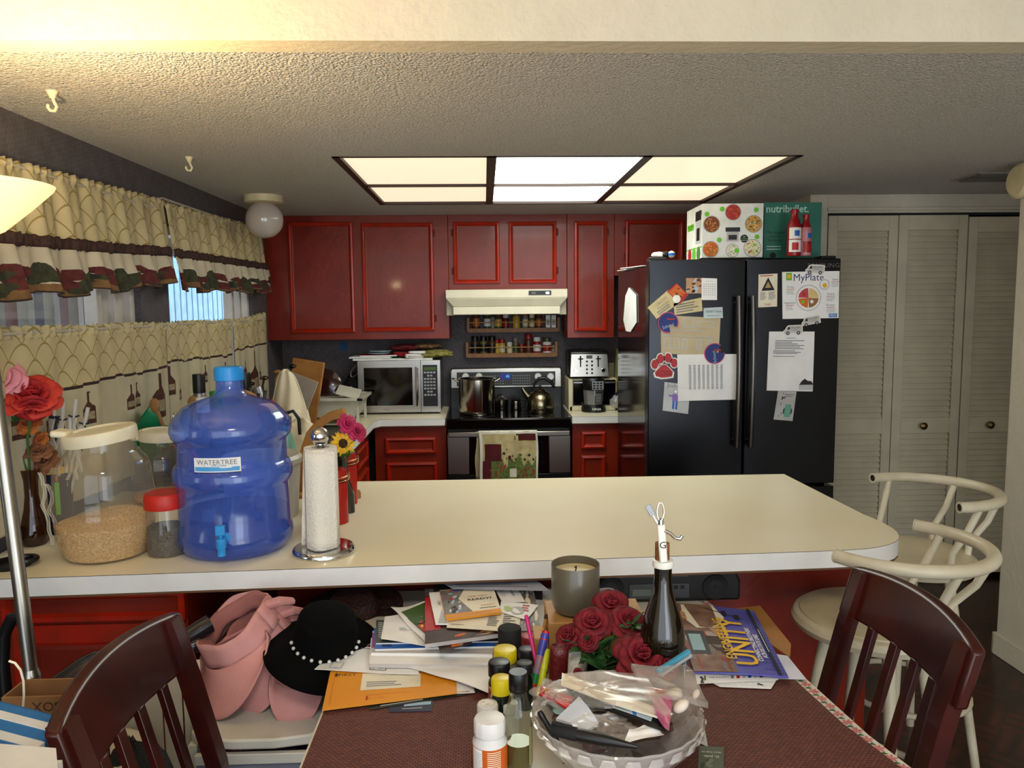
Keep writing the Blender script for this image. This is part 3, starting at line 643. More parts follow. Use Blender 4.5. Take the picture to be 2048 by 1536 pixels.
# toaster oven, toaster, blender base
P0 = ay(1140, 815, 5.08); O = Vector((ay(1178, 800, 5.08).x, 5.08, ZC)); wd = msz(38, O); h = ay(1178, 757, 5.08).z-ZC
CRP = mat('aged_white_plastic', 'c9bf9e', .45)
t = thing('toaster_oven', 'aged white toaster oven under the chrome toaster', 'toaster oven', O)
make('oven_body', MB().box((-wd-.01, 0, .01), (wd+.06, .28, h), CRP), t, bev=.006)
make('oven_door', MB().box((-wd+.02, -.008, .035), (wd+.05, 0, h-.01), GLB).box((-wd+.02, -.03, h-.03), (wd+.05, -.02, h-.02), DST), t, bev=.002)
make('end_trim', MB().box((-wd-.012, -.02, .0), (-wd+.014, .0, h), CRP), t, bev=.003); make('base_tray', MB().box((-wd-.005, -.02, 0), (wd+.05, -.002, .03), CRP), t, bev=.003)
h2 = ay(1178, 702, 5.06).z-ZC-h; zt_ = ZC+h+.001
t = thing('toaster', 'chrome four-slice toaster with two levers on top of the toaster oven', 'toaster', (O.x, 5.06, zt_))
wd2 = msz(39, O)
make('toaster_body', MB().box((-wd2-.004, .015, .004), (wd2+.004, .25, h2), BLK), t, bev=.018)
make('front_plate', MB().hexa([(-wd2, -.006, .012), (wd2, -.006, .012), (wd2, .02, .012), (-wd2, .02, .012), (-wd2*.93, .008, h2-.022), (wd2*.93, .008, h2-.022), (wd2*.93, .02, h2-.022), (-wd2*.93, .02, h2-.022)], STL), t, bev=.003)
for s in (-1, 1):
    make('lever_slot', MB().box((s*wd2*.45-.004, -.002, h2*.42), (s*wd2*.45+.004, .004, h2*.82), BLKM), t)
    make('lever', MB().box((s*wd2*.45-.016, -.022, h2*.70), (s*wd2*.45+.016, .001, h2*.74), BLK), t, bev=.004)
    make('dial', MB().cyl((0, 0, 0), .015, .014, CHR, 20, .013), t, loc=(s*wd2*.70, -.004, h2*.3), rot=(PI/2, 0, 0))
b = MB()
for s in (-1, 1):
    for k in range(4): b.at((s*.017, -.003, h2*(.20+.14*k)), (PI/2, 0, 0)).cyl((0, 0, 0), .007, .004, BLK, 12)
b.at().box((-.020, -.001, h2*.72), (.020, .004, h2*.84), mat('lcd_grey', '4a5050', .3)); make('buttons', b, t)
b = MB()
for s in (-1, 1): b.box((s*wd2*.5-.035, .05, h2-.001), (s*wd2*.5+.035, .22, h2+.002), BLKM)
make('bread_slots', b, t)
P = az(1189, 824, ZC); P = Vector((P.x, P.y+.05, ZC)); r = msz(22.5, P); h = msz(66, P)
NS = mat('satin_plastic', '9a9a9a', .35, .6)
t = thing('blender_base', 'silver and black blender base with keypad in front of the toaster oven', 'blender', P)
make('motor_body', MB().lathe([(0, .02), (r*.78, .02), (r*.84, h*.3), (r*.93, h*.68), (0, h*.68)], NS, 8), t, bev=.003)
make('collar', MB().lathe([(r*.93, h*.66), (r*.96, h*.70), (r, h*.95), (r*.9, h), (r*.8, h), (r*.7, h*.85), (0, h*.85)], BLK, 32), t)
b = MB().lathe([(0, 0), (r*1.08, 0), (r*1.1, h*.08), (r*.98, h*.20), (r*.8, h*.22), (0, h*.22)], BLK, 32); b.text('NINJA', .021, WHT, (0.01, -r*1.10, h*.10), (PI/2, 0, 0)); make('foot_ring', b, t)
b = MB().box((-r*.25, -r*1.02, h*.68), (r*.75, -r*.72, h*.93), NS)
for j in range(3):
    for i in range(3): b.box((-r*.18+r*.3*i, -r*1.04, h*(.705+.075*j)), (-r*.18+r*.3*i+r*.22, -r*1.015, h*(.705+.075*j)+h*.05), BLK)
make('keypad', b, t, bev=.001)
b = MB().box((-r*.0, -r*.87, h*.28), (r*.62, -r*.6, h*.60), BLK)
for k in range(6): b.box((r*.06, -r*.88, h*(.31+.045*k)), (r*.55, -r*.87, h*(.32+.045*k)), LGRY)
make('warning_label', b, t)
# right of the toaster: yellow folder, plastic bag, cord
P = ay(1234, 770, 5.2)
solo('folder', MB().at(rot=(0, .06, 0)).box((-.012, -.1, 0), (.012, .1, .28), mat('pale_yellow_card', 'b5ad68', .7)), 'pale yellow folder standing between toaster oven and fridge', 'folder', (ay(1236, 740, 5.15).x, 5.15, ZC+.12))
flatbox('letter_tray', 'dark box under the yellow folder beside the fridge', 'box', (ay(1236, 740, 5.15).x, 5.18, ZC), .07, .24, .118, BLKM)
BAG = film('clear_bag', 'e8e6e2', .45, .25)
P = az(1236, 822, ZC)
solo('plastic_bag', lump(MB(), (0, 0, .048), .040, .045, .044, BAG, 12, .10), 'crumpled clear plastic bag on the counter against the fridge', 'bag', (P.x-.005, P.y+.045, ZC+.006))
rd = random.Random(2)
solo('power_cord', MB().tube([(.66, 5.36, 1.10), (.70, 5.33, 1.12), (.735, 5.30, 1.04), (.70, 5.2, .96), (.68, 5.05, .917), (.70, 4.98, .917), (.745, 4.95, .917), (.76, 5.02, .917)], .004, BLK, 8), 'black power cord looping down behind the blender base', 'cord')
solo('power_cord', MB().tube([(.66, 5.37, 1.16), (.72, 5.32, 1.13), (.77, 5.28, 1.16), (.74, 5.26, 1.22), (.69, 5.3, 1.19)], .004, BLK, 8), 'black cord looping by the outlet beside the fridge', 'cord')
# outlets and tape on the back wall
ALM = mat('almond_plate', 'bdb28b', .4)
P = ay(632, 754, YB); b = MB().box((-.057, -.007, -.058), (.057, 0, .058), ALM)
for s in (-1, 1):
    for z in (-.02, .02): b.box((s*.024-.008, -.009, z-.008), (s*.024+.008, -.006, z+.008), mat('outlet_brown', '6a6040', .5)).box((s*.024-.002, -.010, z-.004), (s*.024+.002, -.006, z+.004), BLK)
solo('outlet_plate', b, 'almond double outlet plate on the dark wall left of the microwave', 'outlet', (P.x, YB-.0005, P.z), bev=.002)
P = ay(1218, 742, YB); solo('outlet_plate', MB().box((-.035, -.007, -.058), (.035, 0, .058), ALM).box((-.012, -.009, .008), (.012, -.006, .035), CRM).box((-.012, -.009, -.035), (.012, -.006, -.008), CRM), 'single almond outlet plate on the wall between toaster and fridge', 'outlet', (P.x, YB-.0005, P.z), bev=.002)
P = ay(687, 693, YB); solo('painters_tape', MB().at(rot=(0, .15, 0)).box((-.026, -.001, -.028), (.026, 0, .028), mat('blue_tape', '1a4a78', .7)), 'square of blue tape on the dark wall above the pile of books', 'tape', (P.x, YB-.0005, P.z))
# ------------------------------------------------------------------ spice racks
PR = mat('rack_pine', '8f5f2c', .5, col2='7d5125', cs=20)
def spice_rack(lb, pxl, pxr, pyb, pyt, h):
    yb = 5.345; A = ay(pxl, pyb, yb); B = ay(pxr, pyb-3, yb)
    x0, x1 = A.x, B.x; z0 = (A.z+B.z)/2; c = (x0+x1)/2
    t = thing('spice_rack', lb, 'spice rack', (c, yb, z0)); w2 = (x1-x0)/2
    make('shelf', MB().box((-w2, 0, 0), (w2, YB-yb-.001, .014), PR), t, bev=.001)
    make('front_lip', MB().box((-w2, -.008, -.004), (w2, 0, .026), PR), t, bev=.001)
    for s in (-1, 1): make('end_post', MB().box((s*w2-.012, -.006, .0), (s*w2+.008, YB-yb-.001, h), PR), t, bev=.002)
    make('rail', MB().cyl((-w2, -.002, .066), .0035, 2*w2, mat('rail_dowel', 'b58a4c', .5), 8, ax='x'), t)
    return z0+.0145
zu = spice_rack('upper wooden spice rack on the wall just under the range hood', 937, 1118, 665, 640, .10)
zl = spice_rack('lower wooden spice rack on the wall above the stove', 935, 1113, 715, 690, .105)
def spice(lb, px, pyt, wpx, z, cap, body, lab, grp, caph=.25, box=False):
    y = 5.375; c = ay(px, 690, y); r = msz(wpx/2, c); top = ay(px, pyt, y).z; h = max(.05, top-z)
    t = thing('spice_jar' if not box else 'spice_box', lb, 'spice jar' if not box else 'box', (c.x, y, z), group=grp)
    if box:
        make('carton', MB().box((-r, -.02, 0), (r, .02, h), body).box((-r*.7, -.0205, h*.3), (r*.7, -.02, h*.7), lab), t); return
    make('jar_body', MB().lathe([(0, 0), (r*.95, 0), (r, .004), (r, h*(1-caph)-.008), (r*.82, h*(1-caph)), (0, h*(1-caph))], body, 20), t)
    make('jar_label', MB().lathe([(r*1.01, h*.18), (r*1.02, h*.19), (r*1.02, h*.55), (r*1.01, h*.56)], lab, 20), t)
    make('jar_lid', MB().lathe([(0, h*(1-caph)), (r*.9, h*(1-caph)), (r*.9, h-.002), (r*.85, h), (0, h)], cap, 20), t)
SC = {k: mat('spice_'+k, v, .35) for k, v in dict(black='0e0e0f', red='8c120f', yellow='b8962a', cream='c9bd96', brown='4b2a18', green='33401f', white='d2cfc8', orange='a85a1c', dkred='5a0f0f', olive='5f5a2a', grey='6b6964', clear='7d7a70').items()}
lo = [(950, 672, 15, 'black', 'brown', 'black', 'first jar with black lid'), (967, 672, 15, 'black', 'olive', 'black', 'second jar with black lid'), (984, 672, 16, 'black', 'brown', 'black', 'third jar with black lid'),
  (994, 679, 10, 'red', 'yellow', 'yellow', 'slim yellow jar with red lid beside the black-lidded jars'), (1004, 678, 13, 'red', 'yellow', 'cream', 'wider yellow jar with red lid'), (1019, 684, 12, 'white', 'cream', 'cream', 'small cream jar with white lid'),
  (1031, 675, 12, 'grey', 'olive', 'green', 'jar of green herbs with grey lid'), (1043, 688, 12, 'red', 'dkred', 'brown', 'short dark jar with red lid'), (1057, 668, 16, 'red', 'brown', 'dkred', 'tallest brown jar with red lid'),
  (1074, 674, 16, 'white', 'red', 'white', 'red bottle with white lid'), (1094, 675, 18, 'green', 'white', 'red', 'white can with green lid and red lettering'), (1107, 690, 9, 'grey', 'grey', 'clear', 'small grey jar at the right end')]
for px, pt, w_, c1, c2, c3, l in lo: spice(l+' on the lower spice rack', px, pt, w_, zl, SC[c1], SC[c2], SC[c3], 'jars on the lower spice rack')
up = [(953, 618, 16, 'orange', 'brown', 'orange', 'leftmost brown jar'), (975, 620, 14, 'white', 'green', 'white', 'dark green jar with white label'), (986, 634, 10, 'clear', 'grey', 'clear', 'small greyish jar'), (997, 622, 15, 'red', 'green', 'yellow', 'green and yellow jar with red lid'),
  (1012, 628, 13, 'white', 'dkred', 'red', 'dark red jar with white lid'), (1033, 622, 15, 'brown', 'yellow', 'yellow', 'yellow jar'), (1051, 622, 12, 'red', 'clear', 'cream', 'clear jar with red lid'), (1064, 628, 12, 'cream', 'olive', 'cream', 'jar with cream lid'), (1078, 622, 14, 'brown', 'brown', 'orange', 'brown jar beside the small white boxes')]
for px, pt, w_, c1, c2, c3, l in up: spice(l+' on the upper spice rack', px, pt, w_, zu, SC[c1], SC[c2], SC[c3], 'jars on the upper spice rack')
for px, l in ((1096, 'left small white carton on the upper spice rack'), (1107, 'right small white carton on the upper spice rack')): spice(l, px, 630, 9, zu, None, SC['white'], SC['grey'], 'small cartons on the upper spice rack', box=True)
# ------------------------------------------------------------------ towels on the oven handle
TW = mat('towel_cream', 'bfb080', .95, col2='a8976a', cs=25, bump=.15, bs=60); TWB = mat('towel_border', 'd8d2c0', .9); TWR = mat('towel_burgundy', '4d0d10', .9); TWG = mat('towel_green', '4c5a2a', .9, col2='6a7a3a', cs=60); TWV = mat('towel_grape', '7a1a20', .9, col2='a03a3a', cs=90); TWK = mat('towel_dark', '2a2a1a', .9)
def towel_mat(u, v):
    if u < .045 or u > .965 or v < .03: return TWB
    x, y = u, v
    if .67 < x < .96 and y < .13: return TWR
    if .09 < x < .36 and .18 < y < .42: return TWR
    for cx, cy, r in GRP:
        if (x-cx)**2+((y-cy)*1.5)**2 < r*r: return TWV
    if .48 < x < .53 and .34 < y < .48: return TWR if y < .40 else TWG
    if .52 < x < .64 and .53 < y < .66: return TWB
    if y > .42+.05*math.sin(17*x)+.05*math.sin(41*x+2) and y < .80 and x > .2: return TWG
    if .36 < x < .46 and .24 < y < .42 and math.sin(50*x)*math.sin(45*y) > .55: return TWK
    if .55 < x < .95 and .32 < y < .45 and math.sin(43*x)*math.sin(50*y) > .6: return TWK
    if .6 < x < .67 and y < .12 and math.sin(60*x)*math.sin(50*y) > .2: return TWK
    if x < .3 and y >= .42: return TWR
    return TW
rd = random.Random(6); GRP = [(cx+rd.uniform(-.06, .06), cy+rd.uniform(-.08, .08), .019) for cx, cy in ((.38, .46), (.40, .52), (.24, .6), (.28, .66), (.78, .60), (.85, .58), (.9, .64), (.7, .66)) for _ in range(5)]
tx0, tx1 = ay(957, 870, 4.72).x, ay(1074, 870, 4.72).x
def tw(u, v): 
    z = .836-.44*v; y = 4.712+.005*math.sin(9*u+3*v)*min(1, v*4)+.003*math.sin(25*u+11*v)
    return (tx0+(tx1-tx0)*u+.012*v+.004*math.sin(7*v)-.145, y-4.72, z-.60)
b = MB().grid(tw, 60, 90, towel_mat)
b.grid(lambda u, v: ((tx0+(tx1-tx0)*u)-.145, 4.712-4.72+.035*v, .236+.003*math.sin(PI*v)), 20, 3, TWB)
b.grid(lambda u, v: ((tx0+(tx1-tx0)*u)-.145, 4.747-4.72, .236-.3*v), 10, 6, TW)
solo('kitchen_towel', b, 'cream dish towel with grapes and burgundy squares hanging from the oven handle', 'towel', (.145, 4.72, .60), sol=.0015)
x0_ = ay(948, 900, 4.73).x
solo('kitchen_towel', MB().grid(lambda u, v: (.06*u+.004*math.sin(8*v)-.01*v, .004*math.sin(20*u), -.30*v), 8, 16, mat('towel_plain', 'a89b78', .95)), 'plain cream towel peeking out behind the grape towel on the oven', 'towel', (x0_+.015, 4.733, .835), sol=.002)
# ------------------------------------------------------------------ papers and magnets on the fridge
FYP = FY-.0016
def fc(*pts, y=FYP): return [ay(px, py, y) for px, py in pts]
NAVY = mat('navy_print', '14246a', .5); PINK = mat('pink_print', 'c8406e', .5); CREAMP = mat('old_cream_paper', 'cfbf92', .8, col2='c2b083', cs=14); BEIP = mat('beige_drawing_paper', 'bfae8c', .8, col2='b5a380', cs=10)
ORG = mat('orange_print', 'c8601c', .6); BRN = mat('brown_print', '3d2416', .6); SKY = mat('pale_blue_print', '9db8cc', .6); LIM = mat('lime_print', '62b81c', .5); DGN = mat('green_print', '3f7a2c', .6); REDP = mat('red_print', 'b01a1c', .5); TEAL = mat('teal_card', '2a6f5c', .5, col2='246452', cs=4); YEL = mat('yellow_print', 'e0b020', .5); SKIN_ = mat('tan_print', 'b98a64', .6); LIL = mat('lilac_print', '8a6cb8', .6); BLU = mat('blue_print', '1f5fb0', .5)
G = 'papers held on the fridge doors'
paper('note_card', fc((1372, 556), (1403, 556), (1403, 587), (1372, 587)), 'small photo print of a building with people, beside the white calendar', 'photo', [('n', .02, .05, .98, .98, 22, [BRN, SKY, LGRY, SKIN_, INK])], m=SKIN_, group=G, out=(0, -1, 0))
paper('calendar', fc((1403, 556), (1434, 557), (1434, 600), (1403, 600)), 'small white calendar sheet on the left fridge door', 'calendar', [('t', 'September', .12, .5, .87, LGRY), ('tb', .12, .12, .95, .70, 6, 6, LGRY)], group=G, out=(0, -1, 0))
y2 = FYP-.0015
paper('note', fc((1295, 615), (1336, 580), (1360, 605), (1313, 638)), 'cream handwritten note hanging tilted at the left edge of the fridge door', 'note', [('t', 'I CAN DO', .13, .5, .72, GRY), ('t', 'Petitions', .14, .5, .48, GRY), ('l', .15, .1, .85, .38, 2, GRY)], m=CREAMP, group=G, out=(0, -1, 0))
paper('note', fc((1347, 607), (1403, 595), (1405, 622), (1349, 630)), 'cream handwritten note below the red photo card', 'note', [('l', .08, .1, .95, .9, 4, GRY)], m=CREAMP, group=G, out=(0, -1, 0))
paper('photo_card', fc((1353, 566), (1377, 590), (1360, 608), (1334, 583), y=y2), 'red-edged photo card pinned diagonally on the left fridge door', 'card', [('r', .08, .05, .80, .95, ORG), ('n', .1, .1, .78, .9, 10, [BRN, SKIN_, INK])], m=REDP, group=G, out=(0, -1, 0))
p = ay(1353, 598, y2-.003); solo('button_magnet', MB().at(rot=(PI/2, 0, 0)).lathe([(0, 0), (msz(8, p), 0), (msz(8, p), .003), (0, .005)], WHT), 'round white button magnet on the red photo card', 'magnet', p)
paper('drawing', fc((1321, 630), (1441, 636), (1437, 712), (1322, 707)), 'beige pencil drawing of a house front on the left fridge door', 'drawing', [('r', .38, .70, .56, .95, LGRY), ('r', .41, .72, .53, .93, BEIP), ('l', .02, .60, .95, .66, 1, LGRY)]+[('r', x, .14, x+.10, .42, LGRY) for x in (.06, .22, .36, .6, .78)]+[('r', x+.02, .17, x+.08, .39, BEIP) for x in (.06, .22, .36, .6, .78)]+[('r', .03, .47, .9, .49, LGRY), ('r', .62, .72, .9, .9, LGRY), ('r', .64, .74, .88, .88, BEIP)], m=BEIP, group=G, out=(0, -1, 0))
paper('business_card', fc((1407, 616), (1445, 614), (1446, 636), (1407, 637), y=y2), 'pale business card magnet above the beige drawing', 'card', [('t', 'TENET Texas', .15, .52, .62, mat('dark_teal_ink', '1f4550', .6)), ('t', 'teamtenet.com', .10, .5, .25, mat('dark_teal_ink'))], m=mat('pale_card', 'b9c4c6', .5), group=G, out=(0, -1, 0))
def pac(px, py, r, a0, lb):
    p = ay(px, py, y2-.002); R = msz(r, p); b = MB().at(rot=(PI/2, 0, 0))
    def o(k): return [(k*.18*math.cos(a0), k*.18*math.sin(a0))]+[(R*k*math.cos(a0+.45+(2*PI-.9)*i/26), R*k*math.sin(a0+.45+(2*PI-.9)*i/26)) for i in range(27)]
    q = lambda k: [(x*R/R if i else x*R, y if i else y*R) for i, (x, y) in enumerate(o(k))]
    b.prism(q(1.0), 0, .001, PINK); b.prism(q(.92), .001, .0016, NAVY); b.text('School', R*.42, SKY, (0, -R*.35, .002), (0, 0, a0+1.2)); b.flat(-R*.1, R*.25, R*.6, R*.38, .0019, REDP)
    solo('round_magnet', b, lb, 'magnet', p, group='blue sports magnets on the fridge')
pac(1336, 645, 21, -.9, 'upper round blue magnet with pink rim and a notch, at left on the fridge'); pac(1429, 707, 21, .5, 'lower round blue magnet with pink rim and a notch, above the printed table')
P = ay(1328, 736, FYP-.0006); R = msz(26, P); b = MB().at(rot=(PI/2, 0, 0)); rot_ = -.0
toes = [(-.72, .30, .27, .36), (-.28, .72, .27, .36), (.30, .78, .27, .36), (.78, .38, .26, .34)]
PW = mat('paw_white', 'd9d4cc', .5); PRD = mat('paw_red', 'a80f17', .45)
def ell(cx, cy, a, c, n=20): return [(cx+a*math.cos(2*PI*k/n), cy+c*math.sin(2*PI*k/n)) for k in range(n)]
pad = [(-.62, -.62), (-.72, -.35), (-.45, -.05), (-.2, .22), (.12, .26), (.38, .02), (.68, -.3), (.62, -.66), (.2, -.72), (-.2, -.74)]
for k, (m_, z0, z1, g_) in enumerate(((PW, 0, .0012, 1.18), (PRD, .0012, .0018, 1.0))):
    b.prism([(R*x*g_, R*(y*g_+.05*(g_-1))) for x, y in pad], z0, z1, m_)
    for (cx, cy, a, c) in toes: b.prism(ell(R*cx, R*cy, R*a*(1.3 if k == 0 else 1), R*c*(1.25 if k == 0 else 1)), z0, z1-.00005, m_)
for i, s_ in enumerate(('St. Thomas', 'More School')): b.text(s_, R*.24, INK, (0, -R*(.28+.22*i), .002), (0, 0, .05))
solo('paw_magnet', b, 'red paw-print school magnet with white rim on the left fridge door', 'magnet', P)
paper('child_drawing', fc((1329, 764), (1381, 770), (1376, 828), (1325, 821)), 'torn notebook page with a child crayon figure under the printed table', 'drawing', [('t', 'Joshua', .22, .4, .90, GRY), ('c', .45, .72, .09, GRY), ('c', .45, .72, .07, PAPER), ('r', .34, .38, .56, .62, LIL), ('r', .2, .52, .7, .58, LIL), ('r', .36, .1, .44, .38, BLU), ('r', .48, .1, .56, .38, BLU)], m=mat('notebook_paper', 'bfc0c2', .8), group=G, out=(0, -1, 0))
paper('printed_table', fc((1354, 709), (1473, 708), (1472, 799), (1356, 802), y=y2), 'white landscape sheet with a printed table of figures on the left fridge door', 'paper', [('tb', .19, .22, .80, .76, 8, 22, GRY), ('r', .02, .28, .98, .283, LGRY)], group=G, out=(0, -1, 0), wave=.002, seed=3)
paper('info_card', fc((1517, 549), (1555, 547), (1554, 613), (1516, 615)), 'narrow cream card with a black triangle on the right fridge door', 'card', [('p', [(.16, .50), (.86, .50), (.51, .90)], INK), ('p', [(.34, .58), (.68, .58), (.51, .78)], mat('triangle_gold', 'a58f55', .5)), ('l', .08, .92, .95, .98, 1, REDP), ('l', .1, .22, .46, .46, 8, GRY), ('l', .54, .22, .92, .46, 8, GRY), ('t', 'THIS', .17, .5, .07, REDP)], m=PAP2, group=G, out=(0, -1, 0))
plate = [('r', .07, .82, .17, .98, LIM), ('c', .12, .9, .035, YEL), ('t', 'MyPlate', .17, .46, .87, NAVY), ('c', .46, .44, .225, LGRY), ('c', .46, .44, .21, PAPER), ('p', [(.46, .44)]+[(.46+.18*math.cos(a), .44+.21*math.sin(a)) for a in (1.6, 1.9, 2.3, 2.7, 3.1)], mat('fruit_red', 'b8404a', .6)), ('p', [(.46, .44)]+[(.46+.18*math.cos(a), .44+.21*math.sin(a)) for a in (.05, .4, .8, 1.2, 1.5)], mat('grain_tan', 'd8b878', .6)), ('p', [(.46, .44)]+[(.46+.18*math.cos(a), .44+.21*math.sin(a)) for a in (3.2, 3.6, 4.0, 4.4, 4.65)], ORG), ('p', [(.46, .44)]+[(.46+.18*math.cos(a), .44+.21*math.sin(a)) for a in (4.75, 5.1, 5.5, 5.9, 6.25)], mat('protein_brown', '8f6236', .6)), ('c', .38, .52, .03, REDP), ('c', .36, .36, .03, LIM), ('c', .52, .36, .03, PAPER), ('c', .74, .72, .09, LGRY), ('c', .74, .72, .075, PAPER), ('c', .745, .70, .04, YEL)]
for (x, y, s_) in ((.07, .68, 'Fruits'), (.06, .34, 'Vegetables'), (.86, .82, 'Dairy'), (.78, .52, 'Grains'), (.78, .28, 'Protein')): plate += [('t', s_, .05, x+.07, y, GRY), ('r', x, y-.055, x+.14, y-.045, REDP), ('l', x, y-.16, x+.16, y-.07, 3, LGRY)]
plate += [('r', .82, .02, .97, .10, mat('milk_blue', '3f78b8', .5)), ('t', 'MILK', .055, .895, .06, PAPER)]
paper('food_chart', fc((1564, 544), (1679, 542), (1677, 636), (1565, 638)), 'white food plate chart with coloured plate on the right fridge door', 'chart', plate, group=G, out=(0, -1, 0))
paper('letter', fc((1538, 663), (1629, 663), (1625, 783), (1533, 781)), 'white typed letter hanging on the right fridge door under a van magnet', 'letter', [('l', .38, .88, .62, .90, 1, GRY), ('l', .14, .70, .8, .86, 6, GRY), ('l', .11, .62, .9, .69, 3, GRY), ('l', .11, .575, .7, .595, 1, GRY)], group=G, out=(0, -1, 0), wave=.0015, seed=5)
paper('picture_card', fc((1556, 782), (1593, 783), (1585, 842), (1547, 839)), 'small tilted card with a green bracelet picture at the bottom of the right fridge door', 'card', [('n', .1, .7, .45, .95, 5, [INK, BRN]), ('l', .4, .8, .9, .92, 2, GRY), ('n', .1, .1, .4, .6, 8, [GRY, LGRY]), ('c', .66, .32, .25, mat('dark_teal', '1e3a34', .5)), ('r', .5, .12, .82, .55, mat('mid_teal', '5f9a86', .5))], m=mat('greyish_card', 'b2aea9', .7), group=G, out=(0, -1, 0))
def van(px, py, w_, a, lb):
    p = ay(px, py, FYP-.004); W = msz(w_, p); b = MB().at(rot=(PI/2, 0, 0)) ; b.M = b.M @ Matrix.Rotation(a, 4, 'Z')
    o = [(-.5, -.14), (-.5, .02), (-.42, .06), (-.32, .22), (-.22, .26), (.46, .26), (.5, .2), (.5, -.14)]
    b.prism([(x*W*1.08, y*W*1.15) for x, y in o], 0, .0012, WHT); b.prism([(x*W, y*W) for x, y in o], .0012, .0016, mat('van_grey', 'bdb9b4', .5))
    for x in (-.3, .3): b.prism([(x*W+.1*W*math.cos(t*PI/8), -.14*W+.1*W*math.sin(t*PI/8)) for t in range(16)], .0016, .002, INK).prism([(x*W+.05*W*math.cos(t*PI/8), -.14*W+.05*W*math.sin(t*PI/8)) for t in range(16)], .002, .0023, LGRY)
    b.prism([(-.34*W, .06*W), (-.27*W, .2*W), (-.18*W, .2*W), (-.18*W, .06*W)], .0016, .0019, BLK); b.text('WILLIAMS', W*.12, INK, (.12*W, .15*W, .002)); b.text('PLUMBING', W*.08, GRY, (.12*W, .03*W, .002))
    solo('van_magnet', b, lb, 'magnet', p, group='white van magnets on the fridge')
van(1630, 540, 36, -.05, 'white van magnet at the top of the food chart'); van(1622, 643, 36, .17, 'white van magnet tilted under the food chart'); van(1586, 661, 36, .03, 'white van magnet holding the typed letter')
P = ay(1612, 770, FYP-.004); W = msz(14, P); solo('house_magnet', MB().at(rot=(PI/2, 0, 0)).prism([(-W, -W*.7), (W, -W*.7), (W, .05*W), (-W, .05*W)], 0, .002, mat('pale_grey_magnet', 'b5b3b4', .5)).prism([(-W, .05*W), (W*1.05, .05*W), (W*.7, W*.55), (W*.2, W*.6), (-W*.2, W*.9), (-W*.6, W*.6)], 0, .003, BLK), 'house-shaped magnet with black roof at the letter corner', 'magnet', P)
# torn paper on the fridge side
xs_ = FX-.457; A = ax(1262, 575, xs_)
pts = [(1259, 575), (1273, 590), (1274, 645), (1262, 664), (1253, 662), (1248, 640), (1252, 592)]
q = [ax(px, py, xs_) for px, py in pts]; c = sum(q, Vector())/len(q)
b = MB(); n = len(q); vs_ = [(-.003, p.y-c.y, p.z-c.z) for p in q]+[(0, p.y-c.y, p.z-c.z) for p in q]
b.add(vs_, [tuple(range(n)), tuple(range(n, 2*n))[::-1]]+[(i, (i+1) % n, n+(i+1) % n, n+i) for i in range(n)], PAPER)
solo('torn_paper', b, 'torn white paper stuck on the glossy side of the fridge', 'paper', (xs_-.001, c.y, c.z))
# ------------------------------------------------------------------ on top of the fridge
ZT = 1.8365
A = ay(1404, 516, 3.84); B = ay(1524, 516, 3.84); w_ = (B.x-A.x); h = msz(106, A)
t = thing('appliance_box', 'white rice cooker box with round food photos on top of the fridge', 'box', (A.x, 3.84, ZT), -.02)
bb = MB().box((0, 0, 0), (w_, .32, h), mat('box_white', 'd9dbd4', .5)); make('carton', bb, t)
b = MB().at((0, -.0006, 0), (PI/2, 0, 0))
FOOD = [[mat('food_a', '7a3a16', .6), mat('food_b', 'a8601f', .6), mat('food_c', '50301a', .6), mat('food_d', 'c9923f', .6)], [REDP, ORG, mat('food_c'), mat('food_a')], [mat('food_d'), mat('food_e', 'd8cfb5', .6), mat('food_c'), DGN], [ORG, REDP, YEL, DGN], [mat('food_e'), YEL, LIM, mat('food_a')], [mat('food_e'), LGRY, DGN, WHT]]
def dish(x, y, r, ms, sd):
    rr = random.Random(sd); b.disc(x, y, r*1.06, .0002, mat('bowl_rim', '8e9a8e', .4), 28); b.disc(x, y, r*.96, .0004, ms[0], 28)
    for k in range(60):
        a = rr.uniform(0, 6.28); q = r*.8*math.sqrt(rr.random()); a2 = rr.uniform(0, 3); l_, w2 = r*rr.uniform(.12, .3), r*.05
        cx, cy = x+q*math.cos(a), y+q*math.sin(a); dx, dy = math.cos(a2), math.sin(a2)
        b.poly([(cx-dx*l_/2-dy*w2, cy-dy*l_/2+dx*w2, .0006+k*4e-6), (cx+dx*l_/2-dy*w2, cy+dy*l_/2+dx*w2, .0006+k*4e-6), (cx+dx*l_/2+dy*w2, cy+dy*l_/2-dx*w2, .0006+k*4e-6), (cx-dx*l_/2+dy*w2, cy-dy*l_/2-dx*w2, .0006+k*4e-6)], ms[k % len(ms)])
for k, (x, y, r) in enumerate(((.15, .62, .15), (.50, .84, .145), (.84, .62, .155), (.14, .15, .145), (.83, .17, .16), (.5, .0, .12))):
    x, y, r = x*w_, max(y*h, r*h+.003 if k != 5 else .0), r*h
    if k == 5: y = r+.002
    dish(x, y, r, FOOD[k], k)
for (x, y) in ((.07, .81), (.32, .9), (.88, .88), (.9, .38), (.28, .33), (.57, .13)): b.disc(x*w_, y*h, .045*h, .0012, LIM)
b.flat(w_*.40, h*.30, w_*.60, h*.50, .0005, LGRY); b.flat(w_*.38, h*.48, w_*.62, h*.56, .0007, BLK); b.flat(w_*.43, h*.33, w_*.57, h*.42, .0008, BLK); b.disc(w_*.69, h*.35, h*.075, .0012, BLK)
b.text('The', h*.03, WHT, (w_*.69, h*.385, .0015)); b.text('Creative', h*.032, LIM, (w_*.69, h*.35, .0015)); b.text('Meals For You', h*.022, WHT, (w_*.69, h*.315, .0015))
make('front_print', b, t)
b = MB().at((-.0006, .32, 0), (PI/2, 0, -PI/2)); D_ = .32
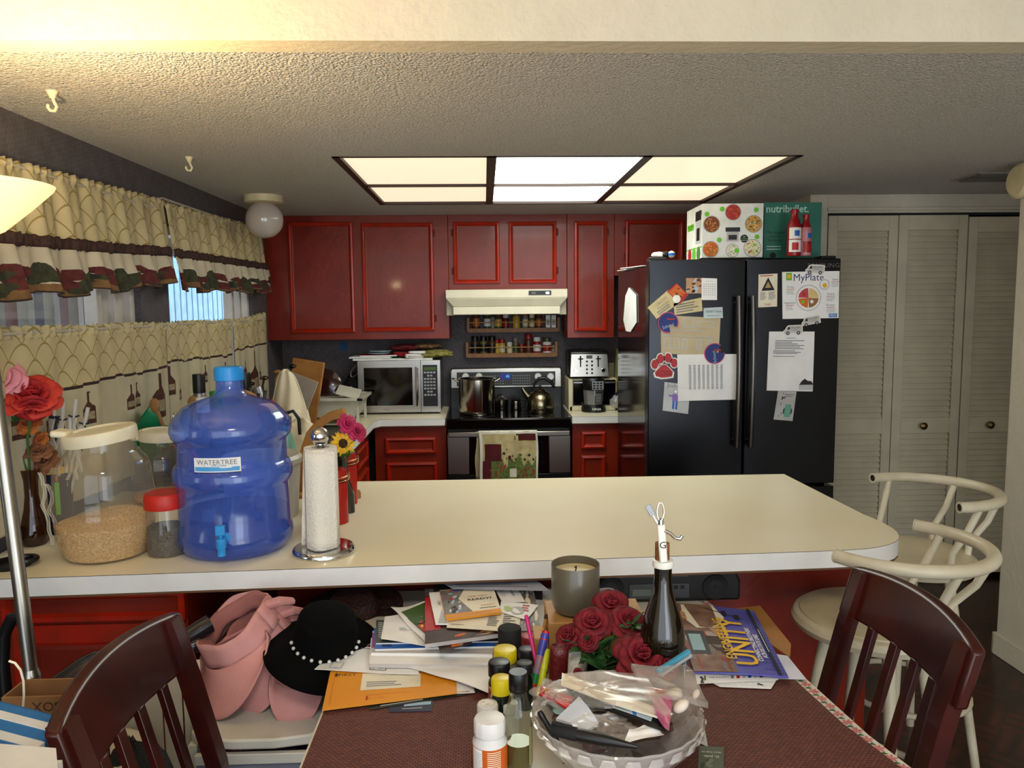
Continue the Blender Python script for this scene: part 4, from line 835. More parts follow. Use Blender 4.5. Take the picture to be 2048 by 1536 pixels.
b.text('AROMA', .036, GRY, (.23*D_/.32+.02, h*.84, .0003)); b.flat(.02, h*.58, .15, h*.70, .0003, LIM); b.text('Rice Cooker', .022, BLK, (.085, h*.66, .0005)); b.text('Steamer', .016, BLK, (.085, h*.61, .0005))
b.flat(.19, h*.28, .29, h*.80, .0003, LGRY); b.flat(.185, h*.72, .295, h*.90, .0005, BLK); b.flat(.21, h*.34, .27, h*.58, .0006, BLK); b.flat(.0, h*.20, D_, h*.22, .0003, LIM)
for k in range(3): b.disc(.07+.09*k, h*.10, .035, .0004, (REDP, LIM, DGN)[k])
make('side_print', b, t)
P0 = ay(1527, 512, 3.90); P1 = ay(1641, 512, 3.90); w_ = P1.x-P0.x; h = msz(109, P0)
t = thing('appliance_box', 'teal blender box with white lettering on top of the fridge', 'box', (P0.x, 3.90, ZT))
make('carton', MB().box((0, 0, 0), (w_, .25, h), TEAL), t)
b = MB().at((0, -.0006, 0), (PI/2, 0, 0)); PT = mat('pale_teal_text', 'a8cfc0', .5)
b.text('*nutribullet.', h*.19, PT, (w_*.40, h*.88, 0), sx=.95)
for i, s_ in enumerate(('The original', 'nutrient', 'extracter.')): b.text(s_, h*.068, BLK, (w_*.20, h*(.46-.07*i), 0))
for i in range(2): b.flat(w_*.05, h*(.2-.05*i), w_*.30, h*(.215-.05*i), 0, PT)
b.disc(w_*.16, 0.012, .016, 0, BLK)
make('front_print', b, t)
RCAN = mat('spray_red', '8f0d14', .3); PCAN = mat('spray_pink', 'b7747c', .35)
for (px, r_, top, lb, c1, c2) in ((1587, 13.5, 420, 'taller red air freshener can standing before the teal box', RCAN, PCAN), (1610, 11.5, 430, 'slimmer pink and red air freshener can before the teal box', PCAN, RCAN)):
    P = ay(px, 512, 3.76); r = msz(r_, P); h = msz(512-top, P)
    t = thing('spray_can', lb, 'spray can', (P.x, 3.76, ZT), .3 if px > 1600 else 0, group='air freshener cans on the fridge')
    make('can_body', MB().lathe([(0, 0), (r*.95, 0), (r, .006), (r, h*.62), (r*.9, h*.68), (0, h*.68)], c1 if px < 1600 else PCAN, 28), t)
    make('can_cap', MB().lathe([(r*.88, h*.67), (r*.8, h*.74), (r*.52, h*.82), (r*.5, h*.9), (r*.62, h*.985), (r*.4, h), (0, h)], RCAN, 28), t)
    b = MB().at((0, 0, 0)); b.lathe([(r*1.01, h*.36), (r*1.01, h*.6)], WHT if px < 1600 else PCAN, 12, a0=PI*1.15, a1=PI*1.85); b.lathe([(r*1.02, h*.08), (r*1.02, h*.34)], PAPER if px < 1600 else RCAN, 12, a0=PI*1.15, a1=PI*1.85); b.lathe([(r*1.03, h*.12), (r*1.03, h*.28)], REDP, 8, a0=PI*1.3, a1=PI*1.6)
    b.lathe([(r*1.03, h*.42), (r*1.03, h*.54)], BLU, 6, a0=PI*1.4, a1=PI*1.65)
    make('can_label', b, t)
P = ay(1318, 517, 3.88)
solo('sneaker', lump(MB(), (0, 0, .016), .040, .03, .017, WHT, 2, .05).at((.03, -.02, .018)).sph((0, 0, 0), .017, BLK, 8, 1, 1.3, 1), 'small white and black shoe at the left front of the fridge top', 'shoe', (P.x, P.y, ZT))
P = ay(1340, 517, 3.88)
solo('ball', MB().sph((0, 0, .018), .018, WHT, 14, 1).lathe([(.0183, .012), (.0187, .018), (.0183, .024)], BLU, 24), 'small white and blue ball next to the shoe on the fridge', 'ball', (P.x, P.y-.03, ZT))
P = ax(1262, 548, FX-.40)
for k, lb in enumerate(('lower sheet of white papers over the left rear edge of the fridge', 'upper sheet of white papers over the left rear edge of the fridge')):
    flatbox('folded_paper', lb, 'paper', (FX-.37, 4.35-.18*k, 1.802+.004*k), .22, .28, .004, PAPER, .1+.15*k, 'papers on the fridge edge')
# ------------------------------------------------------------------ curtains on the left wall
def curtain_mat(name, base, line, tl=.35):
    m = mat(name, base, .9, var=.05, transl=tl); N, L = nodes(m)
    mx = next(x for x in N if x.type == 'MIX'); uv = N.new('ShaderNodeUVMap'); sp = N.new('ShaderNodeSeparateXYZ'); L.new(uv.outputs[0], sp.inputs[0])
    def M(op, a, b_=None):
        n = N.new('ShaderNodeMath'); n.operation = op
        for i, x in enumerate((a, b_)):
            if x is None: continue
            if isinstance(x, (int, float)): n.inputs[i].default_value = x
            else: L.new(x, n.inputs[i])
        return n.outputs[0]
    us = M('MULTIPLY', sp.outputs[0], PI); masks = []
    for fn, off in (('SINE', 0), ('COSINE', 1)):
        a = M('ABSOLUTE', M(fn, us)); y = M('ADD', M('ADD', sp.outputs[1], a), off+100); f = M('FRACT', M('MULTIPLY', y, .5)); masks.append(M('LESS_THAN', f, .065))
    mk = M('MAXIMUM', masks[0], masks[1])
    m2 = N.new('ShaderNodeMix'); m2.data_type = 'RGBA'; L.new(mk, m2.inputs[0]); L.new(mx.outputs[2], m2.inputs[6]); m2.inputs[7].default_value = lin(line)
    for l in list(mx.outputs[2].links):
        if l.to_node != m2: s_ = l.to_socket; L.remove(l); L.new(m2.outputs[2], s_)
    return m
CUR = curtain_mat('scalloped_curtain', 'd6c79c', 'a89458'); CUR2 = mat('curtain_cream', 'cfc5a8', .9, transl=.35, var=.05)
BNDM = mat('brown_ruched_band', '2a1712', .8, col2='40261c', cs=80); LINE = mat('curtain_brown_line', '2d1712', .8); BOT = mat('printed_bottle', '38180f', .8, col2='4d2818', cs=20); BLB = mat('printed_label', '9c8f74', .8, col2='7d6c50', cs=60)
RUF = mat('ruffle_cream', 'd2c7ad', .9, transl=.25); RLEAF = mat('ruffle_leaf', '3c3d24', .9, col2='23261a', cs=40); RGRP = mat('ruffle_grape', '451518', .9, col2='5e2622', cs=50); RTAN = mat('ruffle_tan', '66482a', .9, col2='7d5e36', cs=25); RHEM = mat('ruffle_hem', '2c1a12', .8)
XC = -1.355
def folds(y, v, k, A, ph): return A*(math.sin(k*y+ph+.6*math.sin(2.3*y))*.7+.4*math.sin(2.3*k*y+1.3*ph))*(.25+.75*v)
def valance(lb, y0, y1, zt0, zt1, zb0, zb1, zr0, zr1, seed, sag=0):
    yc = (y0+y1)/2; zc = (zt0+zt1)/2
    t = thing('curtain_valance', lb, 'valance', (XC, yc, zc))
    L_ = y1-y0; nu = int(L_*90)
    def Z(a, c_, u): return a+(c_-a)*u
    def up(u, v):
        y = y0+L_*u; z = Z(zt0, zt1, u)*(1-v)+Z(zb0, zb1, u)*v-sag*v*math.sin(PI*u)
        return (folds(y, .3+.7*v, 34, .016, seed)+(.008*math.sin(150*y) if v < .12 else 0)+.02*v, y-yc, z-zc+.003*math.sin(150*y)*(v < .02))
    make('valance_panel', MB().grid(up, nu, 14, CUR, (L_/.11, 4.6)), t, sol=.0012)
    def band(u, v):
        y = y0+L_*u; z = Z(zb0, zb1, u)-sag*math.sin(PI*u)+.018-.038*v
        return (folds(y, 1, 34, .016, seed)+.026+.004*math.sin(220*y)+.004*math.sin(PI*v), y-yc, z-zc+.0025*math.sin(170*y))
    make('ruched_band', MB().grid(band, nu*2, 4, BNDM), t, sol=.002)
    rr = random.Random(seed*7+1); bl = []
    k = 0.0
    while k < L_:
        for _ in range(7): bl.append((k+rr.uniform(-.06, .06), rr.uniform(.45, .85), rr.uniform(.014, .026), RGRP))
        for _ in range(3): bl.append((k+.13+rr.uniform(-.03, .03), rr.uniform(.5, .8), rr.uniform(.035, .06), RLEAF))
        k += .26
    def rm(u, v):
        y = u*L_
        if v > .965: return RHEM
        for (cy, cv, r, m_) in bl:
            dx = y-cy
            if m_ is RLEAF:
                if abs(dx)/1.9+abs((v-cv)*.22)+.012*math.sin(60*dx+9*v) < r: return m_
            elif dx*dx*.25+((v-cv)*.2)**2 < r*r: return m_
        if v > .76+.05*math.sin(11*y+seed): return RTAN
        return RUF
    def ruf(u, v):
        y = y0-.01+(L_+.05)*u; z = (Z(zb0, zb1, u)-sag*math.sin(PI*u)-.018)*(1-v)+(Z(zr0, zr1, u)-sag*1.3*math.sin(PI*u)+.012*math.sin(19*y+seed))*v
        return (folds(y, 1, 34, .012+.02*v, seed+1)+.028+.02*v, y-yc, z-zc)
    make('printed_ruffle', MB().grid(ruf, int(L_*280), 84, rm), t, sol=.0012)
    return t
def Y_(px, py): return ax(px, py, XC+.03)
a, b_ = Y_(340, 500), Y_(352, 570)
valance('cream scalloped curtain valance with grape ruffle over the large left window', 1.7, Y_(338, 400).y, 2.02, Y_(335, 398).z, 1.80, a.z-.005, 1.62, b_.z+.01, 1, .01)
a, c_ = Y_(347, 505), Y_(533, 533)
valance('cream valance with grape ruffle over the window nearest the red cabinets', Y_(343, 405).y, Y_(532, 455).y, Y_(345, 405).z, Y_(532, 455).z, a.z, c_.z, Y_(350, 580).z, Y_(540, 585).z, 4, .0)
RODM = mat('curtain_rod', 'b8b0a0', .4)
for (y0, y1, z, lb) in ((.8, Y_(338, 400).y, 2.03, 'white curtain rod carrying the left valance'), (Y_(343, 405).y, Y_(532, 455).y, 2.08, 'white curtain rod carrying the valance nearest the cabinets'), (.8, Y_(345, 645).y, 1.545, 'white curtain rod carrying the lower left cafe curtain'), (Y_(347, 645).y, Y_(540, 625).y, 1.545, 'white curtain rod carrying the two short cafe curtains')):
    solo('curtain_rod', MB().cyl((0, y0-(y0+y1)/2, 0), .005, y1-y0, RODM, 10, ax='y').box((-.05, y0-(y0+y1)/2, -.006), (0, y0-(y0+y1)/2+.006, .006), RODM).box((-.05, (y1-y0)/2-.006, -.006), (0, (y1-y0)/2, .006), RODM), lb, 'curtain rod', (XC-.001, (y0+y1)/2, z-.006))
def bottle_in(dx, v0, h):       # silhouette of a bottle, v0 0 top..1 bottom
    if v0 < 0 or v0 > 1: return 0
    w_ = .18 if v0 < .32 else (.18+.72*min(1, (v0-.32)/.2))
    if v0 < .04: w_ = .2
    return abs(dx) < w_*h*.34
def cafe(lb, y0, y1, zt0, zt1, zl0, zl1, bots, seed, steps=5):
    yc = (y0+y1)/2; L_ = y1-y0; zb = .975
    def Zt(u): return zt0+(zt1-zt0)*u
    def fn(u, v):
        y = y0+L_*u; z = Zt(u)*(1-v)+zb*v
        return (folds(y, .4+.6*v, 21, .012, seed)+(.006*math.sin(140*y) if v < .06 else 0), y-yc, z-zb+.004*math.sin(130*y)*(v < .02))
    nu = int(L_*170); nv = 110; ln = {}
    def mf(u, v):
        z = Zt(u)*(1-v)+zb*v; k = math.floor(u*steps); zl = zl0+(zl1-zl0)*(k+.5)/steps+.004*math.sin(20*u)
        if abs(z-zl) < .005: return LINE
        if z < zl:
            y = y0+L_*u
            for (cy, zt_, h) in bots:
                q = (zt_-z)/h
                if bottle_in(y-cy, q, h):
                    return BLB if .62 < q < .86 and abs(y-cy) < .26*h else BOT
            return CUR2
        return CUR
    b = MB().grid(fn, nu, nv, mf, (L_/.11, 12))
    solo('cafe_curtain', b, lb, 'curtain', (XC, yc, zb), group='lower cafe curtains', sol=.001)
def bt(px, pt, pb): p = Y_(px, pt); q = Y_(px, pb); return (p.y, p.z, p.z-q.z)
cafe('large cream cafe curtain with printed wine bottles behind the roses and barrel jar', 1.7, Y_(345, 645).y, 1.56, 1.553, Y_(100, 790).z-.005, Y_(335, 735).z, [bt(192, 782, 850), bt(330, 745, 835), bt(273, 770, 820), bt(291, 765, 815), bt(60, 800, 880), bt(120, 800, 880)], 2, 7)
cafe('middle cafe curtain with brown line and bottle silhouettes above the blue jug', Y_(346, 645).y, Y_(474, 640).y, 1.553, Y_(474, 638).z, Y_(360, 722).z, Y_(465, 712).z, [bt(352, 732, 790), bt(422, 730, 765), bt(459, 725, 760), bt(372, 763, 800)], 5, 5)
cafe('short cafe curtain at the red cabinets, with a tall bottle silhouette', Y_(477, 640).y, Y_(540, 625).y, Y_(477, 640).z, Y_(540, 625).z, Y_(490, 700).z, Y_(538, 686).z, [bt(502, 722, 760), bt(517, 702, 790), bt(532, 730, 760)], 7, 4)
# ------------------------------------------------------------------ crowd of utensils on the counter by the window, behind the jug
CLR = film('clear_jar_plastic', 'e6e2da', .22, .1); RLID = mat('red_lid', 'b3121a', .4); SPN = mat('spoon_wood', '8c6434', .6); BRD = mat('board_wood', 'a9763a', .5, col2='955f2a', cs=10)
def stand(px, py, z=ZC, y=None): return az(px, py, z) if y is None else ay(px, py, y)
def jar(lb, px, pyt, wpx, Y, capm, bodym, capfr=.2, cat='jar', name='jar', group=None, tilt=(0, 0, 0), zb=ZC, sq=1):
    c = ay(px, pyt, Y); r = msz(wpx/2, c); h = c.z-zb
    t = thing(name, lb, cat, (c.x, Y, zb), tilt, group)
    make('jar_body', MB().lathe([(0, 0), (r*.96, 0), (r, .006), (r, h*(1-capfr)-.01), (r*.85, h*(1-capfr)), (0, h*(1-capfr))], bodym, 28), t)
    make('jar_lid', MB().lathe([(0, h*(1-capfr)), (r*.98, h*(1-capfr)), (r*.98, h-.004), (r*.92, h), (0, h)], capm, 28), t)
    return t, r, h
UG = 'kitchen jars and utensils by the window'
# crock holding spoons and two red-lidded dredgers
DGL = mat('dark_glass', '1a1712', .1); RSP = mat('red_plastic_body', '8c1014', .25)
P = ay(372, 850, 2.95)
t = thing('utensil_crock', 'dark crock of spoons behind the blue jug', 'crock', (P.x-.02, 2.98, ZC))
make('crock_body', MB().lathe([(0, 0), (.06, 0), (.065, .15), (.058, .15), (.053, .01), (0, .01)], DGL, 30), t)
for k, (dx, dy, ln, lb) in enumerate(((-.09, -.02, .30, 'wooden spoon handle leaning left'), (.02, .04, .30, None), (.05, .0, .27, None))):
    solo('wooden_spoon', MB().tube([(0, 0, 0), (dx, dy, ln)], .007, SPN, 8).at((dx*1.07, dy*1.07, ln*1.06), (0, dx, 0)).sph((0, 0, 0), .02, SPN, 8, 1.4, 1, .5), ('wooden spoon leaning left out of the dark crock by the window', 'wooden spoon upright in the middle of the dark crock', 'wooden spoon leaning right in the dark crock toward the jug')[k], 'spoon', (P.x-.02, 2.98, ZC+.012), group=UG)
for (px, py, Y, a, lb) in ((352, 792, 2.93, 0, 'upper red-capped squeeze bottle tilted beside the blue jug'), (368, 812, 2.86, 0, 'lower red-capped squeeze bottle tilted beside the blue jug')):
    P = ay(px, py, Y); t = thing('squeeze_bottle', lb, 'bottle', (P.x+.09, Y, ZC+.05 if px < 360 else ZC+.02), (0, -.55, 0), group='red-capped bottles by the blue jug')
    make('bottle_body', MB().lathe([(0, 0), (.030, 0), (.034, .01), (.034, .11), (.022, .135), (0, .135)], RSP, 24), t)
    make('bottle_cap', MB().lathe([(.024, .13), (.027, .132), (.027, .165), (.02, .17), (0, .17)], RLID, 24), t)
    make('wire_clasp', MB().tube([(.037*math.cos(i*PI/12), .037*math.sin(i*PI/12), .10) for i in range(24)], .0015, GOLD, 6, closed=True), t)
jar('tall grinder with a black lid standing against the middle cafe curtain', 397, 748, 25, 3.2, BLK, DST, .30, 'jar', 'grinder', zb=ZC+.172)
jar('white-lidded brown jar behind the shoulder of the blue jug', 405, 795, 26, 2.95, WHT, mat('amber_jar', '5a2c12', .2), .3, zb=ZC+.172)
jar('green-lidded jar behind the neck of the blue jug', 432, 782, 26, 3.1, mat('green_lid', '1f8a2a', .4), mat('clear_brown', '80684c', .2), .35, zb=ZC+.172)
flatbox('storage_crate', 'dark crate under the grinder and green-lidded jar by the window', 'crate', (ay(415,790,3.08).x+.0, 3.08, ZC), .24, .34, .171, BLKM)
P = ay(420, 760, 3.15)
solo('cutting_board', MB().at(rot=(PI/2-.2, 0, .3)).lathe([(0, 0), (.105, 0), (.11, .004), (.11, .014), (.105, .018), (0, .018)], BRD, 40), 'round wooden board leaning by the window behind the jug neck', 'board', (P.x+.03, 3.40, ZC+.112+.12))
flatbox('bread_box', 'small dark box under the round wooden board by the window', 'box', (P.x+.03, 3.40, ZC), .2, .14, .118, BLKM)
P = ay(398, 790, 3.0); P.y=2.86; b = MB()
for k in range(5):
    a = PI*k/5; b.tube([(.004*math.cos(a), .004*math.sin(a), .19)]+[(.022*math.sin(PI*j/8)*math.cos(a), .022*math.sin(PI*j/8)*math.sin(a), .20+.1*j/8) for j in range(1, 9)], .0012, CHR, 5)
b.tube([(0, 0, 0), (0, 0, .2)], .006, CHR, 8); b.tube([(.010*math.cos(i*PI/8), 0, .31+.012*math.sin(i*PI/8)) for i in range(16)], .0015, CHR, 5, closed=True)
solo('whisk', b, 'wire whisk standing between grinder and green lid by the window', 'whisk', (P.x-.02, 2.82, ZC))
# dark clutter right of the jug neck: knife block with knives, pans
P = ay(505, 800, 3.7)
t = thing('knife_block', 'dark knife block with black handled knives behind the blue jug', 'knife block', (P.x, 3.7, ZC), (-.15, 0, .4))
make('block', MB().box((-.06, -.05, 0), (.06, .06, .20), mat('dark_block', '1c1310', .5)), t, bev=.006)
for k in range(5): make('knife_handle', MB().at((-.045+.022*k, 0, .2), (.2*(k % 2), .12*(k-2), 0)).box((-.007, -.01, 0), (.007, .01, .09+.015*(k % 3)), BLK), t, bev=.003)
P = ay(520, 690, 4.2)
solo('chopping_mat', MB().at(rot=(-.2, .0, 0)).box((-.11, -.003, 0), (.11, .003, .36), mat('grey_white_board', '9e9488', .5)), 'greyish white cutting board leaning behind the draped cloth', 'board', (ay(560, 700, 4.2).x-.02, 4.15, ZC), (0, .33, -.3), bev=.002)
solo('chopping_board', MB().at(rot=(-.1, 0, 0)).box((-.10, -.008, 0), (.10, .008, .40), BRD), 'orange-brown wooden board standing behind the draped cloth', 'board', (ay(590, 760, 4.45).x, 4.5, ZC), (0, .15, -.2), bev=.006)
P = ay(528, 810, 3.5); jar('low brown tub with an orange lid behind the jug shoulder', 528, 802, 42, 3.45, mat('orange_lid', 'c4482a', .4), mat('tub_brown', '3a2416', .4), .15, 'tub', 'storage_tub')
t, r, h = jar('black bottle with a yellow neck among the dark utensils by the window', 490, 745, 20, 4.0, BLK, mat('dark_olive_glass', '14150c', .1), .25, 'bottle', 'oil_bottle')
make('neck_band', MB().lathe([(r*1.02, h*.5), (r*1.02, h*.56)], YEL, 20), t)
t, r, h = jar('steel pepper mill leaning among the utensils by the window', 545, 770, 18, 3.9, DST, DKS, .3, 'mill', 'pepper_mill', tilt=(0, -.25, 0))
# the clutter of pan handles
P = ay(500, 770, 3.9); rr = random.Random(9)
for k in range(4):
    solo('ladle', MB().tube([(0, 0, 0), (.03*(k-1.5), .0, .26+.03*k), (.034*(k-1.5)+.01, 0, .29+.03*k)], .006, (BLK, DKS, SPN, BLK)[k], 8).at((.034*(k-1.5)+.012, 0, .30+.03*k)).sph((0, 0, 0), .024, (BLK, DKS, SPN, BLK)[k], 8, .5), ('black ladle left in the utensil cluster by the window', 'steel ladle in the utensil cluster by the window', 'wooden ladle in the utensil cluster by the window', 'rightmost black ladle in the utensil cluster by the window')[k], 'ladle', (P.x-.02+.04*k, 4.1, ZC), group=UG)
# green plastic funnel bag
GBAG = mat('green_plastic', '1c8a5c', .35, transl=.3)
P = ay(300, 850, 3.02)
solo('green_bag', lump(MB(), (0, 0, .065), .105, .08, .065, GBAG, 31, .10).at((.02, 0, .13), (.3, -.9, 0)).lathe([(.07, .06), (.055, .02), (.02, -.03), (.0, -.04)], GBAG, 24), 'crumpled green plastic bag behind the barrel jar by the window', 'bag', (P.x, 3.02, ZC+.11))
flatbox('plastic_crate', 'grey tub under the green bag behind the barrel jar', 'tub', (P.x, 3.02, ZC), .18, .14, .112, mat('grey_tub', '55534e', .5))
# dish rack with pan lid, draped cloth
RKM = mat('rack_white', 'b9b7a6', .45)
A = az(745, 848, ZC); X1 = ay(722, 800, 4.62).x; X0 = ay(610, 800, 4.62).x-.1; zr = ay(722, 797, 4.62).z
t = thing('dish_rack', 'white plastic dish rack beside the sink, left of the microwave', 'dish rack', ((X0+X1)/2, 4.75, ZC)); W = (X1-X0)/2; hh = zr-ZC
b = MB(); e = .035
b.hexa([(-W+e, -.13, .04), (W-e, -.13, .04), (W-e, .17, .04), (-W+e, .17, .04), (-W, -.15, hh), (W, -.15, hh), (W, .2, hh), (-W, .2, hh)], RKM); make('rack_tub', b, t, bev=.004)
make('rack_rim', MB().box((-W-.015, -.17, hh-.012), (W+.015, -.14, hh+.006), RKM).box((-W-.015, -.17, hh-.012), (-W+.02, .22, hh+.006), RKM).box((W-.02, -.17, hh-.012), (W+.015, .22, hh+.006), RKM).box((-W-.015, .19, hh-.012), (W+.015, .22, hh+.006), RKM), t, bev=.003)
for sx_ in (-1, 1):
    for yy in (-.14, .15): make('rack_leg', MB().box((sx_*W*.9-.008, yy, 0), (sx_*W*.9+.008, yy+.016, hh-.01), RKM), t)
PL = mat('brown_pan', '2a0f0c', .15, coat=.5)
P = ay(643, 790, 4.8); solo('pan_lid', MB().at(rot=(PI/2-.15, .1, 0)).lathe([(0, .02), (.05, .018), (.10, .006), (.112, 0), (.10, .0), (0, .012)], PL, 40), 'dark brown pan standing in the white dish rack', 'pan', (P.x+.02, 4.78, hh+ZC+.058), group='dishes in the rack')
P = ay(700, 792, 4.62); solo('serving_tray', MB().at(rot=(.5, .25, 0)).box((-.07, -.05, 0), (.07, .05, .006), RKM), 'white tray lid lying tilted on the right end of the dish rack', 'tray', (P.x-.015, 4.66, hh+ZC+.034), bev=.002)
# black appliance left of the microwave
P = az(690, 815, ZC); x_ = ay(690, 800, 5.05).x
t = thing('zip_bag', 'black zipped bag with a grey carabiner leaning beside the microwave', 'bag', (x_+.0, 5.15, ZC), (0, .30, 0))
make('bag_body', lump(MB(), (0, 0, .14), .085, .09, .14, BLKM, 41, .06), t)
make('carabiner', MB().tube([(-.02+.022*math.cos(i*PI/8)+.012*math.sin(i*PI/8), -.06, .29+.045*math.sin(i*PI/8)) for i in range(16)], .005, DST, 8, closed=True), t)
make('zip_label', MB().box((-.02, -.094, .17), (-.005, -.09, .185), WHT).box((.03, -.094, .23), (.042, -.088, .242), WHT), t)
# white cloth draped over something upright near the sink
CLT = mat('white_terry', 'd3c7ab', .95, bump=.25, bs=90, var=.03)
Yc = 3.75
pts = [(585, 738), (620, 752), (640, 800), (648, 860), (640, 905)]
base = ay(600, 900, Yc); topz = ay(588, 738, Yc).z
def dr(u, v):
    px = 543+u*(100*min(1, .35+1.1*v)); px = 552+22*(1-v)**.5+ (u-.5)*(22+82*v**.65) + 20*v
    pz = topz+(ZC-topz)*v*1.0+(-.05*abs(u-.45)**1.6 if v < .5 else 0)
    X = ay(px, 800, Yc).x
    return (X-base.x, -.07*math.sin(PI*u)*(.3+v)+.008*math.sin(14*u+5*v), pz-ZC)
b = MB().grid(dr, 36, 36, CLT)
b.grid(lambda u, v: (dr(1-u, v)[0], .06*math.sin(PI*u)*(.3+v), dr(1-u, v)[2]), 36, 36, CLT)
solo('draped_cloth', b, 'white terry cloth draped upright over dishes beside the blue jug', 'cloth', (base.x, Yc, ZC), sol=.003)
# sink
SNK = mat('sink_steel', '5b5852', .3, .9)
A = az(720, 838, ZC); b = MB()
sx0, sx1, sy0, sy1 = -1.22, -.80, 3.75, 4.55
for (a, c) in (((sx0, sy0), (sx1, sy0+.03)), ((sx0, sy1-.03), (sx1, sy1)), ((sx0, sy0), (sx0+.03, sy1)), ((sx1-.03, sy0), (sx1, sy1)), ((sx0, 4.14), (sx1, 4.17))): b.box((a[0]-(-1.01), a[1]-4.15, 0), (c[0]-(-1.01), c[1]-4.15, .006), SNK)
b.box((sx0+.03+1.01, sy0+.03-4.15, .0005), (sx1-.03+1.01, sy1-.03-4.15, .001), mat('sink_dark', '1f1c1a', .25, .6))
t = thing('sink', 'dark steel double sink set in the counter by the window', 'sink', (-1.01, 4.15, ZC)); make('sink_bowl', b, t)
make('faucet', MB().tube([(-.20, .0, 0), (-.20, 0, .12), (-.17, 0, .19), (-.08, 0, .20), (-.03, 0, .15)], .011, CHR, 12), t)
# ------------------------------------------------------------------ things on the bar
ZB = .9105
def base(px, py, z=ZB): return az(px, py, z)
# blue water jug
P = base(474, 1094); R = msz(112, P); h = ay(459, 733, P.y).z-ZB
JUG = film('jug_blue', '5c80dc', .30, .10, tint='b8ceff'); WAT = film('jug_water', '1e2c96', .12, .05, tint='8f96ea'); CAPB = mat('blue_cap', '1f86cf', .35); JUGT = film('jug_neck', '1a2f8a', .45, .1, tint='3050c0')
t = thing('water_jug', 'large translucent blue water jug with spigot and light blue cap on the bar', 'water jug', P)
pr = [(0, .012), (.5, .006), (.72, 0), (.86, .012), (.95, .045), (.985, .085), (.975, .12), (.94, .14), (.935, .36), (.955, .375), (1.0, .395), (1.01, .42), (1.005, .45), (.97, .475), (.925, .49), (.915, .595), (.94, .61), (.995, .63), (1.025, .66), (1.01, .70), (.95, .735), (.88, .755), (.80, .785), (.66, .81), (.45, .83), (.30, .845), (.235, .87), (.225, .93)]
make('jug_body', MB().lathe([(r*R, z*h) for r, z in pr], JUG, 64), t)
make('jug_cap', MB().lathe([(.232*R, .925*h), (.252*R, .928*h), (.252*R, .985*h), (.23*R, h), (0, h)], CAPB, 40, fn=lambda a, z: 1+(.012*math.cos(30*a) if z < .97*h else 0)), t)
make('water', MB().lathe([(0, .016*h), (.70*R, .012*h), (.90*R, .05*h), (.95*R, .09*h), (.915*R, .14*h), (.91*R, .22*h), (0, .22*h)], WAT, 48), t)
A = ay(391, 918, P.y-R); B = ay(475, 916, P.y-R); C = ay(475, 952, P.y-R); D = ay(391, 954, P.y-R)
yy = -R*.975; W_ = (B.x-A.x)
dirn = Vector((-P.x, -P.y, 0)).normalized(); ang0 = math.atan2(-P.y, -P.x)
cx_ = ay(433, 935, P.y-R*.95); dx_ = cx_.x-P.x; zz = cx_.z-ZB; la = math.atan2(-1, dx_/(R*.95)); nrm_ = Vector((math.cos(la), math.sin(la), 0)); tg = Vector((-nrm_.y, nrm_.x, 0))
cc = nrm_*(R*.955); hW, hH = msz(42, P), msz(17.5, P); Rl = R*.95
b, c = sheet([cc-tg*hW+Vector((0, 0, zz+hH)), cc+tg*hW+Vector((0, 0, zz+hH)), cc+tg*hW+Vector((0, 0, zz-hH)), cc-tg*hW+Vector((0, 0, zz-hH))],
  [('r', .02, .30, .98, .52, mat('wave_blue', '4a9ad0', .5)), ('r', .0, .0, 1, .24, NAVY), ('t', 'WATERTREE', .155, .5, .76, GRY), ('l', .2, .56, .85, .62, 1, LGRY), ('t', 'health products', .05, .55, .60, BLU), ('l', .1, .04, .95, .21, 2, LGRY), ('c', .3, .5, .12, mat('wave_blue'), .12), ('c', .7, .5, .14, PAPER, .1)], loft=lambda u, v: -((u-.5)*2*hW)**2/(2*Rl), out=nrm_, th=.0008)
make('jug_label', b, t, loc=c)
cx_ = ay(447, 1090, P.y-R*1.0); la = math.atan2(-1, (cx_.x-P.x)/(R)); nrm_ = Vector((math.cos(la), math.sin(la), 0)); q = nrm_*R*.96; zq = .085*h+.012
TAPM = mat('spigot_blue', '2f8fd0', .35)
rz_ = la+PI/2
b = MB().at((q.x, q.y, zq), (0, 0, rz_)); b.cyl((0, .0, .015), .017, .012, TAPM, 24, ax='y').cyl((0, -.028, .015), .009, .03, TAPM, 14, ax='y'); b.lathe([(0, -.022), (.011, -.022), (.010, -.005), (.013, .0), (.013, .022), (.008, .026), (0, .026)], TAPM, 20, (0, -.032, 0)); b.box((-.004, -.036, .026), (.004, -.028, .045), TAPM).box((-.012, -.042, .036), (.012, -.030, .062), TAPM)
make('spigot', b, t, bev=.001)
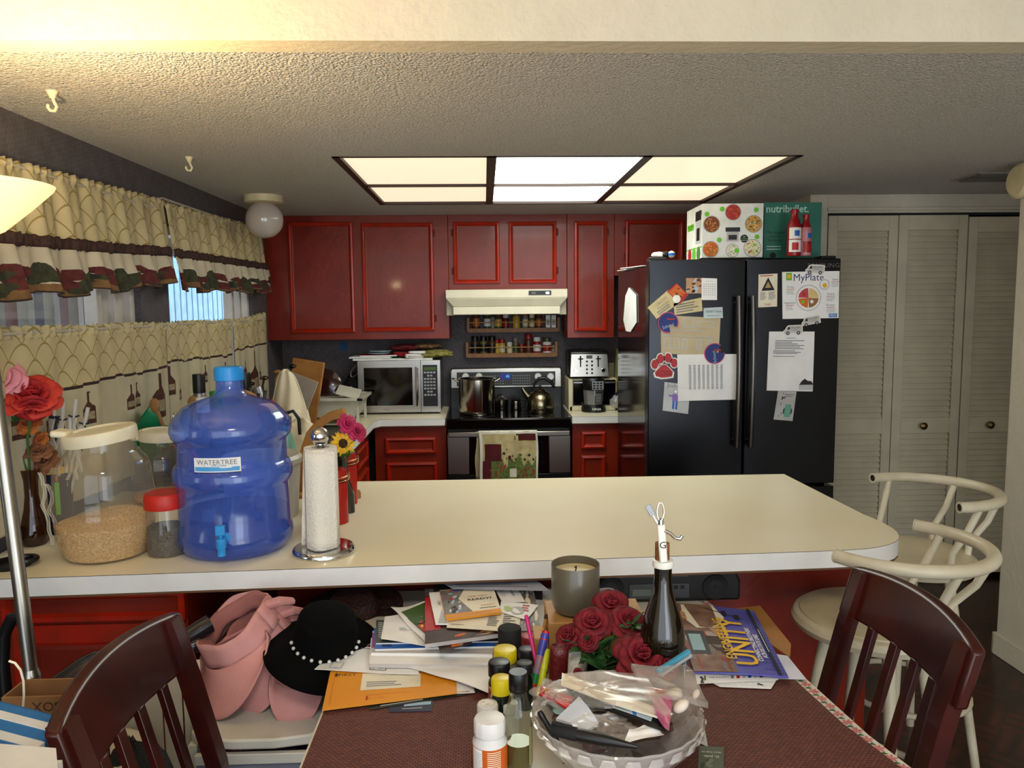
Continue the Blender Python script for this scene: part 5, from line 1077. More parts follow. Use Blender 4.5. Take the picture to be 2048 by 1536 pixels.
# barrel jars
RICE = mat('brown_rice', 'e0bd88', .9, col2='b8925e', cs=190, bump=.6, bs=260); CHIA = mat('chia_seed', '55504c', .8, col2='1c1a1a', cs=260, bump=.5, bs=300)
JC = film('jar_plastic', 'd8cfbd', .09, .07, tint='faf7f0'); LIDW = mat('cream_lid', 'ddd3b4', .4)
def barrel(lb, px, py, wpx, ptop, fill, lean):
    P = base(px, py); R = msz(wpx/2, P); h = ay(px-8, ptop, P.y).z-ZB
    t = thing('barrel_jar', lb, 'jar', P, .2, group=None)
    prof = []
    for i in range(29):
        z = i/28; r = .83+.17*math.sin(PI*min(1, (z*.98+.02)))**.8 if z > .02 else .80
        for rc_ in (.17, .40, .62, .80):
            if abs(z-rc_) < .02: r += .015
        if z > .86: r = r*(1-.9*(z-.86)**1.0*1.6)
        prof.append((r*R, z*h*.86))
    rt = prof[-1][0]; prof.append((R*.66, h*.88)); prof.append((R*.66, h*.93))
    make('jar_body', MB().lathe([(0, .002)]+prof, JC, 72, fn=lambda a, z: 1+(.010*(abs(math.cos(7*a))**.5-1) if .06*h < z < .74*h else 0)), t, ang=60)
    L = prof[-1][0]
    b = MB().at((0, 0, h*.92), (.03, lean, 0)); b.lathe([(R*.64, 0), (R*.72, 0), (R*.73, .028), (R*.70, .034), (R*.6, .036), (R*.58, .030), (0, .032)], LIDW, 48)
    make('jar_lid', b, t)
    b = MB().at((0, 0, h*.92), (.03, lean, PI)); b.box((R*.60, -R*.28, .006), (R*.92, R*.28, .024), LIDW); make('lid_spout', b, t, bev=.006)
    fr = []
    n = 10
    vs_ = []
    def fl(u, v):
        a = 2*PI*u; r = R*.94*v*(.9+.1*min(1, 1)); z = fill*h*(1+.22*math.cos(a-.6)*v)-.01*math.cos(PI*v)*0+.02*(1-v)
        return (r*math.cos(a), r*math.sin(a), z)
    b = MB().lathe([(0, .006), (R*.80, .006), (R*.86, .03), (R*.93, fill*h*.4), (R*.955, fill*h*.76)], RICE, 48)
    b.grid(lambda u, v: (lambda a: ((R*.955*math.cos(a))*v, (R*.955*math.sin(a))*v, fill*h*(.76)+(fill*h*.42*(1-v**2)+0)*(.5+.5*math.cos(a-.5)*v)))(2*PI*u), 48, 8, RICE)
    make('rice', b, t)
    return t
barrel('big clear barrel jar with cream lid holding brown rice, beside the red-lidded jar', 217, 1106, 186, 862, .36, -.12)
barrel('smaller clear barrel jar with cream lid behind the big rice jar', 330, 1000, 118, 868, .14, .05)
P = base(336, 1106); R = msz(39, P); h = ay(332, 984, P.y).z-ZB
t = thing('seed_jar', 'clear ribbed jar of dark seeds with a bright red lid in front of the jug', 'jar', P)
make('jar_body', MB().lathe([(0, .001), (R*.93, .001), (R*.97, .006), (R*.97, h*.70), (R*.9, h*.74), (R*.9, h*.80)], JC, 40, fn=lambda a, z: 1+.012*math.sin(z*500)), t)
make('jar_lid', MB().lathe([(0, h*.76), (R*1.0, h*.76), (R*1.02, h*.79), (R*1.0, h*.97), (R*.93, h), (0, h)], mat('bright_red_lid', 'c0200f', .45), 40), t)
make('seeds', MB().lathe([(0, .004), (R*.90, .004), (R*.93, .01), (R*.93, h*.46), (R*.4, h*.50), (0, h*.49)], CHIA, 32), t)
# white tub behind the jug
P = base(527, 1030); R = msz(77, P); h = ay(527, 905, P.y).z-ZB
TUB = mat('grey_white_tub', 'b9b4a6', .4)
t = thing('storage_bucket', 'round greyish white plastic bucket with lid between jug and paper towel', 'bucket', P)
make('bucket_body', MB().lathe([(0, 0), (R*.88, 0), (R*.98, h*.84), (0, h*.84)], TUB, 48), t); make('bucket_lid', MB().lathe([(0, h*.84), (R*1.02, h*.84), (R*1.03, h*.92), (R*.96, h*.97), (R*.9, h*.95), (0, h*.95)], TUB, 48), t)
# paper towel on a chrome holder
P = base(648, 1104); R = msz(62, P)
PTW = mat('paper_towel', 'dcd5c6', .95, bump=.45, bs=120, var=.01)
t = thing('paper_towel_holder', 'chrome paper towel holder with round base and ball finial on the bar', 'towel holder', P)
make('holder_base', MB().lathe([(0, 0), (R*.97, 0), (R, .004), (R*.99, .012), (R*.93, .018), (R*.3, .020), (0, .021)], CHR, 56), t)
ht = ay(640, 893, P.y).z-ZB; hb = ay(640, 872, P.y).z-ZB; xo = ay(640, 893, P.y).x-P.x
make('post', MB().cyl((0, 0, .02), .006, ht-.02, CHR, 14), t)
make('finial', MB().lathe([(.006, ht-.02), (.012, ht), (.014, ht+.006), (.009, ht+.012)], CHR, 24).sph((0, 0, hb), msz(18, P), CHR, 18), t)
rr_ = msz(32, P)
n = 40
def roll(u, v):
    a = .9+2*PI*1.12*u; r = rr_*(1+.10*(u > .93)*(u-.93)/.07); return (r*math.cos(a), r*math.sin(a), .0225+(ht-.024)*v)
b = MB().grid(roll, 60, 2, PTW); b.lathe([(rr_*.97, .023), (rr_*.97, ht-.002), (rr_*.55, ht-.002), (rr_*.55, .023), (rr_*.97, .023)], PTW, 40)
b.grid(lambda u, v: (-rr_*1.0-.012*u*(1-v)*1.2+.0, -rr_*.1-.006*u, .024+(ht-.038)*v), 4, 6, PTW)
# loose sheet hanging at the front, flaring toward the bottom
b.grid(lambda u, v: (-rr_*.86+ (rr_*1.86)*u*(1+.05*(1-v)) - .004*(1-v), -rr_*(.62+.42*math.sin(PI*min(1, u*1.05)))-.014*(1-v)*math.sin(PI*u), .022+(ht-.03)*v), 16, 10, PTW)
solo('paper_towel_roll', b, 'slim white paper towel roll standing on the chrome holder', 'paper towel', P, sol=.0008)
# red canisters, vase with sunflower
CAN = mat('canister_red', 'a11711', .3, var=.04)
def canister(lb, px, py, wpx, ptop):
    P = base(px, py); R = msz(wpx/2, P); h = ay(px+2, ptop, P.y).z-ZB
    t = thing('canister', lb, 'canister', P, group='red metal canisters on the bar')
    make('canister_body', MB().lathe([(0, .003), (R*.97, .003), (R, 0), (R, h*.76), (R*.97, h*.77), (0, h*.77)], CAN, 44), t)
    make('canister_lid', MB().lathe([(R*1.0, h*.83), (R*1.02, h*.86), (R*.97, h*.97), (R*.9, h), (0, h*.985)], CAN, 44), t)
    for z in (.80, .87): make('gold_band', MB().tube([(R*1.02*math.cos(i*PI/22), R*1.02*math.sin(i*PI/22), h*z) for i in range(44)], .0022, GOLD, 6, closed=True), t)
    make('clasp', MB().tube([(R*1.03, -.012, h*.80), (R*1.12, -.012, h*.82), (R*1.12, -.012, h*.90), (R*1.04, -.012, h*.93)], .002, GOLD, 6).tube([(R*1.03, .012, h*.80), (R*1.12, .012, h*.82), (R*1.12, .012, h*.90), (R*1.04, .012, h*.93)], .002, GOLD, 6).tube([(R*1.12, -.012, h*.86), (R*1.12, .012, h*.86)], .002, GOLD, 6), t)
canister('nearer red canister with gold bands right behind the paper towel', 670, 1044, 54, 938); canister('farther red canister with gold bands beside the sunflower vase', 689, 1006, 52, 905)
GGL = mat('green_bottle_glass', '0e1a10', .06, coat=.5); STEM = mat('stem_green', '3d5a22', .6); LEAF = mat('leaf_green', '3f6a24', .55, col2='2b4f1c', cs=30); SUNY = mat('sunflower_yellow', 'e0b10c', .5, col2='d59a08', cs=40); SUNC = mat('sunflower_brown', '4a3208', .9, col2='201404', cs=150, bump=.6, bs=200)
P = base(699, 1024); r = msz(11, P); q = ay(684, 958, P.y-.03); h = q.z-ZB; h2 = ay(684, 905, P.y-.03).z-ZB; xo = q.x-P.x
t = thing('bud_vase', 'slim dark green glass vase between the two red canisters', 'vase', P)
make('vase_body', MB().tube([(0, 0, 0), (0, 0, h*.5), (xo*.4, -.01, h*.75), (xo, -.025, h), (xo, -.03, h2)], [r, r, r*1.0, r*.95, r*1.15], GGL, 20), t)
make('wire_ring', MB().tube([(xo+r*1.1*math.cos(i*PI/10), -.028+r*1.1*math.sin(i*PI/10), h+.01) for i in range(20)], .0016, GOLD, 6, closed=True), t)
top = P+Vector((xo, -.03, h2))
def leaf(b, L, W, m, bend=.25, n=8):
    def fn(u, v):
        w_ = W*math.sin(PI*min(1, v**.75*.98+.02)); return ((u-.5)*w_, L*v, -bend*L*v*v+.12*W*abs(u-.5)*2)
    return b.grid(fn, 4, n, m)
c = ay(686, 887, top.y-.02); o = top
def faceM(dirv): return dirv.to_track_quat('Z', 'Y').to_matrix().to_4x4()
camd = (Vector((0, 0, CAM_H))-c).normalized()
t = thing('sunflower', 'yellow sunflower with brown centre in the slim green vase', 'flower', c); t.rotation_euler = faceM((camd+Vector((.25, 0, .05))).normalized()).to_euler()
R = msz(25, c); rd = random.Random(3)
b = MB()
for k in range(20):
    a = 2*PI*k/20+rd.uniform(-.1, .1); L = R*rd.uniform(.62, .8); M0 = Matrix.Rotation(a, 4, 'Z') @ Matrix.Translation((0, R*.33, -.002*(k % 2))) @ Matrix.Rotation(rd.uniform(.0, .35), 4, 'X')
    b.M = M0; leaf(b, L, R*.32, SUNY, .2)
make('petals', b, t, sol=.0006)
make('flower_centre', MB().lathe([(0, .006), (R*.2, .0055), (R*.36, .002), (R*.40, -.002), (0, -.004)], SUNC, 26), t)
b = MB().tube([(0, 0, -.002), (0, -.01, -.02), (0, -.045, -.035)], .003, STEM, 8); make('flower_stem', b, t)
def leafy(name, lb, c, n, L, W, m, seed, cat='leaves', spread=1.1, up=.3):
    rd = random.Random(seed); b = MB()
    for k in range(n):
        a = 2*PI*k/n+rd.uniform(-.4, .4); b.M = Matrix.Rotation(a, 4, 'Z') @ Matrix.Rotation(rd.uniform(-.2, spread)-up*-1, 4, 'X') @ Matrix.Rotation(rd.uniform(-.6, .6), 4, 'Y'); leaf(b, L*rd.uniform(.7, 1.1), W*rd.uniform(.8, 1.1), m)
    b.M = Matrix.Identity(4); b.tube([(0, 0, -.03), (0, 0, .005)], .003, STEM, 6)
    return solo(name, b, lb, cat, c, sol=.0006)
c2 = ay(690, 905, top.y-.01); leafy('leaf_sprig', 'green leaves below the sunflower in the slim vase', c2, 8, msz(30, c2), msz(20, c2), LEAF, 5, up=.1)
def rose(b, S, m, seed=0, open_=1.0, m2=None):
    rd = random.Random(seed); M0 = b.M
    for (n, o0, o1, hz, wz, cu, r0) in ((3, .05, .10, .80, .55, .6, 0), (4, .12, .28, .82, .75, .5, .4), (5, .18, .55*open_, .74, .95, .38, .1), (6, .2, .92*open_, .56, 1.1, .28, .6), (6, .2, 1.15*open_, .30, 1.05, .2, .2)):
        for k in range(n):
            a = 2*PI*k/n+r0+rd.uniform(-.15, .15); sc_ = rd.uniform(.9, 1.08); ph = rd.uniform(0, 6)
            b.M = M0 @ Matrix.Rotation(a, 4, 'Z')
            def fn(u, v):
                uu = (u-.5)*2; w_ = S*wz*.62*sc_*math.sin(PI*(.12+.62*v)); 
                y = S*(o0+o1*v**1.4)*sc_-S*cu*.55*uu*uu*(.35+.65*v); z = S*hz*math.sin(v*1.45)*sc_-S*.16*o1*max(0, v-.7)*3+S*.04*math.sin(4*uu+ph)*v
                return (w_*uu, y, z)
            b.grid(fn, 8, 8, m if not (m2 and hz > .7) else m2)
    b.M = M0; b.lathe([(0, -.25*S), (.12*S, -.2*S), (.22*S, .02*S), (.1*S, .06*S), (0, .06*S)], STEM, 12)
    return b
PKF = mat('hot_pink_petal', '9c1440', .6, col2='b82058', cs=40)
c3 = ay(701, 853, top.y); t3 = thing('pink_flower', 'small hot pink flower above the sunflower', 'flower', c3); t3.rotation_euler = faceM((camd+Vector((.6, 0, .4))).normalized()).to_euler()
b = MB(); b.M = Matrix.Translation((-.012, .008, 0)); rose(b, msz(14, c3), PKF, 2, 1.2); b.M = Matrix.Translation((.018, -.02, 0)); rose(b, msz(13, c3), PKF, 4, 1.3); make('petals', b, t3, sol=.0006)
make('stem', in_world(MB().tube([c3, (c3+top)*.5+Vector((.006, 0, 0)), top+Vector((0, 0, -.01))], .0025, STEM, 8), t3), t3)
P = base(714, 996); solo('wooden_stopper', MB().lathe([(0, 0), (msz(8, P), 0), (msz(8, P), .02), (msz(5, P), .03), (0, .032)], BRD, 20), 'small wooden knob on the bar behind the far red canister', 'knob', P)
# wooden arc of a banana stand
Yb_ = 2.86; pts = [ay(x, y, Yb_) for x, y in ((604, 1002), (606, 950), (610, 905), (622, 868), (640, 846), (662, 832), (690, 825))]
o = pts[0].copy(); o.z = ZB; pts[0] = o.copy(); b = MB(); vs_ = []; n = len(pts)
for i, p in enumerate(pts):
    tt = (pts[min(i+1, n-1)]-pts[max(i-1, 0)]).normalized(); nn = Vector((-tt.z, 0, tt.x)); 
    for sx_, sy_ in ((-.016, -.02), (.016, -.02), (.016, .02), (-.016, .02)): vs_.append(tuple(p-o+nn*sx_+Vector((0, sy_, 0))))
fs = [(4*i+k, 4*i+(k+1) % 4, 4*i+4+(k+1) % 4, 4*i+4+k) for i in range(n-1) for k in range(4)]+[(3, 2, 1, 0), tuple(4*(n-1)+k for k in range(4))]
b.add(vs_, fs, mat('arc_wood', 'a8742e', .5, col2='9a6826', cs=14)); t = thing('banana_stand', 'curved light wooden hanger arc rising behind the paper towel', 'stand', o); make('stand_arm', b, t, bev=.003, ang=50)
make('stand_base', MB().lathe([(0, 0), (.07, 0), (.07, .012), (0, .014)], BRD, 30), t)
# spray bottle, crumpled white towel behind the jug
P = ay(572, 880, 3.05); hz_ = P.z
solo('crumpled_towel', lump(MB(), (0, 0, .10), .10, .09, .11, CLT, 77, .09), 'crumpled white towel between the draped cloth and the bucket', 'cloth', (ay(598, 900, 3.2).x-.0, 3.25, ZC+.012), sub=1)
P = ay(575, 870, 2.95); t = thing('spray_bottle', 'pale teal bottle with black trigger handle behind the jug', 'bottle', (P.x, 2.93, ZB))
h = ay(575, 822, 2.93).z-ZB
make('bottle_body', MB().lathe([(0, 0), (.035, 0), (.037, .01), (.036, h*.55), (.02, h*.75), (.014, h*.82), (0, h*.82)], mat('pale_teal_plastic', '7fb3a0', .3), 26), t)
make('trigger', MB().box((-.02, -.012, h*.82), (.02, .012, h*.93), BLK).tube([(.0, 0, h*.97), (.03, 0, h), (.05, 0, h*.9), (.052, 0, h*.7)], .007, BLK, 8), t, bev=.003)
# ------------------------------------------------------------------ left end of the bar: roses in a brown vase, ribboned pens
AMB = film('amber_glass', '3d1c08', .45, .06, tint='8a4f22'); RSR = mat('red_petal', '8c0e16', .7, col2='a8161c', cs=30); RSO = mat('coral_petal', 'b0281c', .7, col2='c43a26', cs=30); RSP_ = mat('pink_petal', 'd68a96', .7, col2='c77886', cs=20); DRY = mat('dried_flower', '8a5a3a', .9, col2='6b4028', cs=40); DRO = mat('dried_orange', 'b5692a', .9, col2='8a3a1a', cs=50)
P = base(70, 1088); r = msz(30, P); h = ay(57, 938, P.y).z-ZB
t = thing('bud_vase', 'brown glass bud vase with roses at the left end of the bar', 'vase', P)
make('vase_body', MB().lathe([(0, .002), (r*.72, 0), (r*.95, h*.06), (r, h*.16), (r*.85, h*.3), (r*.55, h*.48), (r*.42, h*.65), (r*.44, h*.85), (r*.60, h)], AMB, 36), t)
make('vase_liner', MB().lathe([(0, .008), (r*.6, .008), (r*.78, h*.12), (r*.45, h*.35), (0, h*.36)], mat('amber_water', '3a1a0a', .2), 24), t)
mouth = P+Vector((0, 0, h))
def flower(lb, px, py, Y, S, m, m2, seed, dv, open_=1.0, name='rose', stem_=True):
    c = ay(px, py, Y); S = msz(S, c); cd = (Vector((0, 0, CAM_H))-c).normalized()
    t = thing(name, lb, 'rose', c); t.rotation_euler = faceM((cd*dv[3]+Vector(dv[:3])).normalized()).to_euler()
    b = MB(); rose(b, S, m, seed, open_, m2); make('petals', b, t, sol=.0007)
    if name == 'rose' and stem_: make('stem', in_world(MB().tube([mouth+Vector((0, 0, -.04)), (c+mouth)*.5+Vector((-.01, 0, 0)), c], .003, STEM, 8), t), t)
    return c
c1 = flower('large coral and crimson rose high in the brown vase on the bar', 62, 800, P.y-.02, 42, RSO, RSR, 11, (.1, -.1, .9, .6), 1.15)
flower('darker crimson rose hanging under the coral rose in the brown vase', 66, 812, P.y-.05, 30, RSR, None, 12, (.1, -.3, -.7, .6), .8)
c2_ = flower('pink rose at the left edge of the picture above the brown vase', 2, 765, P.y-.04, 36, RSP_, None, 13, (-.3, 0, .5, 1), 1.0)
c3_ = ay(45, 890, P.y)
rd = random.Random(8)
for k, (px, py, s_, m_) in enumerate(((55, 850, 20, DRO), (78, 905, 20, DRY), (40, 872, 18, DRY), (82, 880, 14, DRO), (92, 922, 22, DRY))):
    c = ay(px, py, P.y+.01*k); S = msz(s_, c); t_ = thing('dried_flower', ('orange dried blossom right under the crimson rose', 'brown dried blossom in the middle of the bunch over the brown vase', 'pale brown dried blossom at the left of the bunch over the brown vase', 'small orange dried blossom at the right of the bunch over the brown vase', 'lowest brown dried blossom at the mouth of the brown vase')[k], 'dried flower', c, (rd.uniform(.6, 1.2), rd.uniform(-.5, .5), 0), group='dried flowers in the brown vase')
    b = MB(); rose(b, S*.8, m_, 30+k, 1.3); make('petals', b, t_, sol=.0006)
for k, (px, py, lb) in enumerate(((30, 812, 'green leaves between pink and coral roses'), (36, 835, 'lower green leaves over the brown vase'))):
    c = ay(px, py, P.y-.01); leafy('leaf_sprig', lb, c, 5, msz(38, c), msz(18, c), LEAF, 20+k, up=0)
# candle cup with ribboned pens
PUR = mat('purple_print', '1c1030', .5); RBN = film('sheer_ribbon', 'e8e0d0', .35, .3)
P = base(115, 1030); P = Vector((P.x, 2.42, ZB)); P.x = ay(112, 960, 2.42).x; r = msz(30, P); h = ay(112, 930, 2.42).z-ZB
t = thing('pen_cup', 'dark purple birthday cup with a green candle picture holding ribboned pens', 'cup', P)
make('cup_body', MB().lathe([(0, 0), (r*.85, 0), (r, h), (r*.96, h), (r*.8, .006), (0, .006)], PUR, 36), t)
a0 = math.atan2(-P.y, -P.x); b = MB().lathe([(r*.995, h*.9), (r*1.012, h)], YEL, 36)
b.lathe([(r*.93, h*.30), (r*.985, h*.78)], LIM, 6, a0=a0-.12, a1=a0+.16); b.lathe([(r*.99, h*.79), (r*1.005, h*.88)], ORG, 4, a0=a0-.03, a1=a0+.10); make('cup_print', b, t)
rd = random.Random(14); PENC = [mat('pen_white', 'c9c4b8', .4), mat('pen_navy', '1b2440', .4), mat('pen_aqua', '8fb8ac', .4), mat('pen_gold', 'a5813c', .4)]
for k in range(6):
    tx, ty = ((108, 800), (126, 805), (152, 798), (176, 815), (140, 830), (98, 820))[k]; c = ay(tx, ty, 2.40+.01*k); d = c-P
    d0 = Vector((d.x*.12, .0+.004*k-.01, .012)); t_ = thing('pen', ('pen with navy bow at the left of the purple cup', 'aqua ribboned pen second from the left in the purple cup', 'tallest white ribboned pen in the purple cup', 'rightmost pen with navy bow leaning out of the purple cup', 'gold ribboned pen in the purple cup', 'leftmost white ribboned pen in the purple cup')[k], 'pen', P, group='ribboned pens in the purple cup')
    m_ = PENC[(1, 2, 0, 1, 3, 0)[k]]
    make('barrel', MB().tube([d0, d0+(d-d0)*.93], .0042, PENC[0] if k % 2 else m_, 8), t_); make('pen_cap', MB().tube([d0+(d-d0)*.88, d], .0058, PENC[0], 8), t_)
    e = d0+(d-d0)*.86
    make('bow', MB().tube([e+Vector((-.016, 0, .006)), e, e+Vector((.016, 0, .005))], [.003, .002, .003], PENC[1], 6).tube([e, e+Vector((.01, -.01, -.04)), e+Vector((-.008, -.012, -.08))], .003, PENC[1], 6), t_)
    for j in range(2):
        f = [e+Vector((rd.uniform(-.01, .01), -.012, 0))]
        for q in range(6): f.append(f[-1]+Vector((rd.uniform(-.014, .012), -.004, -.028)))
        make('ribbon_tail', MB().grid(lambda u, v: tuple(f[min(6, int(v*6))].lerp(f[min(6, int(v*6)+1)], v*6-int(v*6))+Vector(((u-.5)*.012, 0, 0))), 2, 24, RBN), t_, sol=.0004)
A = base(108, 1098); pts = [ay(x, y, A.y) for x, y in ((78, 945), (90, 975), (86, 1010), (98, 1050), (104, 1090))]; pts2 = [ay(x, y, A.y) for x, y in ((92, 968), (104, 985), (100, 1020), (112, 1055), (120, 1098))]
b = MB()
for pp in (pts, pts2):
    for e_ in (-.004, .004):
        q = [p-A+Vector((e_, 0, 0)) for p in pp]; q2 = []
        for i in range(len(q)-1):
            for s_ in range(6): q2.append(q[i].lerp(q[i+1], s_/6)+Vector((.003*math.sin((i*6+s_)*.9), 0, 0)))
        q2.append(q[-1]); b.tube([Vector((p.x, p.y, max(.001, p.z))) for p in q2], .0009, mat('ribbon_edge', 'd8cdb8', .5), 5)
    b.grid(lambda u, v: tuple(Vector((lambda p: (p.x+(u-.5)*.008, p.y, max(.0012, p.z)))(pp[min(4, int(v*4))].lerp(pp[min(4, int(v*4)+1)], v*4-int(v*4))-A))), 2, 20, RBN)
solo('ribbon', b, 'pair of sheer curled ribbons hanging down beside the brown vase', 'ribbon', A)
# clear punched sleeve, white roll, teal packet, black pan at far left
P = base(20, 1075); SLV = film('grey_sleeve', '6f6a62', .5, .2)
c = [ay(2, 918, P.y), ay(50, 912, P.y), ay(52, 1068, P.y), ay(8, 1085, P.y)]
b, cc_ = sheet(c, [('c', .85, .95-.1*k, .03, PAPER) for k in range(9)]+[('r', .97, 0, 1, 1, BLK), ('n', .1, .1, .8, .9, 8, [GRY, mat('sleeve_green', '5c5a3c', .7), LGRY])], mat('sleeve_grey', '6e675c', .5), th=.003, out=(0, -1, 0)); solo('punched_folder', b, 'grey punched plastic folder with white holes behind the lamp pole', 'folder', cc_)
P2 = ay(22, 898, P.y+.05); solo('toilet_roll', MB().at(rot=(PI/2, 0, 0)).lathe([(0, 0), (msz(25, P2), 0), (msz(25, P2), .08), (0, .08)], PTW, 30), 'white paper roll resting on the grey folder at the left edge', 'paper roll', P2, bev=.004)
flatbox('gift_box', 'grey box under the white paper roll at the left edge of the bar', 'box', (P2.x, P2.y+.02-.05, ZB), .10, .10, P2.z-msz(25, P2)-ZB-.002, mat('sleeve_grey'))
b, cc_ = sheet([ay(20, 905, P.y-.02), ay(40, 898, P.y-.02), ay(62, 930, P.y-.02), ay(54, 938, P.y-.02)], [('r', .1, .1, .9, .9, mat('teal_packet_inner', '0f6f7f', .4))], mat('teal_packet', '3aa0ae', .4), th=.002, out=(0, -1, 0)); solo('gift_card', b, 'small teal card leaning over the grey folder', 'card', cc_)
P = base(22, 1132); r = msz(46, P)
t = thing('trivet', 'black trivet with looped handle at the far left end of the bar', 'trivet', P)
make('trivet_plate', MB().lathe([(0, 0), (r*.8, 0), (r*.86, .012), (r*.78, .014), (0, .012)], BLK, 36), t)
make('trivet_handle', MB().tube([(r*.55+r*.45*math.cos(a), r*.1+r*.42*math.sin(a), .016) for a in [PI*(-.75+1.5*i/16) for i in range(17)]], .008, BLK, 8), t)
# ------------------------------------------------------------------ torchiere at the left edge
LST = mat('lamp_steel', 'a39d92', .28, 1)
A = ay(5, 900, 1.50); B = ay(62, 1340, 1.48); d = (A-B).normalized(); bot = B-d*((B.z-.02)/d.z); tp = B+d*((1.76-B.z)/d.z)
t = thing('torchiere_lamp', 'tall steel torchiere with a glowing cream glass bowl at the left edge', 'floor lamp', (bot.x, bot.y, 0))
zt_ = ay(60, 366, tp.y).z
make('lamp_base', MB().lathe([(0, 0), (.13, 0), (.13, .012), (.03, .025), (0, .026)], LST, 40), t)
q = lambda s: tuple(Vector((0, 0, .02)).lerp(tp-Vector((bot.x, bot.y, 0)), s))
make('pole', MB().tube([q(0), q(1)], .0132, LST, 16), t)
make('pole_sleeve', MB().tube([q(.0), q(.50)], .0170, LST, 16).tube([q(.50), q(.508)], [.0170, .0132], LST, 16), t)
SHD = mat('lamp_glass', 'f6e3bb', .4, emit='ffdf9e', es=.62, var=.01)
rb = (ay(100, 372, tp.y).x-tp.x)*.95; bx = tp-Vector((bot.x, bot.y, 0))
make('lamp_shade', MB().lathe([(.02, 1.74), (.05, 1.755), (rb*.7, zt_-.045), (rb*.97, zt_-.008), (rb, zt_), (rb*.97, zt_), (rb*.9, zt_-.012), (rb*.6, zt_-.055), (.02, 1.752)], SHD, 56, (bx.x, bx.y, 0)), t)
bpy.data.objects['torchiere_bulb'].location = (tp.x, tp.y, zt_-.01)
# ------------------------------------------------------------------ dining table, cloth and place mats
MAH = mat('mahogany', '3f1008', .3, col2='280805', cs=6, coat=.12, spec=.4); ZT8 = .754
tbl = [(-.355, .75), (.80, .75), (.80, 1.18), (.748, 1.42), (.718, 1.68), (.66, 2.0), (.60, 2.26), (-.355, 2.26)]
cx_, cy_ = .2, 1.5
def off(o2, k): return [(x+(k if x > .2 else -k), y) for x, y in o2]
t = thing('dining_table', 'dining table under a Christmas cloth and red-brown woven place mats', 'table', (cx_, cy_, 0))
make('tabletop', MB().prism([(x-cx_, y-cy_) for x, y in off(tbl, -.012)], .715, .7495, MAH), t, bev=.004)
for (x, y) in ((-.48, -.62), (.50, -.62), (-.48, .66), (.32, .66)): make('leg', MB().box((x-.03, y-.03, 0), (x+.03, y+.03, .715), MAH), t, bev=.004)
CHW = mat('christmas_cloth_white', 'c9c2b0', .9, var=.03); CHR_ = mat('christmas_red', 'a3182a', .9); CHG = mat('christmas_green', '1f5a2e', .9); CHP = mat('christmas_pink', 'c26a6a', .9)
b = MB().prism([(x-cx_, y-cy_) for x, y in tbl], 0, .002, CHW)
o2 = [(x-cx_, y-cy_) for x, y in tbl]; n = len(o2)
for i in range(n):
    (x0, y0), (x1, y1) = o2[i], o2[(i+1) % n]
    ox = .012 if x0 > 0 and x1 > 0 else (-.012 if x0 < 0 and x1 < 0 else 0)
    b.add([(x0, y0, .002), (x1, y1, .002), (x1+ox, y1, -.10), (x0+ox, y0, -.10)], [(0, 1, 2, 3)], CHW)
rd = random.Random(21)
def poin(x, y, r):
    for k in range(6):
        a = 2*PI*k/6+rd.uniform(-.2, .2); cx, cy = x+r*.55*math.cos(a), y+r*.55*math.sin(a)
        b.poly([(x, y, .0026+k*1e-5), (cx-r*.22*math.sin(a), cy+r*.22*math.cos(a), .0026+k*1e-5), (x+r*math.cos(a), y+r*math.sin(a), .0026+k*1e-5), (cx+r*.22*math.sin(a), cy-r*.22*math.cos(a), .0026+k*1e-5)], CHR_ if r > .02 else CHP)
for k in range(70):
    x = rd.uniform(-.05, .22); y = rd.uniform(-.75, .0)
    poin(x, y, rd.uniform(.018, .04))
    a = rd.uniform(0, 6); b.tube([(x+.03*math.cos(a+q*.6)+.01*q, y+.03*math.sin(a+q*.6), .0022) for q in range(7)], .0016, CHG, 4)
for k in range(44):
    y = -.7+1.4*k/44; i_ = None
    for i in range(1, 6):
        (x0, y0), (x1, y1) = o2[i], o2[i+1]
        if y0 <= y <= y1: x = x0+(x1-x0)*(y-y0)/(y1-y0); poin(x-.014, y, .014); b.poly([(x-.03, y+.014, .0027), (x-.018, y+.02, .0027), (x-.012, y+.012, .0027)], CHG); break
solo('tablecloth', b, 'white Christmas tablecloth with poinsettias and green sprigs on the dining table', 'tablecloth', (cx_, cy_, .7500))
def woven():
    m = mat('woven_mat', '5c2116', .7, col2='47180f', cs=12); N, L = nodes(m); b_ = next(x for x in N if x.type == 'BSDF_PRINCIPLED'); tc = next(x for x in N if x.type == 'TEX_COORD'); mx = next(x for x in N if x.type == 'MIX')
    br = N.new('ShaderNodeTexBrick'); br.inputs['Scale'].default_value = 62; br.inputs['Mortar Size'].default_value = .06; br.inputs[1].default_value = (.19, .055, .03, 1); br.inputs[2].default_value = (.12, .032, .02, 1); br.inputs[3].default_value = (.035, .008, .006, 1)
    br.inputs['Brick Width'].default_value = .62; br.inputs['Row Height'].default_value = .34
    L.new(tc.outputs['Object'], br.inputs[0]); L.new(br.outputs[0], b_.inputs['Base Color'])
    bp = N.new('ShaderNodeBump'); bp.inputs['Strength'].default_value = .8; bp.inputs['Distance'].default_value = .003; bp.invert = True; L.new(br.outputs[1], bp.inputs['Height']); L.new(bp.outputs[0], b_.inputs['Normal'])
    return m
WOV = woven()
solo('place_mat', MB().prism([(-.20, -.45), (.155, -.45), (.155, .42), (-.20, .42)], 0, .0025, WOV), 'red-brown woven place mat at the left edge of the table under the orange envelope', 'place mat', (-.15, 1.45, .7523), group='woven place mats')
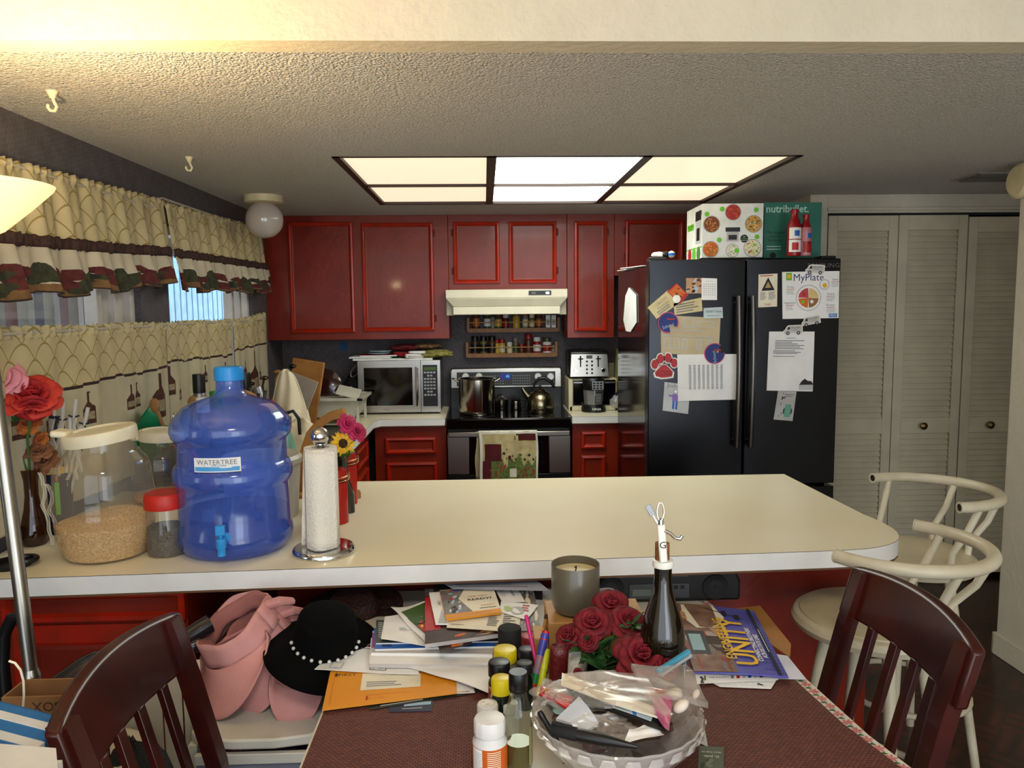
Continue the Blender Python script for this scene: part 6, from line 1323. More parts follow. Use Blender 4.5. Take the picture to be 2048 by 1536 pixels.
solo('place_mat', MB().prism([(-.245, -.5), (.265, -.5), (.262, -.28), (.20, -.02), (.175, .18), (.12, .42), (-.245, .42)], 0, .0025, WOV), 'red-brown woven place mat at the right of the table under the magazine', 'place mat', (.515, 1.48, .7523), group='woven place mats')
# ------------------------------------------------------------------ papers and magazines
def pz(z, *pts): return [az(px, py, z) for px, py in pts]
UP = (0, 0, 1); PG = 'papers piled on the table'
YOR = mat('orange_envelope', 'd98d10', .6, col2='cf8410', cs=5); MAG = mat('magenta_edge', '8a3a7a', .5); DKF = mat('dark_food_print', '2c1a12', .5, col2='40241a', cs=20); WML = mat('melon_red', 'b0302a', .5); WMG = mat('melon_green', '3d5a24', .5); PHO = mat('photo_grey', '5a5450', .5, col2='7a706a', cs=30)
def pp(name, z, pts, lb, cat, draws=(), m=None, **k):
    k.setdefault('out', UP); k.setdefault('group', PG)
    return paper(name, pz(z, *pts), lb, cat, draws, m, **k)
pp('brochure', .7552, ((775, 1408), (868, 1396), (864, 1423), (778, 1425)), 'dark blue brochure poking out beneath the orange envelope', 'brochure', [('r', .35, .5, .95, .75, SKY), ('l', .3, .2, .9, .35, 1, LGRY)], mat('navy_brochure', '131d38', .4), th=.001)
pp('brochure', .7566, ((735, 1405), (948, 1375), (955, 1386), (740, 1420)), 'dark green brochure edge right under the orange envelope', 'brochure', [('l', .1, .1, .6, .4, 1, LGRY), ('n', .5, .1, .98, .9, 10, [mat('sleeve_green'), GRY, INK])], mat('dark_green_brochure', '232b22', .4), th=.001)
pp('letter', .758, ((790, 1342), (935, 1330), (950, 1386), (820, 1396)), 'white letter sticking out right of the orange envelope', 'letter', [('l', .55, .03, .95, .06, 1, REDP)], wave=.002, seed=2)
pp('envelope', .7605, ((661, 1343), (912, 1346), (914, 1388), (644, 1422)), 'orange-yellow mailing envelope with a white address window at the table edge', 'envelope', [('r', .26, .42, .72, .93, PAP2), ('t', 'FIRST', .06, .14, .88, BRN), ('p', [(.055+.022*math.cos(PI/2+i*PI/5)*(1 if i % 2 == 0 else .4), .88+.08*math.sin(PI/2+i*PI/5)*(1 if i % 2 == 0 else .4)) for i in range(10)], BRN), ('t', 'FOR CREDIT UNION', .026, .52, .87, GRY), ('l', .30, .50, .6, .68, 3, GRY), ('t', 'YOUR SIGNATURE IS REQUESTED BY', .020, .48, .26, REDP), ('t', 'JULY 11, 2025', .022, .38, .16, REDP), ('r', .31, .12, .325, .24, REDP), ('l', .04, .1, .05, .8, 14, ORG)], YOR, th=.0015)
pp('envelope', .764, ((676, 1292), (836, 1300), (838, 1350), (629, 1341)), 'white envelope with printed stamp boxes above the orange envelope', 'envelope', [('r', .12, .08, .24, .30, LGRY), ('r', .13, .1, .23, .28, PAPER), ('r', .52, .08, .68, .34, GRY), ('r', .53, .1, .67, .32, PAPER), ('l', .55, .12, .66, .3, 4, GRY), ('l', .28, .88, .6, .93, 1, GRY)], th=.001, wave=.002, seed=4)
pp('envelope', .768, ((784, 1328), (982, 1316), (978, 1388), (912, 1362)), 'long white envelope slanting down toward the yellow-lidded bottles', 'envelope', [('l', .05, .8, .2, .9, 1, LGRY)], th=.0015, wave=.003, seed=6)
pp('letter', .767, ((683, 1288), (738, 1268), (752, 1286), (700, 1302)), 'grey printed letter corner beside the pearl hat', 'letter', [('l', .05, .1, .95, .9, 9, GRY)], mat('grey_letter', 'a9a6a2', .8))
# thick stack of magazines
def block(z0, z1, pts, lb, cover, draws=(), edge=PAPER, seed=0, cat='magazine', name='magazine', **k):
    zc = z1
    return pp(name, z0, pts, lb, cat, draws, cover, th=z1-z0, seed=seed, **k)
def block2(z0, z1, pts, lb, cover, draws=(), edge=PAPER, **k):
    P4 = pz(z1, *pts); c = sum(P4, Vector())/4; b = MB(); q = [(p.x-c.x, p.y-c.y) for p in P4][::-1]
    b.prism(q, z0-z1, -.0006, edge); bb, cc = sheet(P4, draws, cover, th=.0004, out=UP)
    k0 = len(b.v)
    for v in bb.v: b.v.append(tuple(Vector(v)))
    mi = [b.mi(m_) for m_ in bb.mats]
    for f, m_ in zip(bb.f, bb.fm): b.f.append([k0+j for j in f]); b.fm.append(mi[m_])
    return solo(k.get('name', 'magazine'), b, lb, k.get('cat', 'magazine'), c, group=PG)
block2(.769, .778, ((742, 1276), (985, 1290), (985, 1330), (738, 1328)), 'thick magazine with a magenta spine at the bottom of the paper pile', PAPER, edge=mat('page_edges', 'bdb7b3', .7))
block2(.7785, .786, ((745, 1262), (990, 1272), (985, 1308), (742, 1305)), 'white-paged magazine second from the bottom of the paper pile', mat('page_edges'), [('r', .0, .2, .05, .9, MAG)])
block2(.7865, .791, ((748, 1256), (990, 1262), (990, 1292), (750, 1298)), 'magazine with blue cover in the middle of the paper pile', BLU, [('r', .06, .1, .14, .9, NAVY), ('n', .15, .1, .95, .9, 14, [SKY, PAPER, INK, mat('teal_packet')])])
block2(.7915, .795, ((752, 1240), (1000, 1246), (1000, 1282), (752, 1286)), 'dark printed leaflet under the crumpled white envelope', mat('dark_leaflet', '3b4038', .5), [('l', .02, .2, .2, .9, 8, LGRY), ('n', .3, .1, .95, .9, 8, [PAPER, PHO])])
pp('envelope', .797, ((770, 1234), (845, 1226), (905, 1300), (762, 1282)), 'rounded white envelope lying askew on the paper pile', 'envelope', [('l', .3, .4, .5, .5, 3, LGRY)], th=.0012, wave=.004, seed=8)
pp('letter', .801, ((782, 1218), (862, 1206), (985, 1262), (850, 1288)), 'large white crumpled sheet under the watermelon leaflet', 'paper', th=.001, wave=.008, seed=9)
pp('leaflet', .806, ((803, 1226), (872, 1200), (960, 1262), (868, 1286)), 'leaflet with red watermelon print left of the food magazine', 'leaflet', [('r', 0, .55, 1, 1, WMG), ('r', .0, .1, .8, .5, WML), ('n', .05, .05, .9, .6, 16, [WML, mat('fruit_red'), YEL, BRN])], WMG, th=.001, wave=.003, seed=10)
pp('leaflet', .809, ((862, 1240), (960, 1262), (942, 1288), (880, 1305)), 'brown and red food leaflet sticking out of the pile toward the bottles', 'leaflet', [('n', .05, .05, .95, .95, 16, [BRN, WML, ORG, SKIN_])], DKF, th=.001)
block2(.812, .822, ((850, 1178), (1054, 1170), (1066, 1258), (850, 1288)), 'large dark food magazine near the top of the paper pile', DKF, [('r', 0, .84, 1, 1, PHO), ('r', .0, .2, .14, .82, REDP), ('n', .05, .02, .98, .25, 14, [BRN, ORG, SKIN_, DKF])], edge=mat('page_edges'))
pp('leaflet', .8245, ((1036, 1168), (1066, 1170), (1082, 1262), (1040, 1262)), 'grey patterned sheet at the right side of the food magazine', 'leaflet', [('n', .02, .02, .98, .98, 26, [PHO, LGRY, GRY, PAP2])], PHO)
pp('form', .8255, ((905, 1215), (1046, 1212), (1036, 1266), (893, 1256)), 'white printed form under the ready booklet', 'form', [('l', .55, .15, .72, .6, 7, GRY), ('l', .76, .1, .95, .9, 10, GRY), ('l', .05, .12, .3, .16, 1, GRY)], PAP2, wave=.002, seed=12)
pp('manual', .8265, ((858, 1188), (884, 1186), (897, 1250), (871, 1250)), 'white user manual with dark lettering at the left of the ready booklet', 'manual', [('t', 'User', .42, .62, .62, INK, -PI/2), ('p', [(.2, .0), (1, .0), (.7, .42)], LGRY)], th=.004)
pp('leaflet', .8275, ((985, 1170), (1030, 1167), (1050, 1204), (1005, 1206)), 'small white leaflet with sideways lettering behind the ready booklet', 'leaflet', [('t', 'nutribullet', .20, .66, .5, INK, -PI/2), ('l', .1, .3, .4, .7, 4, LGRY)], th=.001)
pp('leaflet', .8285, ((1002, 1204), (1077, 1212), (1052, 1242), (1000, 1224)), 'white pointed leaflet with a lime circle beside the ready booklet', 'leaflet', [('c', .25, .35, .13, mat('pale_lime', 'a9b86a', .6)), ('c', .55, .4, .2, LGRY), ('c', .55, .4, .15, PAPER), ('l', .62, .5, .9, .9, 3, mat('fruit_red'))], wave=.003, seed=14)
block2(.830, .836, ((879, 1181), (986, 1172), (1003, 1224), (892, 1238)), 'cream ready booklet with an orange strip on top of the paper pile', PAP2, [('r', 0, 0, 1, .13, YOR), ('p', [(0, .13), (.50, .13), (.30, .62), (.46, .98), (0, .98)], PHO), ('n', .02, .15, .32, .6, 14, [INK, PAPER, BRN, SKY]), ('n', .02, .6, .34, .96, 8, [REDP, BLU, SKY]), ('t', 'ARE YOU', .085, .66, .66, ORG), ('t', '*READY?', .13, .68, .54, INK), ('t', 'READY', .085, .80, .30, ORG), ('l', .64, .19, .95, .23, 1, INK), ('t', 'ESSENTIAL PREPAREDNESS GUIDE', .03, .6, .06, BRN)], edge=YOR)
pp('letter', .842, ((878, 1162), (1068, 1156), (1100, 1182), (905, 1178)), 'bluish sheet under the bar edge behind the paper pile', 'paper', [('l', .1, .2, .9, .8, 3, GRY)], mat('blue_grey_paper', '9d9fb0', .7))
flatbox('phone_box', 'flat dark box under the bluish sheet behind the paper pile', 'box', (.0, 2.13, ZT8), .30, .16, .072, BLKM)
pp('letter', .795, ((1062, 1190), (1128, 1172), (1118, 1262), (1084, 1262)), 'white sheet lying between paper pile and candle', 'paper', wave=.004, seed=16)
pp('letter', .80, ((1190, 1168), (1228, 1178), (1215, 1205), (1188, 1205)), 'white sheet corner behind the candle toward the radio', 'paper', [('l', .3, .5, .9, .8, 2, LGRY)])
flatbox('book', 'thick book lying under the papers by the candle', 'book', (.10, 1.93, ZT8), .24, .16, .036, DKF, .1, edge=PAPER)
# ------------------------------------------------------------------ right hand magazine group
RG = 'papers at the right of the table'
pp('envelope', .7555, ((1440, 1222), (1520, 1213), (1582, 1290), (1580, 1316)), 'brown envelope edge showing behind the purple magazine', 'envelope', (), mat('kraft_envelope', '9a6a34', .7), th=.003, group=RG)
pp('letter', .7562, ((1500, 1300), (1575, 1312), (1613, 1359), (1540, 1358)), 'white sheet corner poking out right of the purple magazine', 'paper', (), mat('cool_white', 'c9c9d2', .7), group=RG)
pp('grid_paper', .7575, ((1398, 1352), (1558, 1352), (1542, 1378), (1440, 1374)), 'pale squared sheet under the purple magazine at the table edge', 'paper', [('r', .05+.1*k, .05, .053+.1*k, .95, SKY) for k in range(9)]+[('r', .02, .2+.25*k, .98, .21+.25*k, SKY) for k in range(3)]+[('p', [(.72, .3), (.82, .2), (.84, .25), (.75, .38)], INK)], group=RG)
pp('leaflet', .760, ((1388, 1335), (1560, 1340), (1556, 1360), (1394, 1368)), 'leaflet with green vegetables along the near edge of the purple magazine', 'leaflet', [('n', .0, .0, .12, .9, 8, [BRN, mat('mid_olive', '5b6b2a', .6)]), ('t', 'WE ACCEPT', .045, .28, .35, INK)]+[('r', .42+.07*k, .25, .46+.07*k, .45, (GRY, REDP, LGRY, BLU, LGRY, INK)[k]) for k in range(6)], group=RG)
PUR2 = mat('purple_cover', '4a4694', .45, col2='5a58a8', cs=8)
mg = [('r', 0, .52, 1, 1, mat('warm_photo', '8a6a56', .5, col2='6a4a3c', cs=30)), ('n', .0, .52, .55, 1, 26, [PHO, mat('brick_print', '8a3a20', .5), BRN, mat('pale_photo', 'a89a8c', .5)]), ('p', [(.62, .55), (.60, .80), (.75, .92), (.98, .90), (.99, .50), (.80, .42)], PAP2), ('p', [(.84, .88), (.90, .99), (.76, .97), (.72, .88)], SKIN_), ('n', .70, .88, .80, .98, 6, [BRN, SKIN_]), ('p', [(.5, .52), (.62, .55), (.62, .66), (.48, .60)], SKIN_), ('r', .22, .74, .55, .96, mat('tablet_dark', '2a2526', .4)), ('r', .27, .79, .50, .93, mat('screen_cyan', '8fb0b8', .4)), ('r', .36, .56, .48, .74, BRN)]
mg += [('r', .02+.045*k, .01, .026+.045*k, .10+.12*abs(math.sin(k*1.7)), NAVY) for k in range(21)]
mg += [('t', '*ENGINEERING', .078, .46, .525, YEL, 0, 1.2), ('t', '*UNITY', .180, .43, .365, YEL, 0, 1.3), ('t', '*CONNECTING BROTHERS', .036, .40, .215, PAPER, 0, 1.15), ('t', '*ACROSS STATE LINES', .036, .38, .150, PAPER, 0, 1.0), ('r', 0, .065, 1, .10, INK), ('l', .3, .075, .8, .09, 1, PAPER), ('p', [(.92, .62), (.93, .62), (.80, .20), (.79, .20)], INK), ('r', .82, .38, .9, .43, INK), ('r', .78, .24, .85, .3, INK)]
pp('magazine', .764, ((1388, 1347), (1344, 1209), (1508, 1225), (1577, 1357)), 'purple engineering magazine with big yellow letters at the right of the table', 'magazine', mg, PUR2, th=.004, loft=lambda u, v: .003*math.sin(PI*v), group=RG)
# ------------------------------------------------------------------ radio under the bar
Yr = 2.12; A = ay(1196, 1160, Yr); B = ay(1482, 1160, Yr); w_ = (B.x-A.x)/2; xc = (A.x+B.x)/2; h = .098
RAD = mat('radio_black', '0d0d0f', .45); RADG = mat('radio_grey', '3a3b3e', .4)
t = thing('radio', 'black portable radio with grey control panel under the bar edge', 'radio', (xc, Yr, ZT8))
o = [(-w_, 0), (w_, 0), (w_, h*.6), (w_*.93, h*.9), (w_*.75, h), (-w_*.75, h), (-w_*.93, h*.9), (-w_, h*.6)]
b = MB(); b.M = Matrix.Translation((0, .16, 0)) @ Matrix.Rotation(PI/2, 4, 'X'); b.prism(o, 0, .16, RAD); make('radio_body', b, t, bev=.008)
def rx(px): return ay(px, 1190, Yr).x-xc
def rz_2(py): return ay(1310, py, Yr).z-ZT8
make('control_panel', MB().box((rx(1258), -.003, .012), (rx(1378), 0, .055), RADG).box((rx(1264), -.0045, .020), (rx(1302), -.002, .040), mat('lcd_green', '59605a', .3)), t, bev=.001)
b = MB()
for k in range(5): b.box((rx(1308+13*k), -.005, .040), (rx(1316+13*k), -.002, .050), BLK)
b.box((rx(1212), -.0035, .075), (rx(1375), 0, .080), RADG); make('radio_buttons', b, t)
for px in (1222, 1430): make('speaker', MB().at((rx(px), 0, .042), (PI/2, 0, 0)).lathe([(.038, 0), (.036, .004), (.03, .003), (.012, -.002), (0, .002)], BLKM, 36), t)
make('radio_handle', MB().tube([(-w_*.7, .09, h-.004), (-w_*.68, .1, h+.0), (w_*.68, .1, h+.0), (w_*.7, .09, h-.004)], .005, RAD), t)
# ------------------------------------------------------------------ candle on the wooden caddy
zc = .872; P = az(1151, 1222, zc); r = msz(48, P); h = ay(1152, 1126, P.y).z-zc
GLC = mat('smoked_glass', '5d5546', .35, var=.03, coat=.3); WAX = mat('candle_wax', 'c9b98e', .5)
tx = thing('wooden_caddy', 'pale wooden desk caddy under the candle, holding pencils', 'desk caddy', (P.x+.03, P.y, ZT8))
make('caddy_body', MB().box((-.10, -.065, 0), (.13, .075, zc-ZT8-.001), WOODP), tx, bev=.002)
make('pencil_slot', MB().box((-.135, -.075, 0), (-.102, -.0, .085), WOODP), tx, bev=.002)
t = thing('candle', 'large smoky grey glass candle with cream wax on the wooden caddy', 'candle', P)
make('candle_glass', MB().lathe([(0, 0), (r*.6, 0), (r*.86, h*.05), (r*.97, h*.18), (r, h*.4), (r, h*.99), (r*.985, h), (r*.945, h*.99), (r*.945, h*.80), (0, h*.80)], GLC, 56), t)
make('wax', MB().lathe([(0, h*.83), (r*.90, h*.83), (r*.935, h*.84), (r*.935, h*.80), (0, h*.80)], WAX, 40), t)
make('wick', MB().tube([(0, 0, h*.82), (.002, 0, h*.90), (.0, 0, h*.925)], [.0015, .0015, .004], BLK, 8), t)
def pen(lb, tip, bot, r_, m_, capm=None, capf=.3, name='pen', group='pens and pencils beside the glasses case', txt=None, extra=None):
    tip, bot = Vector(tip), Vector(bot); d = tip-bot; L = d.length
    t = thing(name, lb, name.replace('_', ' '), bot); t.rotation_euler = d.to_track_quat('Z', 'Y').to_euler()
    b = MB().lathe([(0, 0), (r_*.9, 0), (r_, .004), (r_, L*(1-capf)), (0, L*(1-capf))], m_, 14)
    make('barrel', b, t)
    make('pen_cap', MB().lathe([(r_*1.12, L*(1-capf)), (r_*1.12, L*.94), (r_*.8, L), (0, L)], capm or m_, 14), t)
    if extra: extra(t, L, r_)
    return t
ZP = .80
HPK = mat('hot_pink_pen', 'c0206a', .35); YHL = mat('yellow_highlighter', 'c9cc1a', .35); MKB = mat('marker_blue', '3a3f9a', .35); MKR = mat('marker_red', 'b5151a', .35); MKG = mat('marker_green', '1c7a4a', .35); MKP = mat('marker_pattern', '6a7a8a', .4, col2='a05a6a', cs=120)
Yp = 1.62
pen('hot pink pen leaning in front of the glasses case', ay(1052, 1230, Yp+.03), ay(1078, 1352, Yp-.03), .0045, HPK, HPK, .1)
def bands(t, L, r_):
    make('print_band', MB().lathe([(r_*1.02, L*.3), (r_*1.02, L*.6)], MKP, 14), t); make('green_band', MB().lathe([(r_*1.02, L*.14), (r_*1.02, L*.3)], MKG, 14), t); make('red_end', MB().lathe([(0, -.001), (r_*1.04, -.001), (r_*1.04, L*.14)], MKR, 14), t); make('red_tip', MB().lathe([(r_*1.15, L*.86), (r_*.9, L*1.01), (0, L*1.01)], MKR, 14), t)
pen('colourful marker with red ends leaning beside the glasses case', ay(1092, 1263, Yp), ay(1064, 1384, Yp-.05), .0085, MKB, MKB, .3, name='marker', extra=bands)
def sh(t, L, r_): make('lettering', MB().text('Sharpie', .013, INK, (-.0, -.0078*1.03, L*.5), (PI/2, -PI/2, 0)), t)
pen('yellow highlighter pen standing next to the colourful marker', ay(1094, 1298, Yp-.01), ay(1078, 1392, Yp-.06), .0078, YHL, YHL, .45, name='highlighter', extra=sh)
for k, (px, py, m_, lb) in enumerate(((1093, 1228, WOODP, 'tall wooden pencil in the slot of the wooden caddy'), (1086, 1256, YEL, 'yellow pencil in the slot of the wooden caddy'), (1102, 1262, mat('pencil_green', '3f6a4a', .5), 'green pencil in the slot of the wooden caddy'))):
    tp_ = ay(px, py, P.y-.03); pen(lb, tp_, (tx.location.x-.118+.006*k, P.y-.03, ZT8+.086-.05), .0038, m_, BRN if k == 0 else m_, .12, name='pencil')
GCS = mat('red_leather', '5a0d10', .4, bump=.3, bs=90)
c = ay(1112, 1352, 1.56); tpp = ay(1118, 1284, 1.58); h = tpp.z-(c.z)
def gc(u, v):
    a = PI*.15+2*PI*.92*u; r = .0145*(1+.35*u); return (r*math.cos(a), r*.7*math.sin(a), .135*v)
solo('glasses_case', MB().grid(gc, 40, 6, GCS), 'dark red leather glasses case rolled upright by the roses', 'glasses case', (c.x, c.y, ZT8), (0.0, .05, 0), sol=.003)
P = ay(1145, 1340, 1.60); solo('tissue_roll', MB().lathe([(.010, 0), (.026, 0), (.027, .004), (.027, .118), (.024, .122), (.010, .12)], PTW, 30), 'white tissue roll standing between the glasses case and the rose leaves', 'tissue roll', (P.x-.004, P.y+.01, ZT8), (.0, .15, 0))
# ------------------------------------------------------------------ bottles at the near edge
YLW = mat('yellow_lid', 'd2bd10', .35); DLID = mat('charcoal_lid', '1c1d1f', .4); AMBB = mat('amber_bottle', '2a1608', .15); GRB = mat('dark_green_bottle', '0f1a12', .15); WPL = mat('pill_white', 'd8d6d2', .35)
def vial(name, lb, px, py, Y, wpx, capm, bodym, cf=.25, grp='bottles at the near middle of the table', ridges=0, label=None, capr=1.0, z0=ZT8):
    T_ = ay(px, py, Y); r = msz(wpx/2, T_); h = T_.z-z0
    t = thing(name, lb, 'bottle', (T_.x, Y, z0), group=grp)
    br = r/capr
    make('bottle_body', MB().lathe([(0, 0), (br*.94, 0), (br, .004), (br, h*(1-cf)-.014), (br*.8, h*(1-cf)-.003), (br*.8, h*(1-cf)), (0, h*(1-cf))], bodym, 32), t)
    make('bottle_cap', MB().lathe([(0, h*(1-cf)), (r, h*(1-cf)), (r, h-.004), (r*.94, h-.001), (r*.82, h), (0, h-.0005)], capm, 48, fn=(lambda a, z: 1+.012*math.cos(36*a)) if ridges else None), t)
    if label: make('bottle_label', MB().lathe([(br*1.01, h*.1), (br*1.01, h*(1-cf)-.02)], label, 32), t)
    return t, r, h
vial('shaker_bottle', 'tall black-lidded container at the back of the bottle cluster', 1019, 1254, 1.70, 47, BLKM, BLKM, .4)
vial('spice_bottle', 'yellow-lidded bottle at the back, next to the tall black container', 1010, 1296, 1.61, 47, YLW, mat('vial_tan', '8c7d66', .4), .25, label=PAP2)
vial('spice_bottle', 'glossy black-lidded bottle with red label between the two yellow lids', 998, 1322, 1.535, 44, BLK, AMBB, .25, label=mat('label_red_white', 'a03028', .5, col2='c9bfb0', cs=70))
vial('spice_bottle', 'yellow-lidded dark bottle nearest the camera, beside the oil bottle', 1002, 1354, 1.47, 40, YLW, GRB, .28, label=GRB)
vial('spice_bottle', 'charcoal-lidded bottle behind, next to the hot pink pen', 1053, 1296, 1.64, 34, DLID, AMBB, .2)
vial('spice_bottle', 'charcoal-lidded bottle nearer, just behind the oil bottle cap', 1049, 1324, 1.56, 34, DLID, GRB, .2)
vial('jar', 'low jar with a red rimmed white lid behind the charcoal lids', 1060, 1270, 1.74, 38, mat('red_rim_lid', 'a8323a', .4), PAP2, .3)
t, r, h = vial('pill_bottle', 'white pill bottle with printed lid, leftmost of the three small ones', 975, 1406, 1.445, 42, WPL, WPL, .28, ridges=1, capr=.95)
make('cap_print', MB().disc(0, 0, r*.6, h+.0004, PAPER).text('W', r*.35, REDP, (-r*.4, r*.1, h+.0008)).text('375', r*.3, NAVY, (0, -r*.3, h+.0008)), t)
t, r, h = vial('pill_bottle', 'white pill bottle with red printed lid behind the leftmost small one', 1004, 1386, 1.505, 44, WPL, WPL, .28, ridges=1, capr=.95)
make('cap_print', MB().disc(0, 0, r*.6, h+.0004, PAPER).text('FSL', r*.35, REDP, (r*.1, 0, h+.0008)), t)
vial('pill_bottle', 'plain white pill bottle squeezed beside the oil bottle', 1020, 1404, 1.46, 34, WPL, WPL, .28, ridges=1, capr=.95)
t, r, h = vial('vitamin_bottle', 'large white vitamin bottle with orange label at the bottom of the picture', 979, 1434, 1.335, 63, WPL, WPL, .27, ridges=1, capr=.90)
b = MB().lathe([(r/.9*1.008, h*.08), (r/.9*1.008, h*.56)], mat('vitamin_orange', 'c45a12', .5), 36)
make('orange_label', b, t)
b = MB(); a0 = math.atan2(-t.location.y, -t.location.x)
for k in range(12): b.lathe([(r/.9*1.012, h*(.12+.035*k)), (r/.9*1.012, h*(.135+.035*k))], PAP2, 8, a0=a0-.15, a1=a0+.65)
b.lathe([(r/.9*1.011, h*.09), (r/.9*1.011, h*.55)], PAPER, 8, a0=a0-1.2, a1=a0-.45)
for k in range(10): b.lathe([(r/.9*1.013, h*(.12+.04*k)), (r/.9*1.013, h*(.128+.04*k))], GRY, 8, a0=a0-1.1, a1=a0-.5)
make('label_print', b, t)
t, r, h = None, None, None
T_ = ay(1036, 1343, 1.35); r = msz(28, T_); h = T_.z-ZT8; rc_ = msz(19, T_)
OGL = film('oil_glass', '9a9a88', .05, .05, tint='eceee4')
t = thing('oil_bottle', 'clear olive oil bottle with black screw cap beside the vitamin bottle', 'bottle', (T_.x, 1.35, ZT8))
make('bottle_body', MB().lathe([(0, .001), (r*.95, .001), (r, .006), (r, h*.50), (r*.9, h*.60), (rc_*.98, h*.72), (rc_*.85, h*.80), (rc_*.85, h*.84)], OGL, 36), t)
make('bottle_cap', MB().lathe([(rc_*.9, h*.80), (rc_*.98, h*.81), (rc_*.98, h*.835), (rc_*.93, h*.84), (rc_, h*.85), (rc_, h*.985), (rc_*.93, h), (rc_*.7, h), (0, h-.001)], BLK, 36), t)
make('oil', MB().lathe([(0, .004), (r*.9, .004), (r*.92, .01), (r*.92, h*.27), (0, h*.27)], film('olive_oil', '7a6a10', .35, .05, tint='b0a030'), 30), t)
make('bottle_label', MB().lathe([(r*1.01, h*.06), (r*1.01, h*.45)], mat('oil_label', '8a8558', .6), 12, a0=-PI*.25, a1=PI*.15), t)
# ------------------------------------------------------------------ wine bottle with cork and corkscrew
Yw = 1.52; q = lambda px, py: ay(px, py, Yw)
ax_x = q(1319, 1137).x; topz = q(1319, 1133).z; x_b = q(1328, 1330).x; r = msz(45, q(1328, 1310)); h = topz-ZT8; rn = msz(17.5, q(1319, 1150))
WGL = mat('dark_wine_glass', '140d04', .05, var=.02, coat=.6)
t = thing('wine_bottle', 'dark glass wine bottle with a cork behind the crystal bowl', 'bottle', (x_b-.004, Yw, ZT8)); dx = ax_x-(x_b-.004)
prw = [(0, 0), (r*.95, 0), (r, .006), (r, h*.50), (r*.97, h*.56), (r*.90, h*.62), (r*.74, h*.70), (r*.55, h*.78), (rn*1.1, h*.86), (rn*1.0, h*.93), (rn, h)]
make('bottle_glass', MB().lathe(prw, WGL, 48), t)
make('bottle_collar', MB().lathe([(rn*.9, h), (rn*1.15, h), (rn*1.22, h+.004), (rn*1.15, h+.014), (rn*.8, h+.016), (0, h+.016)], WHT, 32), t)
CRK = mat('cork', '8a5a34', .8, col2='6d4426', cs=70)
make('cork', MB().cyl((-.002, 0, h+.015), rn*.82, q(1316, 1088).z-ZT8-h-.013, CRK, 20), t)
zt1 = q(1310, 1040).z-ZT8; zt0 = h+.016; xx = q(1315, 1060).x-t.location.x
t2 = thing('corkscrew', 'white and chrome waiter corkscrew standing in the cork of the wine bottle', 'corkscrew', (t.location.x+xx+.008, Yw-.022, ZT8+zt0))
zc0 = zt1-zt0
make('corkscrew_body', MB().at((0, 0, 0), (0, -.08, 0)).box((-.008, -.005, 0), (.008, .005, zc0*.98), WHT).text('G', .02, INK, (0, -.0055, zc0*.45), (PI/2, 0, 0)), t2, bev=.003)
xo = -zc0*.08
make('key_ring', MB().tube([(xo-.001+.007*math.cos(i*PI/10), 0, zc0+.024+.018*math.sin(i*PI/10)) for i in range(20)], .0016, CHR, 6, closed=True).cyl((xo, 0, zc0-.004), .006, .012, CHR, 12), t2)
make('blade', MB().at((xo-.006, 0, zc0-.002), (0, -.5, 0)).box((-.002, -.001, 0), (.002, .001, .022), CHR).box((-.006, -.001, .020), (.006, .001, .044), DST), t2, bev=.0008)
make('lever_arm', MB().tube([(0, -.004, zc0*.82), (.012, -.004, zc0*.74), (.022, -.004, zc0*.62), (.032, -.004, zc0*.60), (.036, -.004, zc0*.68)], .0035, CHR, 8), t2)
# ------------------------------------------------------------------ red roses
RR = mat('wine_red_petal', '5c0512', .75, col2='7c0a1c', cs=50); DLF = mat('dark_leaf', '2f5726', .5, col2='1c3c18', cs=60)
cP = ay(1210, 1340, 1.60)
t = thing('flower_pot', 'small dark pot hidden under the silk rose leaves', 'pot', (cP.x, 1.62, ZT8)); make('pot_body', MB().lathe([(0, 0), (.035, 0), (.045, .06), (.04, .06), (.035, .004), (0, .004)], BLKM, 24), t)
RG2 = 'dark red silk roses on the table'
for k, (px, py, S, Y, dv, op, lb) in enumerate(((1222, 1212, 30, 1.66, (.1, 0, .9), 1.0, 'topmost dark red silk rose of the bouquet beside the candle'), (1186, 1250, 30, 1.60, (-.1, 0, .8), 1.0, 'dark red silk rose just below the candle, left of the topmost'), (1256, 1248, 31, 1.60, (.25, 0, .8), 1.0, 'dark red silk rose left of the wine bottle neck'), (1140, 1276, 27, 1.60, (-.5, 0, .8), .8, 'leftmost half-open dark red silk rose above the tissue roll'), (1178, 1282, 22, 1.57, (-.2, -.2, .3), .8, 'drooping dark red silk rose in the middle of the bouquet'), (1284, 1318, 42, 1.50, (.1, -.1, .7), 1.15, 'largest dark red silk rose in front of the wine bottle'), (1156, 1346, 12, 1.50, (0, -.3, .6), .5, 'tiny dark red rosebud low at the left of the leaves'), (1332, 1336, 24, 1.47, (.6, 0, .5), .9, 'dark red silk rose under the wine bottle at right'))):
    c = ay(px, py, Y); Sm = msz(S, c)*.98; cd = (Vector((0, 0, CAM_H))-c).normalized()
    t = thing('silk_rose', lb, 'rose', c, group=RG2); t.rotation_euler = faceM((cd*.7+Vector(dv)).normalized()).to_euler()
    b = MB(); rose(b, Sm, RR, 50+k, op); make('petals', b, t, sol=.0007)
    pot = Vector((cP.x, 1.62, ZT8+.05)); mid = (c+pot)/2+Vector((.01, 0, 0))
    make('stem', in_world(MB().tube([pot, mid, c+Vector((0, 0, -.012))], .002, STEM, 6), t), t)
